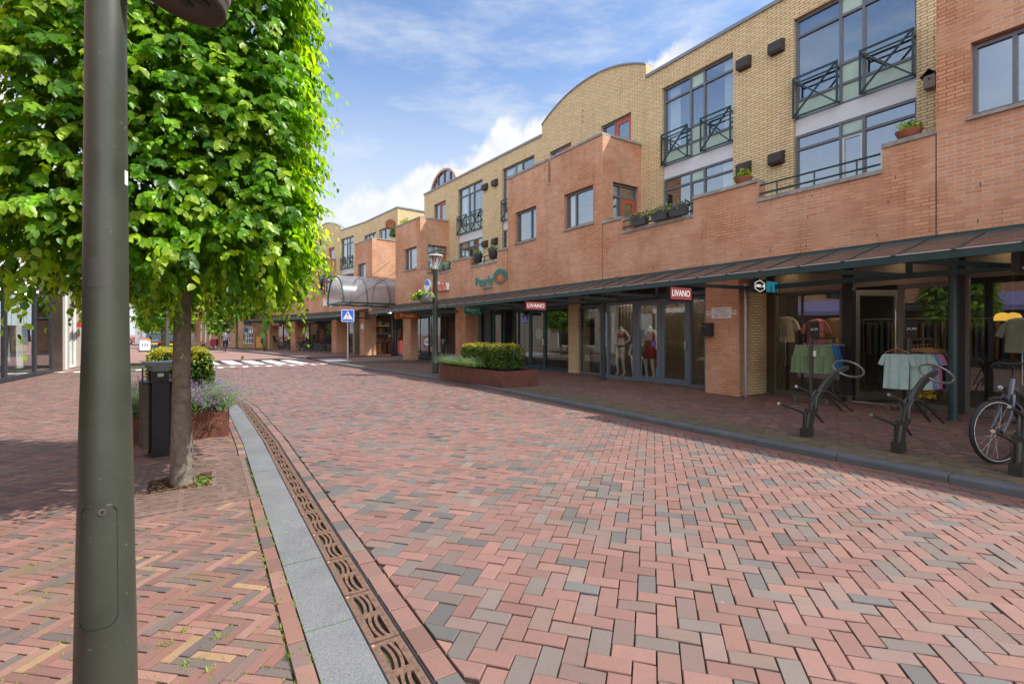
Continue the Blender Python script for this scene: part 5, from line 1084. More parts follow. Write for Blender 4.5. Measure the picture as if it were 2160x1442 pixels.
Pl, Pr = YF.pos(ow[1]), YF.pos(ow[0]); W = (Pr-Pl).length; window(fb, Pl, Pr, [(0, W*.45, [(7.24, 8.53, 'w')]), (W*.45, W, [(7.24, 8.53, 'g')])], curtain=2)
b = MB(); rail_box(b, FAR, 0.01, FE, .29, 8, 2.86, 3.0); rail_box(b, FAR, .31, h1-.01, .3, 1.72, 7.1, 7.2); rail_box(b, FAR, f2+.31, f3+.8, .3, 1.72, 7.1, 7.2); rail_box(b, YF, .01, YF.L[-1], .3, 8, 9.3, 9.4); pb2 = FAR.off(8.5)
for a, e in zip(FAR.L, FAR.L[1:]): p, q = opos(FAR, pb2, a), opos(FAR, pb2, e); b.quad((p.x, p.y, 0), (q.x, q.y, 0), (q.x, q.y, 9.3), (p.x, p.y, 9.3))
part('roof', b, MATS['roof_felt'], fb, True); canopy(fb, FAR, .6, FE, 1.5, .75)
for u0, u1 in ((770, 760), (711, 701), (624, 614), (570, 563)): pillar(fb, FAR, FAR.hit(u0), FAR.hit(u1), -.05, .75, M_red)
for (ua, ub, mu, fm) in ((712, 759, (.3, .5, .8), M_black), (626, 700, (.15, .38, .62, .8), M_black), (560, 614, (.35, .7), M_black)): Pl, Pr = seg2(FAR, 1.35, ua, ub); shopfront(fb, Pl, Pr, .03, 2.35, mu, fm, .08, .12, fascia=(2.86, M_black))
b = MB(); rail_box(b, FAR, .1, FE, 5.5, 5.6, 0, 2.86); part('shop_interior', b, M_room, fb, True); b = MB()
for s in np.arange(1, FE, 2.1): p = FAR.off(2.4).pos(s); part('ceiling_lamp', MB().tube([(p.x, p.y, 2.8), (p.x, p.y, 2.84)], .07, 8), M_warm, fb, True)
rngf = random.Random(8)
for nm, col in (('pale_display', (.55, .55, .52)), ('red_display', (.38, .05, .05)), ('dark_display', (.05, .06, .10)), ('wood_display', (.32, .2, .1))):
    b = MB()
    for _ in range(12): s = rngf.uniform(1, FE-1); p = FAR.off(rngf.uniform(2, 3.5)).pos(s); h = rngf.uniform(.8, 1.9); b.box(-rngf.uniform(.1, .4), rngf.uniform(.1, .4), 0, .3, .03, h, frame(p, p-FAR.tan(s)))
    part(nm, b, paint(nm, col, .8), fb, True)
# shop across the alley mouth
P0, P1 = FAC.off(2.6).at(850), FAR.off(1.4).pos(.2); d = (P0-P1).normalized()
shopfront(fb, P1, P0, .06, 2.4, (.3, .48, .52), M_black, .08, .12, fascia=(2.95, M_black))
al = MB(); M = frame(P1, P0); al.box(-.2, (P0-P1).length+.2, 2.6, 2.7, 0, 2.95, M); al.box(-.2, (P0-P1).length+.2, -.2, 2.6, 2.96, 3.04, M); part('alley_shop_wall', al, paint('pale_shop_wall', (.3, .27, .22), .8), fb, True)
b = MB()
for z in (.9, 1.45, 1.95): b.box(.2, 2.6, 1.3, 1.65, z, z+.04, M)
part('alley_shelving', b, M_wood, fb, True)
for nm, col in (('alley_bags_brown', (.28, .13, .05)), ('alley_bags_dark', (.04, .035, .03))):
    b = MB()
    for _ in range(9): x = rngf.uniform(.2, 2.3); z = rngf.choice((.94, 1.49, 1.99)); b.box(x, x+rngf.uniform(.15, .3), 1.35, 1.55, z+.001, z+rngf.uniform(.15, .32), M)
    for _ in range(6): x = rngf.uniform(.2, 2.5); b.box(x, x+.07, 1.0, 1.4, .2, rngf.uniform(.7, .85), M)
    part(nm, b, paint(nm, col, .7), fb, True)
b = MB()
for x in (.6, 1.4, 2.1): part('ceiling_lamp', MB().box(x-.05, x+.05, .8, .9, 2.85, 2.94, M), M_warm, fb, True)
# barrel vault canopy over the alley mouth
Vr = Vector((-6.5, 27.5, 0))+Vector((-.25, .35, 0)); Vl = FAR.pos(0)+Vector((.3, -.4, 0)); vn = Vector((.80, .60, 0)); vt = (Vr-Vl); vt -= vn*vt.dot(vn); hw = vt.length/2; vt.normalize(); vo = Vr-vt*hw-vn*2.75
bv = thing('barrel_canopy', 'clear barrel-vaulted canopy on green ribs above the alley between the two blocks', 'canopy', (vo.x, vo.y, 0))
def vp(x, y, z): q = vo+vt*x+vn*y; return (q.x, q.y, z)
b = MB(); zb, hr = 3.12, 1.5; LV = 4.3
for y in (0, 1.3, 2.6, 4.25): b.tube([vp(hw*math.cos(a), y, zb+hr*math.sin(a)) for a in np.linspace(0, math.pi, 17)], .045 if y == 0 else .035, 6)
for x in (-hw, hw): b.bar(vp(x, -.03, zb), vp(x, LV, zb), .07, .09)
b.bar(vp(-hw, 0, zb), vp(hw, 0, zb), .06, .08)
for y in (.35, 1.4, 2.5): b.bar(vp(-hw, y, zb-.06), vp(hw, y, zb-.06), .05, .05)
part('frame', b, M_green, bv, True); m, nt, out = newmat('vault_sheet'); t = nt.nodes.new('ShaderNodeBsdfTransparent'); t.inputs[0].default_value = (.93, .93, .93, 1); g = nt.nodes.new('ShaderNodeBsdfGlossy'); g.inputs['Roughness'].default_value = .18; d_ = nt.nodes.new('ShaderNodeBsdfTranslucent'); d_.inputs[0].default_value = (.75, .75, .76, 1); mx = nt.nodes.new('ShaderNodeMixShader'); mx.inputs[0].default_value = .2; mx2 = nt.nodes.new('ShaderNodeMixShader'); mx2.inputs[0].default_value = .40
nt.links.new(t.outputs[0], mx.inputs[1]); nt.links.new(g.outputs[0], mx.inputs[2]); nt.links.new(mx.outputs[0], mx2.inputs[1]); nt.links.new(d_.outputs[0], mx2.inputs[2]); nt.links.new(mx2.outputs[0], out.inputs[0])
b = MB(); b.grid(lambda i, j: vp((hw+.03)*math.cos(math.pi*i), .02+(LV-.05)*j, zb+.04+(hr+.02)*math.sin(math.pi*i)), 28, 4); part('vault_glazing', b, m, bv, True)
b = MB(); b.tube([vp(hw, .4, zb+.05), vp(hw+.1, 4.2, zb+2.75)], .012, 5); b.tube([vp(-hw, .4, zb+.05), vp(-hw+.4, 3.6, zb+2.75)], .012, 5); part('stay_cable', b, M_black, bv, True)
# ================================================================= SIGNS
def sign(name, label, P, face, w, h, z, back, d=.08, cat='sign', group=None, backmat=None):    # box sign centred at P facing direction `face`
    f = Vector((face.x, face.y, 0)).normalized(); x = Vector((-f.y, f.x, 0)); t = thing(name, label, cat, (P.x, P.y, z), math.atan2(x.y, x.x), group)
    b = MB(); b.box(-w/2, w/2, -d/2, d/2, -h/2, h/2); part('sign_box', b, back, t); return t
def letters(t, body, h, mat, x=0, z=0, y=-.042, depth=.006, bold=.0, width=None, name='lettering'): b = text(body, h, depth, bold, width); b.xf(tr(x, y, z)); return part(name, b, mat, t)
W_ = paint('sign_letter_white', (.85, .85, .85), .5); sl = lambda u: -FAC.tan(FAC.hit(u))   # perpendicular signs face along the street towards the camera
W_lit = emit('lit_lettering', (1, .95, .92), .55); M_livano = emit('lit_red_sign', (.36, .085, .085), .5)
def usign(u0, u1, v0, v1, Y): return Vector((((u0+u1)/2-U0)/F*Y, Y, 0)), (u1-u0)/F*Y, (v1-v0)/F*Y, hz(Y, (v0+v1)/2)
def perp(name, label, u0, u1, v0, v1, off, back, turn=0, **k):
    s = FAC.off(off).hit((u0+u1)/2); P = FAC.off(off).pos(s); f = -FAC.tan(s); f = Matrix.Rotation(turn, 3, 'Z') @ f; x = Vector((-f.y, f.x, 0)); ww = (u1-u0)/F*P.y/max(.3, abs(x.x-x.y*P.x/P.y)); hh = (v1-v0)/F*P.y; t = sign(name, label, P, f, ww, hh, hz(P.y, (v0+v1)/2), back, **k); return t, ww, hh
for (u0, u1, v0, v1, off, lab) in ((1411.5, 1456, 607, 632, -.35, 'lit red LIVANO box sign hanging under the canopy by the double doors'), (1108, 1150, 637, 653, -.4, 'red LIVANO box sign hanging over the teal shop entrance')):
    t, w, h = perp('hanging_sign', lab, u0, u1, v0, v1, off, M_livano, group='hanging shop signs under the canopy'); letters(t, 'LIVANO', h*.52, W_lit, width=w*.84)
    b = MB()
    for X0, X1, Z0, Z1 in ((-w/2-.03, -w/2, -h/2-.03, h/2+.03), (w/2, w/2+.03, -h/2-.03, h/2+.03), (-w/2, w/2, h/2, h/2+.03), (-w/2, w/2, -h/2-.03, -h/2)): b.box(X0, X1, -.045, .045, Z0, Z1)
    b.box(-.02, .02, -.02, .02, h/2+.03, h/2+.22); part('sign_frame', b, M_black, t)
t, w, h = perp('hanging_sign', 'black LABEL 45 box sign with a teal picture beside the drainpipe', 1585, 1638, 591, 618, -.3, M_black, group='hanging shop signs under the canopy')
letters(t, 'LABEL 45', h*.22, W_lit, x=-w*.24, width=w*.38); b = MB(); hx = [(-w*.24+w*.24*math.sin(k*math.pi/3)*.9, -.044, h*.44*math.cos(k*math.pi/3)) for k in range(6)]; b.tube(hx, .006, 4, closed=True); part('hexagon_outline', b, W_lit, t)
b = MB(); b.box(.02*w, .48*w, -.043, -.0405, -h*.42, h*.42); pc = part('picture', b, emit('teal_picture', (.015, .16, .22), .6), t); b = MB()
for x in (.14, .34): b.prism([(w*x, -.0445, -h*.42), (w*(x+.12), -.0445, -h*.42), (w*(x+.07), -.0445, h*.25)], (0, .001, 0))
part('pale_cone', b, paint('pale_teal', (.12, .36, .40), .5), pc)
t, w, h = perp('hanging_sign', 'teal Pearle sign on the brick pillar above the square hedge', 979.5, 1018, 649, 662.5, -.25, paint('teal_sign', (.01, .25, .22), .45), group='hanging shop signs under the canopy'); letters(t, 'Pearle', h*.42, W_, x=-w*.14, z=.03, width=w*.5); letters(t, 'opticiens', h*.13, W_, x=-w*.02, z=-h*.27, width=w*.22)
b = MB(); [b.tube([(w*.32+.42*h*.5*math.cos(a), -.043, .42*h*.5*math.sin(a)), (w*.32+.42*h*.95*math.cos(a), -.043, .42*h*.95*math.sin(a))], .008, 4) for a in np.linspace(0, 6.283, 15)[:-1]]; part('ring_logo', b, paint('pale_logo', (.5, .6, .58), .5), t)
t, w, h = perp('hanging_sign', 'orange D-reizen sign hanging left of the lamp post', 834, 885, 659, 672.5, -.5, paint('orange_sign', (.50, .12, .01), .5), group='hanging shop signs under the canopy'); letters(t, 'D-reizen', h*.48, W_, width=w*.6)
t, w, h = perp('hanging_sign', 'black box sign with small pale lettering at the right edge under the canopy', 2139, 2175, 537, 576, -.55, M_black, group='hanging shop signs under the canopy'); b = MB(); [b.box(-w*.32+w*.02*k*k%(w*.1), w*.1, -.044, -.041, -h*(.27+.07*k), -h*(.24+.07*k)) for k in (0, 1)]; part('pale_lettering', b, W_, t)
def flat(name, label, path, u0, u1, v0, v1, back, d=.05, cat='sign', lift=.03):      # sign flat on the facade
    s0, s1 = path.hit(u1), path.hit(u0); P = path.off(-lift).pos((s0+s1)/2); f = -path.nrm((s0+s1)/2); return sign(name, label, P, f, s1-s0, (v1-v0)/F*P.y, hz(P.y, (v0+v1)/2), back, d, cat), s1-s0, (v1-v0)/F*P.y
M_tl = paint('teal_letters', (.005, .30, .27), .4); M_or = paint('orange_letters', (.75, .16, .04), .45)
s = FAC.hit(1036); P = FAC.off(-.05).pos(s); t = thing('shop_sign', 'large teal Pearle opticiens letters with a dotted ring on the red brick wall', 'sign', (P.x, P.y, hz(P.y, 591)), math.atan2(*(lambda x: (x.y, x.x))(-FAC.tan(s))))
wz = lambda dv: dv/F*P.y
letters(t, 'Pearle', wz(19), M_tl, x=FAC.hit(1036)-FAC.hit(1022), z=wz(0), y=0, depth=.03, bold=.0, width=FAC.hit(1004)-FAC.hit(1039)); letters(t, 'opticiens', wz(5.5), M_tl, x=FAC.hit(1036)-FAC.hit(1030), z=-wz(15), y=0, depth=.03, bold=.0, width=FAC.hit(1021)-FAC.hit(1039))
cx = FAC.hit(1036)-FAC.hit(1056.5); rw, rh = (FAC.hit(1043)-FAC.hit(1070))/2, wz(14); bt_, bo = MB(), MB()
for k, (q, nn_) in enumerate(((1.0, 22), (.76, 18), (.52, 13))):
    for a in np.linspace(0, 2*math.pi, nn_, endpoint=False): (bo if (k == 2 and math.sin(a) < .2) or (k == 1 and math.sin(a) < -.55) else bt_).tube([(cx+rw*q*math.cos(a), .03, wz(5)+rh*q*math.sin(a)), (cx+rw*q*math.cos(a), -.03, wz(5)+rh*q*math.sin(a))], .030-.004*k, 7)
part('ring_logo', bt_, M_tl, t); part('ring_logo_accent', bo, M_or, t)
s = FAC.hit(917); P = FAC.off(-.06).pos(s); t = thing('shop_sign', 'white and orange D-reizen letters with a blue ball behind the lamp post', 'sign', (P.x, P.y, hz(P.y, 609)), math.atan2(*(lambda x: (x.y, x.x))(-FAC.tan(s)))); M_rd = paint('coral_letters', (.72, .12, .06), .45)
letters(t, 'reizen', .42, M_rd, x=FAC.hit(917)-FAC.hit(931), z=.05, y=-.07, depth=.03, bold=.012, width=FAC.hit(916)-FAC.hit(946)); letters(t, 'reizen', .42, W_, x=FAC.hit(917)-FAC.hit(931)+.02, z=.05, y=-.01, depth=.1, bold=.025, width=FAC.hit(914)-FAC.hit(948))
b = MB(); b.tube([(FAC.hit(917)-FAC.hit(905), .05, .20), (FAC.hit(917)-FAC.hit(905), -.06, .20)], .30, 24); bl = part('blue_ball', b, paint('ball_white', (.75, .78, .8), .4), t); b = MB(); b.prism([(FAC.hit(917)-FAC.hit(905)+.27*math.cos(a), -.063, .20+.27*math.sin(a)) for a in np.linspace(-.1, math.pi*.95, 14)], (0, .002, 0)); part('blue_field', b, paint('ball_blue', (.04, .2, .55), .4), bl)
s = FAR.hit(702); P = FAR.off(-.06).pos(s); t = thing('shop_sign', 'white Schijvens letters on the far red wall behind the barrel canopy', 'sign', (P.x, P.y, hz(P.y, 637)), math.atan2(*(lambda x: (x.y, x.x))(-FAR.tan(s)))); letters(t, 'Schijvens', .50, W_, y=0, depth=.1, bold=.02, width=FAR.hit(684)-FAR.hit(720))
for (u0, u1, v0, v1, txt, lab, mt) in ((563, 595, 679, 689, 'HEMA', 'dark red HEMA sign, the left one under the far canopy', paint('dark_red_sign', (.24, .02, .025), .5)), (598, 630, 678, 688.5, 'HEMA', 'dark red HEMA sign, the right one under the far canopy', MATS['dark_red_sign'] if 'dark_red_sign' in MATS else M_black), (636, 668, 674, 682, 'Schijvens', 'black Schijvens fascia sign over the bicycle row', M_black), (702, 745, 669, 679, 'Schijvens', 'black Schijvens fascia sign behind the crossing sign', M_black)):
    t, w, h = flat('fascia_sign', lab, FAR.off(.2), u0, u1, v0, v1, mt, .06); letters(t, txt, h*.5, W_, y=-.033, width=w*.6, x=w*.05)
t, w, h = flat('house_number', 'small white house number plate 43 left of the street name plate', FAC, 1491, 1500.5, 656, 665, paint('plate_white', (.75, .76, .77), .4), .012, lift=.008); letters(t, '43', h*.6, M_black, y=-.008, depth=.002)
t, w, h = flat('house_number', 'small white house number plate 45 right of the street name plate', FAC, 1544, 1553.5, 654, 663, MATS['plate_white'], .012, lift=.008); letters(t, '45', h*.6, M_black, y=-.008, depth=.002)
t, w, h = flat('street_name_plate', 'white entrance plate reading Langstraat with an arrow on the brick pillar', FAC, 1502, 1543, 648, 671, MATS['plate_white'], .014, lift=.009)
for z, tx, wd in ((.34, 'Langstraat', .62), (.10, 'ingang', .36), (-.12, 'huisnr. 49 t/m 86', .8)): letters(t, tx, h*.105, M_black, z=h*z, y=-.009, depth=.002, width=w*wd)
b = MB(); b.box(-w*.25, w*.35, -.0095, -.008, -h*.34, -h*.30); b.prism([(-w*.36, -.0095, -h*.32), (-w*.24, -.0095, -h*.25), (-w*.24, -.0095, -h*.39)], (0, .0015, 0)); part('arrow', b, M_black, t)
s0, s1 = FAC.hit(1506), FAC.hit(1486); P = FAC.off(-.07).pos((s0+s1)/2); t = thing('letterbox', 'black letterbox on the brick pillar under the street name plate', 'letterbox', (P.x, P.y, hz(P.y, 709)), math.atan2(*(lambda x: (x.y, x.x))(-FAC.tan(s0)))); w = s1-s0; h = 28/F*P.y
b = MB(); b.prism([(-w/2, -.05, 0), (-w/2, .06, 0), (-w/2, .06, h), (-w/2, -.03, h), (-w/2, -.07, h*.88)], (w, 0, 0)); part('box', b, M_black, t); b = MB(); b.box(-w*.42, w*.42, -.078, -.071, h*.80, h*.815); b.tube([(0, -.062, h*.66), (0, -.07, h*.66)], .012, 8); part('flap', b, M_chrome, t)
p = FAC.off(.05).at(1572.5); b = MB(); b.tube([(p.x, p.y, 0), (p.x, p.y, 2.5)], .032, 12); b.tube([(p.x, p.y, .86), (p.x, p.y, .9)], .04, 12); b.tube([(p.x, p.y, 2.48), (p.x, p.y, 2.56)], .045, 12); single('drainpipe', b, M_galv, 'galvanised drainpipe standing beside the brick pillar with the plates', 'drainpipe')
p = YEL.at(1967); M = frame(p+YEL.tan(8)*.09, p-YEL.tan(8)*.09); z = hz(p.y, 175); t = thing('birdhouse', 'weathered grey birdhouse with a pitched roof on the yellow wall at the upper right', 'birdhouse', (p.x, p.y, z-.13)); b = MB(); b.box(0, .18, -.17, -.01, z-.13, z+.10, M); part('house', b, M_wood, t, True); b = MB(); b.prism([M @ Vector(q) for q in ((-.04, -.2, z+.08), (.09, -.2, z+.20), (.22, -.2, z+.08), (.22, -.2, z+.10), (.09, -.2, z+.22), (-.04, -.2, z+.10))], M.to_3x3() @ Vector((0, .2, 0))); part('roof', b, M_black, t, True); b = MB(); b.tube([M @ Vector((.09, -.171, z+.03)), M @ Vector((.09, -.174, z+.03))], .022, 12); part('entrance_hole', b, M_black, t, True)
# window stickers
def sticker(lab, path, u, v, r, col, nm, sides=6): P = path.at(u); M = frame(P+path.tan(path.hit(u))*.1, P-path.tan(path.hit(u))*.1, 0); z = hz(P.y, v); b = MB(); o = M.inverted() @ Vector((P.x, P.y, 0)); b.prism([M @ Vector((o.x+r*math.sin(2*math.pi*k/sides), 0, z+r*math.cos(2*math.pi*k/sides))) for k in range(sides)], M.to_3x3() @ Vector((0, -.002, 0))); return single('window_sticker', b, paint(nm, col, .5), lab, 'sticker')
sticker('purple hexagonal sticker on the glass door in front of the red slip', FAC.off(.72), 1379.5, 725, .10, (.16, .11, .42), 'purple_sticker'); sticker('pale green round sticker on the teal framed glass door', FAC.off(1.22), 1137, 704, .22, (.16, .36, .28), 'mint_sticker', 24)
P = FAC.off(.73).at(1386); z = hz(P.y, 784); b = MB(); M = frame(P+FAC.tan(13)*.04, P-FAC.tan(13)*.04); b.box(0, .09, -.003, 0, z-.12, z+.12, M); single('window_sticker', b, paint('blue_sticker', (.03, .32, .5), .5), 'blue rectangular sticker low on the left glass door', 'sticker')
# pots and boxes on the parapets
def pot(lab, P, z, r, h, mat, kind, seed, cols):
    t = thing('flower_pot', lab, 'flower pot', (P.x, P.y, z), 0, 'pots on the balcony parapets')
    part('pot', MB().lathe([(.001, 0), (r*.62, 0), (r*.8, h*.3), (r, h*.92), (r*1.03, h), (r*.93, h), (r*.85, h*.6), (.001, h*.6)] if kind == 'bowl' else [(.001, 0), (r*.75, 0), (r*.98, h*.9), (r*1.05, h), (r*.92, h), (.001, h*.85)], 20), mat, t)
    rr = np.random.default_rng(seed); n = 240; u = rr.normal(0, 1, (n, 3)); u[:, 2] = np.abs(u[:, 2]); u /= np.linalg.norm(u, axis=1, keepdims=True); P_ = u*np.array([r*1.1, r*1.1, r*1.1])*rr.uniform(.3, 1, (n, 1))+[0, 0, h*.85]; cc = greens(n); f = rr.random(n) < .3
    if len(cols): cc[f] = np.array(cols)[rr.integers(len(cols), size=int(f.sum()))]
    link('flowers', leafmesh('flowers', P_, rr.normal(0, 1, (n, 3))+[0, 0, .5], rr.normal(0, .6, (n, 3))+[0, 0, 1], rr.uniform(.03, .07, n), cc, M_herb), t); return t
ip = FAC.off(.12); pur = [(.10, .05, .18), (.2, .15, .3)]
for u, z, lab, r, h, mt, kd, cl in ((1917, 4.77, 'terracotta bowl with pale green plants on the parapet at the upper right', .19, .14, M_terra, 'bowl', [(.35, .4, .1)]), (1568, 4.77, 'terracotta bowl with yellow-green plants on the parapet under the vents', .19, .14, M_terra, 'bowl', [(.5, .45, .1)]),
        (1008, 4.42, 'grey bucket pot hanging at the rail below the two middle vents', .20, .36, M_greypot, 'pot', []), (1040, 4.45, 'dark pot of grey-green herbs beside the grey bucket pot on the rail', .20, .36, M_greypot, 'pot', pur), (931, 4.42, 'pale green pot of pink flowers behind the slim lamp post, left one', .16, .3, paint('mint_pot', (.22, .36, .30), .6), 'pot', [(.6, .3, .3)]), (943, 4.42, 'pale green pot of pink flowers behind the slim lamp post, right one', .17, .3, paint('mint_pot', (.22, .36, .30), .6), 'pot', [(.6, .3, .3), (.7, .6, .5)])): pot(lab, (FAC.off(-.02) if h > .2 else ip).at(u), z, r, h, mt, kd, int(u), cl)
for u, lab in ((1350, 'flower box of dark purple pansies on the rail nearest the red balcony door'), (1393, 'grey flower box of dark purple pansies, middle one along the parapet rail'), (1432, 'grey flower box of dark purple pansies nearest the grey corner of the high parapet')):
    P = FAC.off(-.09).at(u); t = thing('flower_box', lab, 'flower box', (P.x, P.y, 4.36), math.atan2(*(lambda x: (x.y, x.x))(-FAC.tan(FAC.hit(u)))), 'flower boxes on the parapet rail'); b = MB(); b.prism([(-.22, -.07, 0), (-.25, -.10, .20), (.25, -.10, .20), (.22, -.07, 0)], (0, .16, 0)); part('box', b, M_greypot, t)
    rr = np.random.default_rng(int(u)); n = 330; P_ = np.stack([rr.uniform(-.27, .27, n), rr.normal(-.02, .07, n), rr.uniform(.16, .34, n)], 1); cc = greens(n); f = rr.random(n) < .5; cc[f] = np.array(pur+[(.3, .25, .35)])[rr.integers(3, size=int(f.sum()))]; link('flowers', leafmesh('flowers', P_, rr.normal(0, 1, (n, 3)), rr.normal(0, 1, (n, 3)), rr.uniform(.03, .06, n), cc, M_herb), t)
P = FAC.off(.9).at(1700); M = frame(FAC.off(.35).at(1610), FAC.off(.35).at(1850)); b = MB(); b.box(0, (FAC.off(.35).at(1610)-FAC.off(.35).at(1850)).length, 0, .2, 4.16, 4.37, M); single('planter_trough', b, M_terra, 'long terracotta trough behind the parapet rail at the upper right', 'planter')
# ================================================================= CLOTHES RAILS, MANNEQUINS
M_rail = paint('brown_steel_rail', (.10, .09, .082), .5, .4)
def rail(label, P, Lr):
    t = thing('clothes_rail', label, 'clothes rail', (P.x, P.y, PZ), math.atan2(KN.y, KN.x), 'clothes rails outside the shop'); b = MB()
    for x in (0, Lr):
        b.box(x-.02, x+.02, -.025, .025, .13, 1.31); b.box(x-.025, x+.025, -.36, .36, .09, .13)
    b.box(.02, Lr-.02, -.02, .02, 1.27, 1.31); b.box(.02, Lr-.02, -.02, .02, .095, .125); b.tube([(.02, 0, 1.18), (Lr-.02, 0, 1.18)], .012, 8); part('rail_frame', b, M_rail, t)
    for x in (0, Lr):
        for y in (-.30, .30): w = MB(); w.tube([(x-.02, y, .045), (x+.02, y, .045)], .045, 14); w.box(x-.025, x+.025, y-.012, y+.012, .045, .088); part('castor', w, M_chrome, t)
    b = MB(); b.box(.12, .13, -.09, .09, 1.31, 1.62); pt_ = part('price_card', b, M_black, t); q = text('24,99', .045, .002); q.xf(Matrix.Rotation(-math.pi/2, 4, 'Z') @ tr(0, -.0, 1.47)); q.xf(tr(.118, 0, 0)); part('price_lettering', q, W_, pt_); return t
def cloth(w0, w1, h, th, folds, ph, M, slv=None):       # hanging garment: two wavy faces closed at the sides; x out of the plane
    b = MB(); nx, nz = 16, 10; hw = lambda j: (w0+(w1-w0)*j)/2
    fx = lambda i, j, s: s*(.5*th*math.sqrt(max(0, 1-(2*i-1)**2))+.001)+folds*(1-j*.7)*math.sin(i*17+ph)+folds*.5*math.sin(i*31+ph*2+j*3)
    b.grid(lambda i, j: (fx(i, j, -1), (2*i-1)*hw(j), h*j-.0*i), nx, nz, True, M); b.grid(lambda i, j: (fx(1-i, j, 1), (1-2*i)*hw(j), h*j), nx, nz, True, M)
    return b
def shirt(label, x, y, col, root_, tilt, h=.62, grp='T-shirts on the clothes rail'):
    M = root_.matrix_basis @ tr(x, y, 0) @ rotz(tilt); loc = M.translation; I = Matrix.Identity(4); t = thing('tshirt', label, 'T-shirt', tuple(loc), root_.rotation_euler[2]+tilt, grp); mt = paint('cloth_%d_%d' % (int(col[0]*999), int(col[2]*999)), col, .9, 0, .08, 9, .1, 200); z = 1.06-h
    b = cloth(.40, .37, h*.94, .07, .017, x*9, tr(0, 0, z)); b.grid(lambda i, j: (.035*math.sin(math.pi*i)*(1 if j > .5 else -1)*0+(.03*(j-.5)), (2*i-1)*.18, z+h*.94+.035*max(0, math.sin(math.pi*min(1, abs(2*i-1)*1.2+.0)))), 12, 1, True)
    for s in (-1, 1): b.prism([(-.03, s*.165, z+h*.955), (-.03, s*.215, z+h*.90), (-.03, s*.275, z+h*.66), (-.03, s*.205, z+h*.62), (-.03, s*.185, z+h*.72)][::s], (.055, 0, 0))
    part('body', b, mt, t); b = MB(); b.tube([(0, -.18, 1.045), (0, -.06, 1.10), (0, 0, 1.125), (0, .06, 1.10), (0, .18, 1.045)], .009, 6); b.tube([(0, 0, 1.12), (0, .01, 1.20)], .004, 5); part('hanger', b, paint('wooden_hanger', (.42, .22, .08), .5), t); return t
def shorts(label, x, y, col, root_, tilt):
    M = root_.matrix_basis @ tr(x, y, 0) @ rotz(tilt); t = thing('shorts', label, 'shorts', tuple(M.translation), root_.rotation_euler[2]+tilt, 'shorts on the clothes rail'); mt = paint('cloth_%d_%d' % (int(col[0]*999), int(col[2]*999)), col, .9, 0, .1, 9, .1, 200)
    b = cloth(.44, .36, .22, .07, .008, x*7, tr(0, 0, .93))
    for s in (-1, 1): q = cloth(.27, .225, .34, .07, .016, x*5+s, tr(0, s*.125, .60)); b.merge(q)
    part('body', b, mt, t); b = MB(); b.tube([(0, -.17, 1.16), (0, .17, 1.16)], .005, 5); [b.box(-.012, .012, s*.16-.015, s*.16+.015, 1.12, 1.17) for s in (-1, 1)]; b.tube([(0, 0, 1.16), (0, .005, 1.20)], .004, 5); part('hanger', b, M_chrome, t); return t
Pa = gp(1711, 851, PZ); ra = rail('clothes rail of shorts on castors in front of the shop window', Pa, .92); Pb = gp(1917, 869, PZ); rb_ = rail('clothes rail of T-shirts on castors beside the open shop door', Pb, 1.0); bpy.context.view_layer.update()
gs = (.165, .24, .125)
for k, (x, y, c, tl, lb) in enumerate(((.10, -.02, gs, .3, 'olive green shorts with a white price tag at the front of the rail'), (.03, .13, gs, .25, 'olive green shorts slid left, foremost on the rail post'), (.22, -.03, gs, .35, 'olive green shorts hung just behind the tagged pair'), (.32, -.03, (.15, .22, .115), .35, 'olive green shorts hung last of the green ones before the blue'), (.46, -.04, (.03, .15, .36), .3, 'bright blue shorts behind the green ones on the rail'), (.58, -.05, (.03, .14, .33), .3, 'blue shorts between bright blue and navy on the rail'), (.70, -.05, (.012, .02, .05), .3, 'navy shorts near the back of the rail'), (.82, -.05, (.012, .018, .04), .3, 'navy shorts at the very back of the rail'))):
    t = shorts(lb, x, y, c, ra, tl)
    if k == 0: b = MB(); b.box(-.06, -.055, -.03, .03, .93, 1.05); part('price_tag', b, W_, t)
mint = (.44, .62, .58)
for x, y, c, tl, lb in ((-.04, .16, mint, .15, 'mint T-shirt with a pale print at the front left of the rail'), (.12, -.04, mint, .3, 'plain mint T-shirt hung behind the rail post'), (.22, -.06, (.42, .58, .56), .35, 'mint T-shirt with frilled sleeves third on the rail'), (.34, -.07, (.16, .27, .45), .3, 'denim blue T-shirt in the middle of the rail'), (.46, -.08, (.40, .30, .52), .3, 'lilac T-shirt in the middle of the rail'), (.58, -.09, (.62, .25, .42), .35, 'pink T-shirt behind the lilac one'), (.72, -.10, (.025, .055, .06), .3, 'dark teal T-shirt near the back of the rail'), (.86, -.12, (.40, .42, .60), .3, 'pale lavender T-shirt at the back of the rail')): shirt(lb, x, y, c, rb_, tl, .66 if x < .8 else .72)
rr = np.random.default_rng(2); Mb = rb_.matrix_basis; n = 260; P_ = np.array([(Mb @ Vector((rr.normal(.42, .06), rr.normal(-.08, .07), rr.uniform(.25, .42))))[:] for _ in range(n)]); me = leafmesh('yellow_scarf', P_, rr.normal(0, 1, (n, 3)), rr.normal(0, 1, (n, 3)), rr.uniform(.04, .08, n), np.array([(.55, .48, .06)])*rr.uniform(.7, 1.2, (n, 1)), M_herb); tag(link('yellow_scarf', me), 'crumpled yellow scarf hanging below the mint T-shirts', 'scarf')
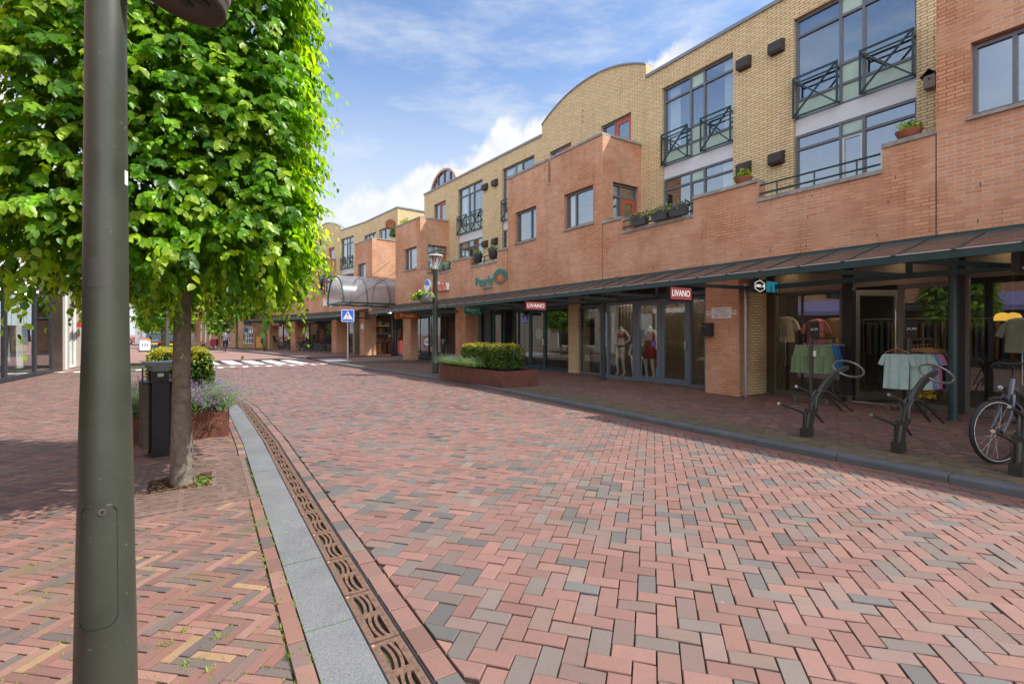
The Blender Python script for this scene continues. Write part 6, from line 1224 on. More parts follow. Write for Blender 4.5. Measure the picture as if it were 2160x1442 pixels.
def skin(verts, edges, rad, mat, name, parent, sub=2):
    me = bpy.data.meshes.new(name); me.from_pydata(verts, edges, []); o = bpy.data.objects.new(name, me); COL.objects.link(o); md = o.modifiers.new('s', 'SKIN'); 
    for k, r in enumerate(rad): q = me.skin_vertices[0].data[k]; q.radius = (r, r) if not hasattr(r, '__len__') else r; q.use_root = (k == 0)
    s = o.modifiers.new('u', 'SUBSURF'); s.levels = sub; s.render_levels = sub; dg = bpy.context.evaluated_depsgraph_get(); m2 = bpy.data.meshes.new_from_object(o.evaluated_get(dg)); m2.name = name; bpy.data.objects.remove(o); bpy.data.meshes.remove(me)
    m2.materials.clear(); m2.materials.append(mat); m2.polygons.foreach_set('use_smooth', [True]*len(m2.polygons)); return link(name, m2, parent)
M_mann = paint('ivory_mannequin', (.55, .53, .46), .45, 0, .04)
def mannequin(lab, P, rz, sit=False, armr=((.24, 0, 1.12), (.26, -.02, .86)), arml=((-.26, 0, 1.15), (-.14, -.08, 1.0))):
    t = thing('mannequin', lab, 'mannequin', (P.x, P.y, PZ+.02), rz, 'mannequins in the lingerie shop window'); d = -.42 if sit else 0
    V = [(0, 0, .98+d), (0, .01, 1.12+d), (0, 0, 1.30+d), (0, .01, 1.44+d), (0, .01, 1.60+d), (.19, .01, 1.42+d), (armr[0][0], armr[0][1], armr[0][2]+d), (armr[1][0], armr[1][1], armr[1][2]+d), (-.19, .01, 1.42+d), (arml[0][0], arml[0][1], arml[0][2]+d), (arml[1][0], arml[1][1], arml[1][2]+d)]
    V += ([(.10, -.02, .92), (.12, -.04, .48), (.14, .02, .10), (.14, -.10, .03), (-.10, -.02, .92), (-.11, -.06, .48), (-.12, .0, .10), (-.12, -.12, .03)] if not sit else [(.10, -.05, .55), (.12, -.44, .56), (.12, -.40, .14), (.12, -.52, .03), (-.10, -.05, .55), (-.14, -.42, .62), (-.10, -.50, .16), (-.10, -.62, .03)])
    E = [(0, 1), (1, 2), (2, 3), (3, 4), (3, 5), (5, 6), (6, 7), (3, 8), (8, 9), (9, 10), (0, 11), (11, 12), (12, 13), (13, 14), (0, 15), (15, 16), (16, 17), (17, 18)]
    Rr = [(.15, .11), (.105, .085), (.14, .105), (.09, .07), .045, .052, .04, .028, .052, .04, .028, .092, .058, .038, .026, .092, .058, .038, .026]
    skin(V, E, Rr, M_mann, 'body', t, 2)
    b = MB(); b.tube([(0, .2, -.02), (0, .2, .0)], .2, 16); part('stand', b, M_chrome, t); return t, d
def garment(t, prof, mat, nm): part(nm, MB().lathe(prof, 24, M=Matrix.Diagonal((1, .74, 1, 1))), mat, t)
fa = math.atan2(-.54, -.84)+math.pi/2
M_wd = paint('ivory_dress', (.52, .52, .47), .85); M_rdr = paint('dark_red_satin', (.25, .025, .02), .5); M_bra = paint('rose_lingerie', (.33, .05, .06), .6)
Pm = FAC.off(1.75).at(1267); t, _ = mannequin('mannequin in a pale long-sleeved dress behind the green steel column', Pm, fa); garment(t, [(.215, .55), (.20, .8), (.185, .98), (.135, 1.13), (.165, 1.30), (.15, 1.42)], M_wd, 'dress')
Pm = FAC.off(1.45).at(1310); t, _ = mannequin('mannequin in rose bra and briefs with one hand on its hip', Pm, fa, False, ((.34, .06, 1.2), (.19, -.06, 1.04))); garment(t, [(.163, 1.24), (.172, 1.30), (.160, 1.36)], M_bra, 'bra'); garment(t, [(.13, .88), (.185, .95), (.178, 1.0)], M_bra, 'briefs')
Pm = FAC.off(1.55).at(1345); t, _ = mannequin('seated mannequin beside the mannequin in the red slip', Pm, fa+.7, True); b = MB(); b.box(-.22, .22, -.12, .28, 0, .44); part('stool', b, M_black, t)
Pm = FAC.off(1.32).at(1371); t, _ = mannequin('mannequin in a dark red satin slip behind the glass door', Pm, fa); garment(t, [(.205, .62), (.20, .8), (.19, .98), (.14, 1.12), (.172, 1.28), (.13, 1.42)], M_rdr, 'slip')
b = MB(); o25 = FAC.off(2.3); xs = np.arange(FAC.hit(1400), FAC.hit(1222)+1, .03)
for k, (a, e) in enumerate(zip(xs, xs[1:])): p, q = o25.pos(a), o25.pos(e); n_ = FAC.nrm(a)*.03*math.sin(k*1.3); n2_ = FAC.nrm(a)*.03*math.sin((k+1)*1.3); p = p+n_; q = q+n2_; b.add([(p.x, p.y, PZ), (q.x, q.y, PZ), (q.x, q.y, 2.7), (p.x, p.y, 2.7)], [[0, 1, 2, 3]], True)
single('shop_curtain', b, paint('beige_curtain', (.15, .12, .085), .9), 'beige pleated curtain behind the mannequins in the lingerie window', 'curtain')
rngs = random.Random(4)
def stockrail(s0, o, n, cols, z1=1.75, turn=0):       # garments hanging on a rail deep in a shop
    p = FAC.off(o).pos(s0); M = frame(p, p-FAC.tan(s0)) @ rotz(turn); b = MB(); b.tube([M @ Vector((-.1, 0, z1+.08)), M @ Vector((n*.1+.1, 0, z1+.08))], .015, 8)
    for x in (-.1, n*.1+.1): b.tube([M @ Vector((x, 0, PZ)), M @ Vector((x, 0, z1+.08))], .015, 8)
    rl = part('stock_rail', b, M_rail, nb, True)
    for k in range(n):
        c = rngs.choice(cols); h = rngs.uniform(.6, .95); q = cloth(.42, .40, h, .08, .012, k*3+s0, M @ tr(k*.1, rngs.uniform(-.03, .03), z1-h)); mt = paint('stock_%d_%d' % (int(c[0]*999), int(c[2]*999)), c, .9); part('garment', q, mt, rl, True)
DK = [(.03, .035, .05), (.10, .09, .08), (.22, .12, .05), (.05, .07, .05), (.16, .16, .15), (.04, .05, .09)]
LT_ = [(.30, .29, .26), (.32, .20, .19), (.20, .24, .28), (.10, .09, .08)]
for s_, o_, n_, c_, t_ in ((9.9, 2.6, 12, DK, .5), (9.0, 3.4, 12, DK, .2), (8.2, 4.4, 14, DK, 0), (11.0, 3.0, 10, DK, .2), (7.4, 3.0, 10, DK, .2), (6.4, 3.2, 10, LT_, .1), (13.0, 3.6, 12, LT_, 0), (26.6, 3.2, 12, DK, 0), (29, 3.2, 12, LT_, 0), (22.5, 3.4, 10, LT_, 0)): stockrail(s_, o_, n_, c_, 1.7, t_)
def bust(lab, u, off, z, col): P = FAC.off(off).at(u); t = thing('display_shirt', lab, 'T-shirt', (P.x, P.y, z-1.13+.3), math.atan2(*(lambda x: (x.y, x.x))(-FAC.tan(FAC.hit(u)))), 'shirts on bust forms in the shop window'); b = cloth(.44, .40, .55, .22, .006, u, rotz(R(90)) @ tr(0, 0, .55)); [b.prism([(s*.18, -.05, 1.09), (s*.26, -.05, 1.02), (s*.33, -.05, .84), (s*.24, -.05, .80), (s*.2, -.05, .9)][::-s], (0, .10, 0)) for s in (-1, 1)]; b.ell((0, 0, 1.09), (.20, .10, .06), 12, 6); part('body', b, paint('bust_%d' % u, col, .9), t); b = MB().tube([(0, 0, .55), (0, 0, .0)], .015, 8); part('stand', b, M_chrome, t); return t
t = bust('cream T-shirt with a green cactus print in the window above the shorts rail', 1657, 1.55, 1.55, (.50, .42, .30)); b = MB(); [b.tube([(x, -.115, .68), (x*1.4, -.12, .78+.05*k), (x*1.4, -.12, .86+.04*k)], .012, 6) for k, x in enumerate((-.05, 0, .05))]; part('cactus_print', b, paint('print_green', (.05, .14, .05), .8), t)
bust('pink T-shirt in the window right of the cactus shirt', 1722, 1.7, 1.48, (.55, .22, .20)); bust('tan T-shirt half hidden by the black pier in the window', 1762, 1.8, 1.5, (.40, .24, .10)); bust('pale green T-shirt behind the handlebar at the right edge', 2156, 1.7, 1.42, (.40, .46, .36))
for u, lab in ((2115, 'warm glowing dome lamp inside the right shop, the left one'), (2137, 'warm glowing dome lamp inside the right shop, the right one')):
    P = FAC.off(2.6).at(u); z = hz(P.y, 668); t = thing('pendant_lamp', lab, 'pendant lamp', (P.x, P.y, z), 0, 'dome lamps in the right shop'); part('shade', MB().lathe([(.125, -.07), (.12, 0), (.09, .055), (.02, .08)], 20), emit('amber_dome', (1, .52, .08), .55), t); b = MB().tube([(0, 0, .12), (0, 0, 2.8-z)], .006, 5); part('cord', b, M_black, t)
# ================================================================= PARKED BICYCLES, CARS, PEOPLE, FAR THINGS
b0 = bike('black parked bicycle under the far canopy', (.02, .02, .025), (0, 0, 0), R(150), 'bicycles parked under the far canopy')
fo = FAR.off(-.1)
for k, (u, o, a, lb) in enumerate(((594, .3, 20, 'black bicycle with a child seat, farthest left of the row by the HEMA shop'), (612, -.1, 200, 'black bicycle with a pale front tyre, second in the row by the HEMA shop'), (626, .25, 195, 'dark bicycle third in the tangle by the Schijvens window'), (639, -.05, 210, 'dark bicycle fourth in the tangle by the Schijvens window'), (652, .3, 25, 'dark bicycle fifth in the tangle by the Schijvens window'), (664, .1, 215, 'dark bicycle leaning at the yellow brick pier'), (686, -.2, 205, 'grey bicycle nearest the brick pillar in the far row'), (722, .9, 30, 'dark bicycle half hidden behind the far brick pillar'))):
    t = b0 if k == 0 else copy_tree(b0); p = FAR.off(o).at(u); t.location = (p.x, p.y, .03); t.rotation_euler = (.04, 0, R(a-38)); t['label'] = lb
    if k == 0: b = MB(); b.prism([(-.75, -.14, .76), (-.45, -.14, .76), (-.5, -.14, .85), (-.68, -.14, .86), (-.80, -.14, 1.25), (-.84, -.14, 1.25)], (0, .28, 0)); seat = ('child_seat', b)
for k in (1,): part(seat[0], seat[1], M_black, b0)
def car(lab, P, rz, col, roofcol=None, grp='cars parked on the far square'):
    t = thing('parked_car', lab, 'car', (P.x, P.y, 0), rz, grp); mt = paint('car_%d_%d' % (int(col[0]*999), int(col[2]*999)), col, .25, .3, .05); 
    b = MB(); L = [(-2.1, .62, .30, .78), (-2.05, .80, .22, .92), (-1.5, .86, .20, .95), (-.2, .87, .20, .92), (1.0, .87, .20, .90), (1.7, .84, .22, .80), (2.1, .74, .30, .66)]; vs = []
    for x, w, z0, z1 in L: vs += [(x, -w, z0+.1), (x, -w, z1-.10), (x, -w*.90, z1), (x, w*.90, z1), (x, w, z1-.10), (x, w, z0+.1), (x, w*.9, z0), (x, -w*.9, z0)]
    b.add(vs, [[i*8+k, i*8+(k+1) % 8, i*8+8+(k+1) % 8, i*8+8+k] for i in range(6) for k in range(8)]+[list(range(8))[::-1], list(range(48, 56))]); part('body', b, mt, t)
    g = MB(); G_ = [(-1.95, .74, .90, .92), (-1.55, .66, .90, 1.38), (-.6, .66, .90, 1.48), (.2, .66, .88, 1.44), (.95, .72, .86, .90)]; vs = []
    for x, w, z0, z1 in G_: vs += [(x, -.80, z0), (x, -w, z1), (x, w, z1), (x, .80, z0)]
    g.add(vs, [[i*4+k, i*4+k+1, i*4+5+k, i*4+4+k] for i in range(4) for k in range(3)]); part('windows', g, paint('car_glass', (.035, .05, .06), .06, 0, .05), t)
    r_ = MB(); r_.grid(lambda i, j: (-1.52+1.7*i, (2*j-1)*.64, 1.405+.09*math.sin(math.pi*min(1, i+.12))-.03*(2*j-1)**2), 8, 6); part('roof', r_, mt, t)
    for x in (-1.35, 1.35):
        for y in (-.80, .80): w = MB(); w.tube([(x, y-.10, .31), (x, y+.10, .31)], .31, 20); wh_ = part('wheel', w, M_rubber, t); w = MB(); w.tube([(x, y-.105, .31), (x, y+.105, .31)], .19, 14); part('rim', w, M_chrome, wh_)
    for y in (-.62, .62): w = MB(); w.box(-2.115, -2.03, y-.16, y+.16, .66, .86); part('tail_light', w, paint('tail_light_red', (.4, .02, .02), .3), t); w = MB(); w.box(2.0, 2.09, y-.15, y+.15, .55, .68); part('headlight', w, MATS['lamp_lens'], t)
    w = MB(); w.box(-2.13, -2.10, -.26, .26, .48, .60); part('number_plate', w, paint('plate_yellow', (.65, .45, .03), .5), t); return t
c1 = gp(358, 739.5); ang = math.atan2(c1.y, c1.x)-.1; dirc = Vector((math.cos(ang), math.sin(ang), 0))
car('dark blue estate car seen from behind with a yellow number plate', c1+dirc*2.1, ang, (.02, .025, .04)); c2_ = gp(325, 737.5); car('grey car parked left of the dark estate car', c2_+dirc*2.3, ang, (.10, .11, .12)); c3 = gp(370, 730); car('red car whose roof shows behind the dark estate car', c3+dirc*3, ang, (.40, .03, .03)); c4 = gp(338, 727); car('white car behind the grey parked car', c4+dirc*4, ang, (.6, .6, .6)); c5 = gp(293, 726); car('pale red car beside the white far house', c5+dirc*4, ang+1.2, (.5, .16, .13))
p = gp(306, 741); t = thing('pavement_sign', 'white and orange pavement sign in a black frame standing near the parked cars', 'pavement sign', tuple(p), math.atan2(p.y, p.x)-math.pi/2)
b = MB(); b.box(-.36, .36, -.02, .02, .10, 1.08); part('poster', b, W_, t); b = MB(); b.box(-.34, .34, -.024, -.021, .92, 1.05); b.box(.15, .34, -.0245, -.0205, .84, .92); part('orange_band', b, M_or, t); b = MB(); [b.box(x, x+.10, -.024, -.021, .38, .68) for x in (-.22, -.05, .1)]; part('blue_print', b, paint('print_blue', (.15, .25, .42), .6), t); b = MB()
for X0, X1, Z0, Z1 in ((-.40, -.36, .06, 1.12), (.36, .40, .06, 1.12), (-.36, .36, 1.08, 1.12), (-.36, .36, .06, .10), (-.45, .45, 0, .05)): b.box(X0, X1, -.03 if Z1 > .06 else -.2, .03 if Z1 > .06 else .2, Z0, Z1)
part('frame', b, M_black, t)
def person(lab, P, rz, V, cloth_top, cloth_leg, hair, z=0):
    t = thing('person', lab, 'person', (P.x, P.y, z), rz); h, n_, s_, w_, kn, ft, el, hd = V
    # joints: head, neck, chest, hip, knees, feet, elbows, hands (right then left)
    J = [w_, s_, n_, h]; E = [(0, 1), (1, 2), (2, 3)]; Rr = [.09, .10, .05, .085]; M_sk = paint('skin', (.45, .27, .19), .6)
    for k in (0, 1): sh = (s_[0], s_[1]+(-.18, .18)[k], s_[2]+.08); o = len(J); J += [sh, el[k], hd[k]]; E += [(1, o), (o, o+1), (o+1, o+2)]; Rr += [.055, .042, .034]
    for k in (0, 1): hp_ = (w_[0], w_[1]+(-.10, .10)[k], w_[2]-.05); o = len(J); J += [hp_, kn[k], ft[k], (ft[k][0]+.14, ft[k][1], ft[k][2]-.03)]; E += [(0, o), (o, o+1), (o+1, o+2), (o+2, o+3)]; Rr += [.09, .062, .045, .035]
    skin(J, E, Rr, M_sk, 'body', t, 2); T_ = [J[0], J[1], J[4], J[5], J[6], J[7], J[8], J[9]]; tp_ = [T_[0], T_[1], T_[2], T_[3], tuple(Vector(T_[3]).lerp(Vector(T_[4]), .8)), T_[5], T_[6], tuple(Vector(T_[6]).lerp(Vector(T_[7]), .8))]
    skin(tp_, [(0, 1), (1, 2), (2, 3), (3, 4), (1, 5), (5, 6), (6, 7)], [.16, .18, .075, .06, .05, .075, .06, .05], cloth_top, 'jacket', t, 2)
    skin([J[0], J[10], J[11], tuple(Vector(J[11]).lerp(Vector(J[12]), .85)), J[14], J[15], tuple(Vector(J[15]).lerp(Vector(J[16]), .85))], [(0, 1), (1, 2), (2, 3), (0, 4), (4, 5), (5, 6)], [.15, .11, .085, .065, .11, .085, .065], cloth_leg, 'trousers', t, 2)
    b = MB(); b.ell((h[0]-.015, h[1], h[2]+.03), (.105, .095, .115), 14, 8); part('hair', b, hair, t); b = MB(); b.ell((h[0]+.10, h[1], h[2]-.02), (.02, .016, .025), 8, 5); part('nose', b, M_sk, t); return t
for k, (u, o, a, lb) in enumerate(((603, .0, 15, 'black bicycle squeezed in between the first two of the far row'), (619, .4, 205, 'black bicycle behind the pale-tyred one in the far row'), (633, .35, 15, 'dark bicycle with its saddle to the street in the far tangle'), (646, .15, 190, 'dark bicycle behind the tangle by the Schijvens window'), (658, -.1, 20, 'dark bicycle at the street edge of the far tangle'), (675, .3, 30, 'dark bicycle between the yellow pier and the grey bicycle'))):
    t = copy_tree(b0); p = FAR.off(o).at(u); t.location = (p.x, p.y, .03); t.rotation_euler = (.04, 0, R(a-38)); t['label'] = lb
    for ch in list(t.children):
        if ch.name.startswith('child_seat'): bpy.data.objects.remove(ch)
p = YF.at(827); z_ = hz(p.y, 476); t = thing('satellite_dish', 'small brown satellite dish on the far yellow wall', 'satellite dish', (p.x, p.y-.35, z_)); part('dish', MB().lathe([(.001, 0), (.15, .02), (.32, .09), (.33, .10), (.15, .03), (.001, .012)], 20, M=Matrix.Rotation(R(100), 4, 'X')), M_terra, t); b = MB(); b.tube([(0, 0, 0), (0, .35, -.15)], .02, 6); part('arm', b, M_black, t)
rr = np.random.default_rng(31)
for u, off, zz, sx, lb, cg in ((857, .55, 7.2, .45, 'yellow-green shrub on the roof terrace of the last brick bay', ((.30, .40, .05), (.2, .3, .04))), (831, .5, 7.2, .3, 'small dark green plant on the far roof terrace', ((.04, .10, .02), (.07, .15, .03)))):
    p = FAC.off(off).at(u) if u > 840 else YF.off(-1.2).at(u); n = 500; u_ = rr.normal(0, 1, (n, 3)); u_[:, 2] = np.abs(u_[:, 2]); u_ /= np.linalg.norm(u_, axis=1, keepdims=True)
    o = link('terrace_plant', leafmesh('terrace_plant', u_*np.array([sx, sx, sx*1.7])*rr.uniform(.4, 1, (n, 1)), rr.normal(0, 1, (n, 3))+[0, 0, 1], u_, rr.uniform(.06, .13, n), greens(n, cg, (.5, .5)), M_hedge)); o.location = (p.x, p.y, zz); tag(o, lb, 'plant')
t, w, h = flat('notice_plate', 'small white notice plate on the brick pillar under the barrel canopy', FAR.off(-.06), 762, 768, 683, 694, MATS['plate_white'], .02)
p = gp(475.5, 742); cb = copy_tree(b0); a = R(118); cb.location = (p.x, p.y, 0); cb.rotation_euler = (0, 0, a); cb['label'] = 'dark bicycle ridden away by the person in the grey jacket'; cb['group'] = 'bicycles in the street'
for ch in list(cb.children):
    if ch.name.startswith('child_seat'): bpy.data.objects.remove(ch)
person('person in a grey jacket cycling away down the street', p, a, ((.02, 0, 1.62), (-.03, 0, 1.45), (-.10, 0, 1.28), (-.22, 0, .98), ((.12, -.12, .72), (.10, .12, .62)), ((.0, -.12, .30), (-.10, .12, .22)), ((.06, -.28, 1.10), (.06, .28, 1.10)), ((.24, -.27, 1.08), (.24, .27, 1.08))), paint('grey_jacket', (.09, .10, .11), .9), paint('dark_trousers', (.05, .06, .075), .9), paint('dark_hair', (.03, .025, .02), .7))
p = gp(523, 735); y_ = p.y; zf = .62; lad = thing('stepladder', 'white stepladder with the person in the blue shirt standing on it', 'ladder', (p.x, p.y, 0), math.atan2(p.y, p.x)); b = MB()
for s in (-1, 1): b.bar((-.35, s*.25, 0), (.0, s*.19, 1.05), .04); b.bar((.4, s*.27, 0), (.0, s*.19, 1.05), .035)
part('rails', b, W_, lad); b = MB()
for k in range(4): f = (k+.6)/4; b.box(-.35+.35*f-.04, -.35+.35*f+.04, -.25, .25, 1.05*f-.02, 1.05*f)
part('treads', b, W_, lad)
person('person in a bright blue shirt and white trousers on the stepladder', p, math.atan2(p.y, p.x), ((.06, 0, 1.66), (.02, 0, 1.50), (.0, 0, 1.33), (-.05, 0, .95), ((.05, -.10, .50), (.04, .10, .52)), ((.0, -.10, .10), (.0, .10, .10)), ((.18, -.34, 1.30), (.15, .30, 1.05)), ((.40, -.30, 1.45), (.38, .20, 1.2))), paint('blue_shirt', (.015, .16, .50), .85), paint('white_trousers', (.7, .7, .68), .9), MATS['dark_hair'], .55)
p = gp(551, 739); t = thing('display_case', 'yellow glass-fronted display case on brown legs at the end of the far canopy', 'display case', tuple(p), math.atan2(p.y, p.x)-math.pi/2-.2); b = MB(); b.box(-.40, .40, -.08, .08, .22, 1.36); part('panel', b, paint('ochre_panel', (.45, .26, .05), .5), t); b = MB()
for X0, X1, Z0, Z1 in ((-.46, -.40, .1, 1.42), (.40, .46, .1, 1.42), (-.40, .40, 1.36, 1.42), (-.40, .40, .14, .22), (-.38, -.28, 0, .14), (.28, .38, 0, .14)): b.box(X0, X1, -.10, .10, Z0, Z1)
part('frame', b, paint('brown_frame', (.10, .05, .02), .5), t); b = MB(); b.box(-.02, .24, -.095, -.085, .62, 1.05); part('notice', b, M_dark, t); b = MB(); b.box(-.38, -.12, -.095, -.085, 1.22, 1.32); part('red_label', b, M_rdr, t)
p = gp(557.5, 742.5); t = thing('lamp_post', 'dark thin lamp post beside the yellow display case', 'street lamp', tuple(p)); part('pole', MB().lathe([(.09, 0), (.09, 1.0), (.065, 1.05), (.055, 4.4)], 14), MATS['post_green'], t); part('lantern', MB().lathe([(.06, 4.4), (.26, 4.85), (.02, 4.95)], 16), MATS['lantern_wire'], t)
p = gp(353, 762); p = Vector((-15.4, 22.0, 0)); t = thing('lamp_post', 'grey lamp post rising behind the litter bin hood', 'street lamp', tuple(p)); part('pole', MB().lathe([(.115, 0), (.105, 1.0), (.085, 1.6), (.06, 4.6)], 16), M_post, t); part('lantern', MB().lathe([(.06, 4.6), (.26, 5.05), (.02, 5.15)], 16), MATS['lantern_wire'], t)
p = gp(274, 738); t = thing('lamp_post', 'thin dark lamp post in the distance beside the big front post', 'street lamp', (-31.5, 40.5, 0)); part('pole', MB().lathe([(.10, 0), (.09, 1.0), (.06, 4.6)], 12), MATS['post_green'], t); part('lantern', MB().lathe([(.06, 4.6), (.26, 5.05), (.02, 5.15)], 12), MATS['lantern_wire'], t)
# trees down the street
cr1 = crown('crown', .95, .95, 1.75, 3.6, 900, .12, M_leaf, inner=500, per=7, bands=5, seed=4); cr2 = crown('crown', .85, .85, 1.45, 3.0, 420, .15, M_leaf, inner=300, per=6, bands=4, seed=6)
def tree(lab, x, y, cm, s, th, tr_=.07, sz=1): t = thing('lime_tree', lab, 'tree', (x, y, 0), x*3, 'clipped lime trees further down the street'); part('trunk', trunk_mb(th, tr_, tr_*.7, 4, int(abs(x)*10)), M_bark, t); o = link('crown', cm, t); o.scale = (s, s, sz); return t
tree('clipped tree seen above the litter bin, between the big trunk and post', -16.4, 23.2, cr1, 1.0, 2.6, .09, 1.15); tree('small clipped tree left of the parked cars', -33.6, 47.5, cr2, 1.05, 2.0, .06, 1.35); tree('small clipped tree just behind the parked cars', -34.0, 50.5, cr2, .9, 2.0, .06, 1.2); tree('small round tree in front of the white grid window', -25.9, 43.6, cr2, 1.05, 2.0, .07, 1.2); tree('tall tree in front of the far brick house', -24.9, 44.6, cr1, 1.7, 4.6, .10, 1.9).location.z = 0
tree('clipped tree at the far left beyond the lamp post', -38, 52, cr2, 1.3, 2.2, .07, 1.4); tree('clipped tree by the white far house', -36.2, 55.5, cr2, 1.2, 2.2, .07, 1.4)
rr = np.random.default_rng(12); n = 700; u = rr.normal(0, 1, (n, 3)); u[:, 2] = np.abs(u[:, 2]); u /= np.linalg.norm(u, axis=1, keepdims=True); o = link('shrub', leafmesh('shrub', u*np.array([.75, .6, .75])*rr.uniform(.5, 1, (n, 1)), rr.normal(0, 1, (n, 3)), u, rr.uniform(.07, .14, n), greens(n), M_hedge)); o.location = gp(503, 734); tag(o, 'bright green shrub below the tall tree at the far brick house', 'shrub')
p = gp(454, 736.5); t = thing('red_newspaper_box', 'red box on white legs beside the small round tree', 'box', tuple(p)); b = MB(); b.box(-.35, .2, -.2, .2, .35, .95); part('box', b, paint('box_red', (.4, .03, .05), .5), t); b = MB(); [b.box(x, x+.06, -.15, .15, 0, .35) for x in (-.3, .1)]; part('legs', b, W_, t)
t['category'] = 'box'; t.name = 'red_box'
p = gp(413, 735); t = thing('bench', 'wooden bench against the far brick house', 'bench', (p.x, p.y, 0)); b = MB(); b.box(-.9, .9, -.2, .2, .42, .48); part('seat', b, M_wood, t)
for x in (-.75, .7): b = MB(); b.box(x, x+.06, -.18, .18, 0, .42); part('leg', b, M_black, t)
# far brick house facing the street end
def house(lab, Pl, Pr, h, mat, wins, doors=(), roofh=0, name='brick_house', sill=None, dep=8):
    t = thing(name, lab, 'building', tuple((Pl+Pr)/2)); W = (Pr-Pl).length; pth = Path([tuple(Pr[:2]), tuple(Pl[:2])]); part('wall', wall(MB(), pth, 0, W, 0, h, [(W-x1, W-x0, z0, z1) for x0, x1, z0, z1, *_ in wins], .3), mat, t, True, True); M = frame(Pl, Pr)
    b = MB(); b.quad(*[M @ Vector(q) for q in ((0, .3, 0), (0, dep, 0), (0, dep, h), (0, .3, h))]); b.quad(*[M @ Vector(q) for q in ((W, .3, 0), (W, dep, 0), (W, dep, h), (W, .3, h))]); b.quad(*[M @ Vector(q) for q in ((0, dep, 0), (W, dep, 0), (W, dep, h), (0, dep, h))]); part('side_wall', b, mat, t, True, True); b = MB()
    if roofh: b.prism([M @ Vector(q) for q in ((-.1, -.35, h), (-.1, dep/2, h+roofh), (-.1, dep+.3, h))], (Pr-Pl).normalized()*(W+.2))
    else: b.box(-.1, W+.1, -.12, dep, h+.002, h+.22, M)
    part('roof', b, paint('grey_roof', (.15, .15, .155), .7), t, True)
    for x0, x1, z0, z1, nc, kd in wins:
        A, B_ = M @ Vector((x0, 0, 0)), M @ Vector((x1, 0, 0)); w = x1-x0; nr = max(1, int((z1-z0)/.45)) if kd == 'grid' else 1
        window(t, A, B_, [(w*k/nc, w*(k+1)/nc, [(z0+(z1-z0)*q/nr, z0+(z1-z0)*(q+1)/nr, 'g' if kd != 'blind' else 'p') for q in range(nr)]) for k in range(nc)], fw=.07, y0=.06, fm=W_, pm=W_, curtain=0)
    return t
Pl, Pr = Vector((-33.2, 51.5, 0)), Vector((-23.2, 46.4, 0)); house('far red brick house with white shutters and white grid windows', Pl, Pr, 6.4, M_red, [(1.0, 1.35, .7, 2.5, 1, 'blind'), (1.75, 2.1, .5, 2.5, 1, 'blind'), (2.5, 2.85, .7, 2.5, 1, 'blind'), (4.7, 6.0, .55, 1.9, 3, 'grid'), (7.9, 9.4, .5, 2.1, 4, 'grid'), (1.5, 2.5, 3.6, 5.2, 2, 'x'), (5, 6, 3.6, 5.2, 2, 'x'), (8, 9, 3.6, 5.2, 2, 'x')], roofh=3.0)
d_ = (Pr-Pl).normalized(); Ps = Pl+d_*8.65+Vector((d_.y, -d_.x, 0))*.08; t = sign('shop_sign', 'small dark blue sign above the white grid window of the far house', Ps, Vector((d_.y, -d_.x, 0)), 1.0, .28, 2.45, paint('navy_sign', (.02, .03, .10), .5), .06)
house('white rendered house with a grey awning roof at the far left of the street', Vector((-52, 68, 0)), Vector((-40.5, 58.5, 0)), 5.5, paint('white_render', (.68, .68, .66), .85, 0, .06), [(2, 3.4, .3, 2.3, 2, 'x'), (5, 6.4, .3, 2.3, 2, 'x'), (9, 10.6, .3, 2.3, 2, 'x'), (3, 4.2, 3.3, 4.8, 2, 'x'), (8, 9.2, 3.3, 4.8, 2, 'x')], name='white_house', roofh=3)
house('pale house behind the parked cars', Vector((-41, 62, 0)), Vector((-31.5, 55.5, 0)), 6.0, MATS['white_render'], [(1.5, 3, .3, 2.3, 2, 'x'), (6, 7.5, .3, 2.3, 2, 'x'), (2, 3.2, 3.4, 5, 2, 'x'), (7, 8.2, 3.4, 5, 2, 'x')], name='pale_house', roofh=3)
# ================================================================= LEFT SIDE OF THE STREET
LR = Path(LB.p[::-1]); sA = LR.L[-1]; s1 = LR.L[2]      # travel far -> near, inward to the left-hand houses
M_clad = paint('white_cladding', (.62, .63, .62), .6, 0, .04); M_lbrick = M_red
M_dim2 = emit('shop_downlight', (1, .85, .65), 14)
lw = thing('shop_building', 'white-clad shop building with dark framed clothes windows at the left edge', 'building', tuple(LR.pos(s1+5)))
e0, e1 = s1+.05, s1+11.0; up = []
for s in np.arange(e0+1.2, e1-2, 3.1): up.append((s, s+1.7, 5.0, 6.6))
part('upper_wall', wall(MB(), LR, e0, e1, 3.45, 9.0, up, .3), M_clad, lw, True, True); b = MB()
for z in (4.2, 4.75, 6.85, 7.4, 8.2): rail_box(b, LR, e0, e1, -.02, -.001, z, z+.04)
part('cladding_joint', b, M_zinc, lw, True)
for a, e, z0, z1 in up: A, B_ = LR.pos(e), LR.pos(a); w = (B_-A).length; window(lw, B_, A, [(0, w/2, [(z0, z1, 'g')]), (w/2, w, [(z0, z1, 'g')])]) if False else window(lw, A, B_, [(0, w/2, [(z0, z1, 'g')]), (w/2, w, [(z0, z1, 'g')])])
b = MB(); rail_box(b, LR, e0, e1, -.05, .25, 2.95, 3.44); part('fascia', b, paint('brown_fascia', (.17, .10, .075), .6), lw, True)
b = MB(); rail_box(b, LR, e0, e1, .3, 8, 8.9, 9.05); pbk = LR.off(8)
for a, e in zip(LR.sample(e0, e1), LR.sample(e0, e1)[1:]): p, q = opos(LR, pbk, a), opos(LR, pbk, e); b.quad((p.x, p.y, 0), (q.x, q.y, 0), (q.x, q.y, 9), (p.x, p.y, 9))
part('roof', b, MATS['roof_felt'], lw, True)
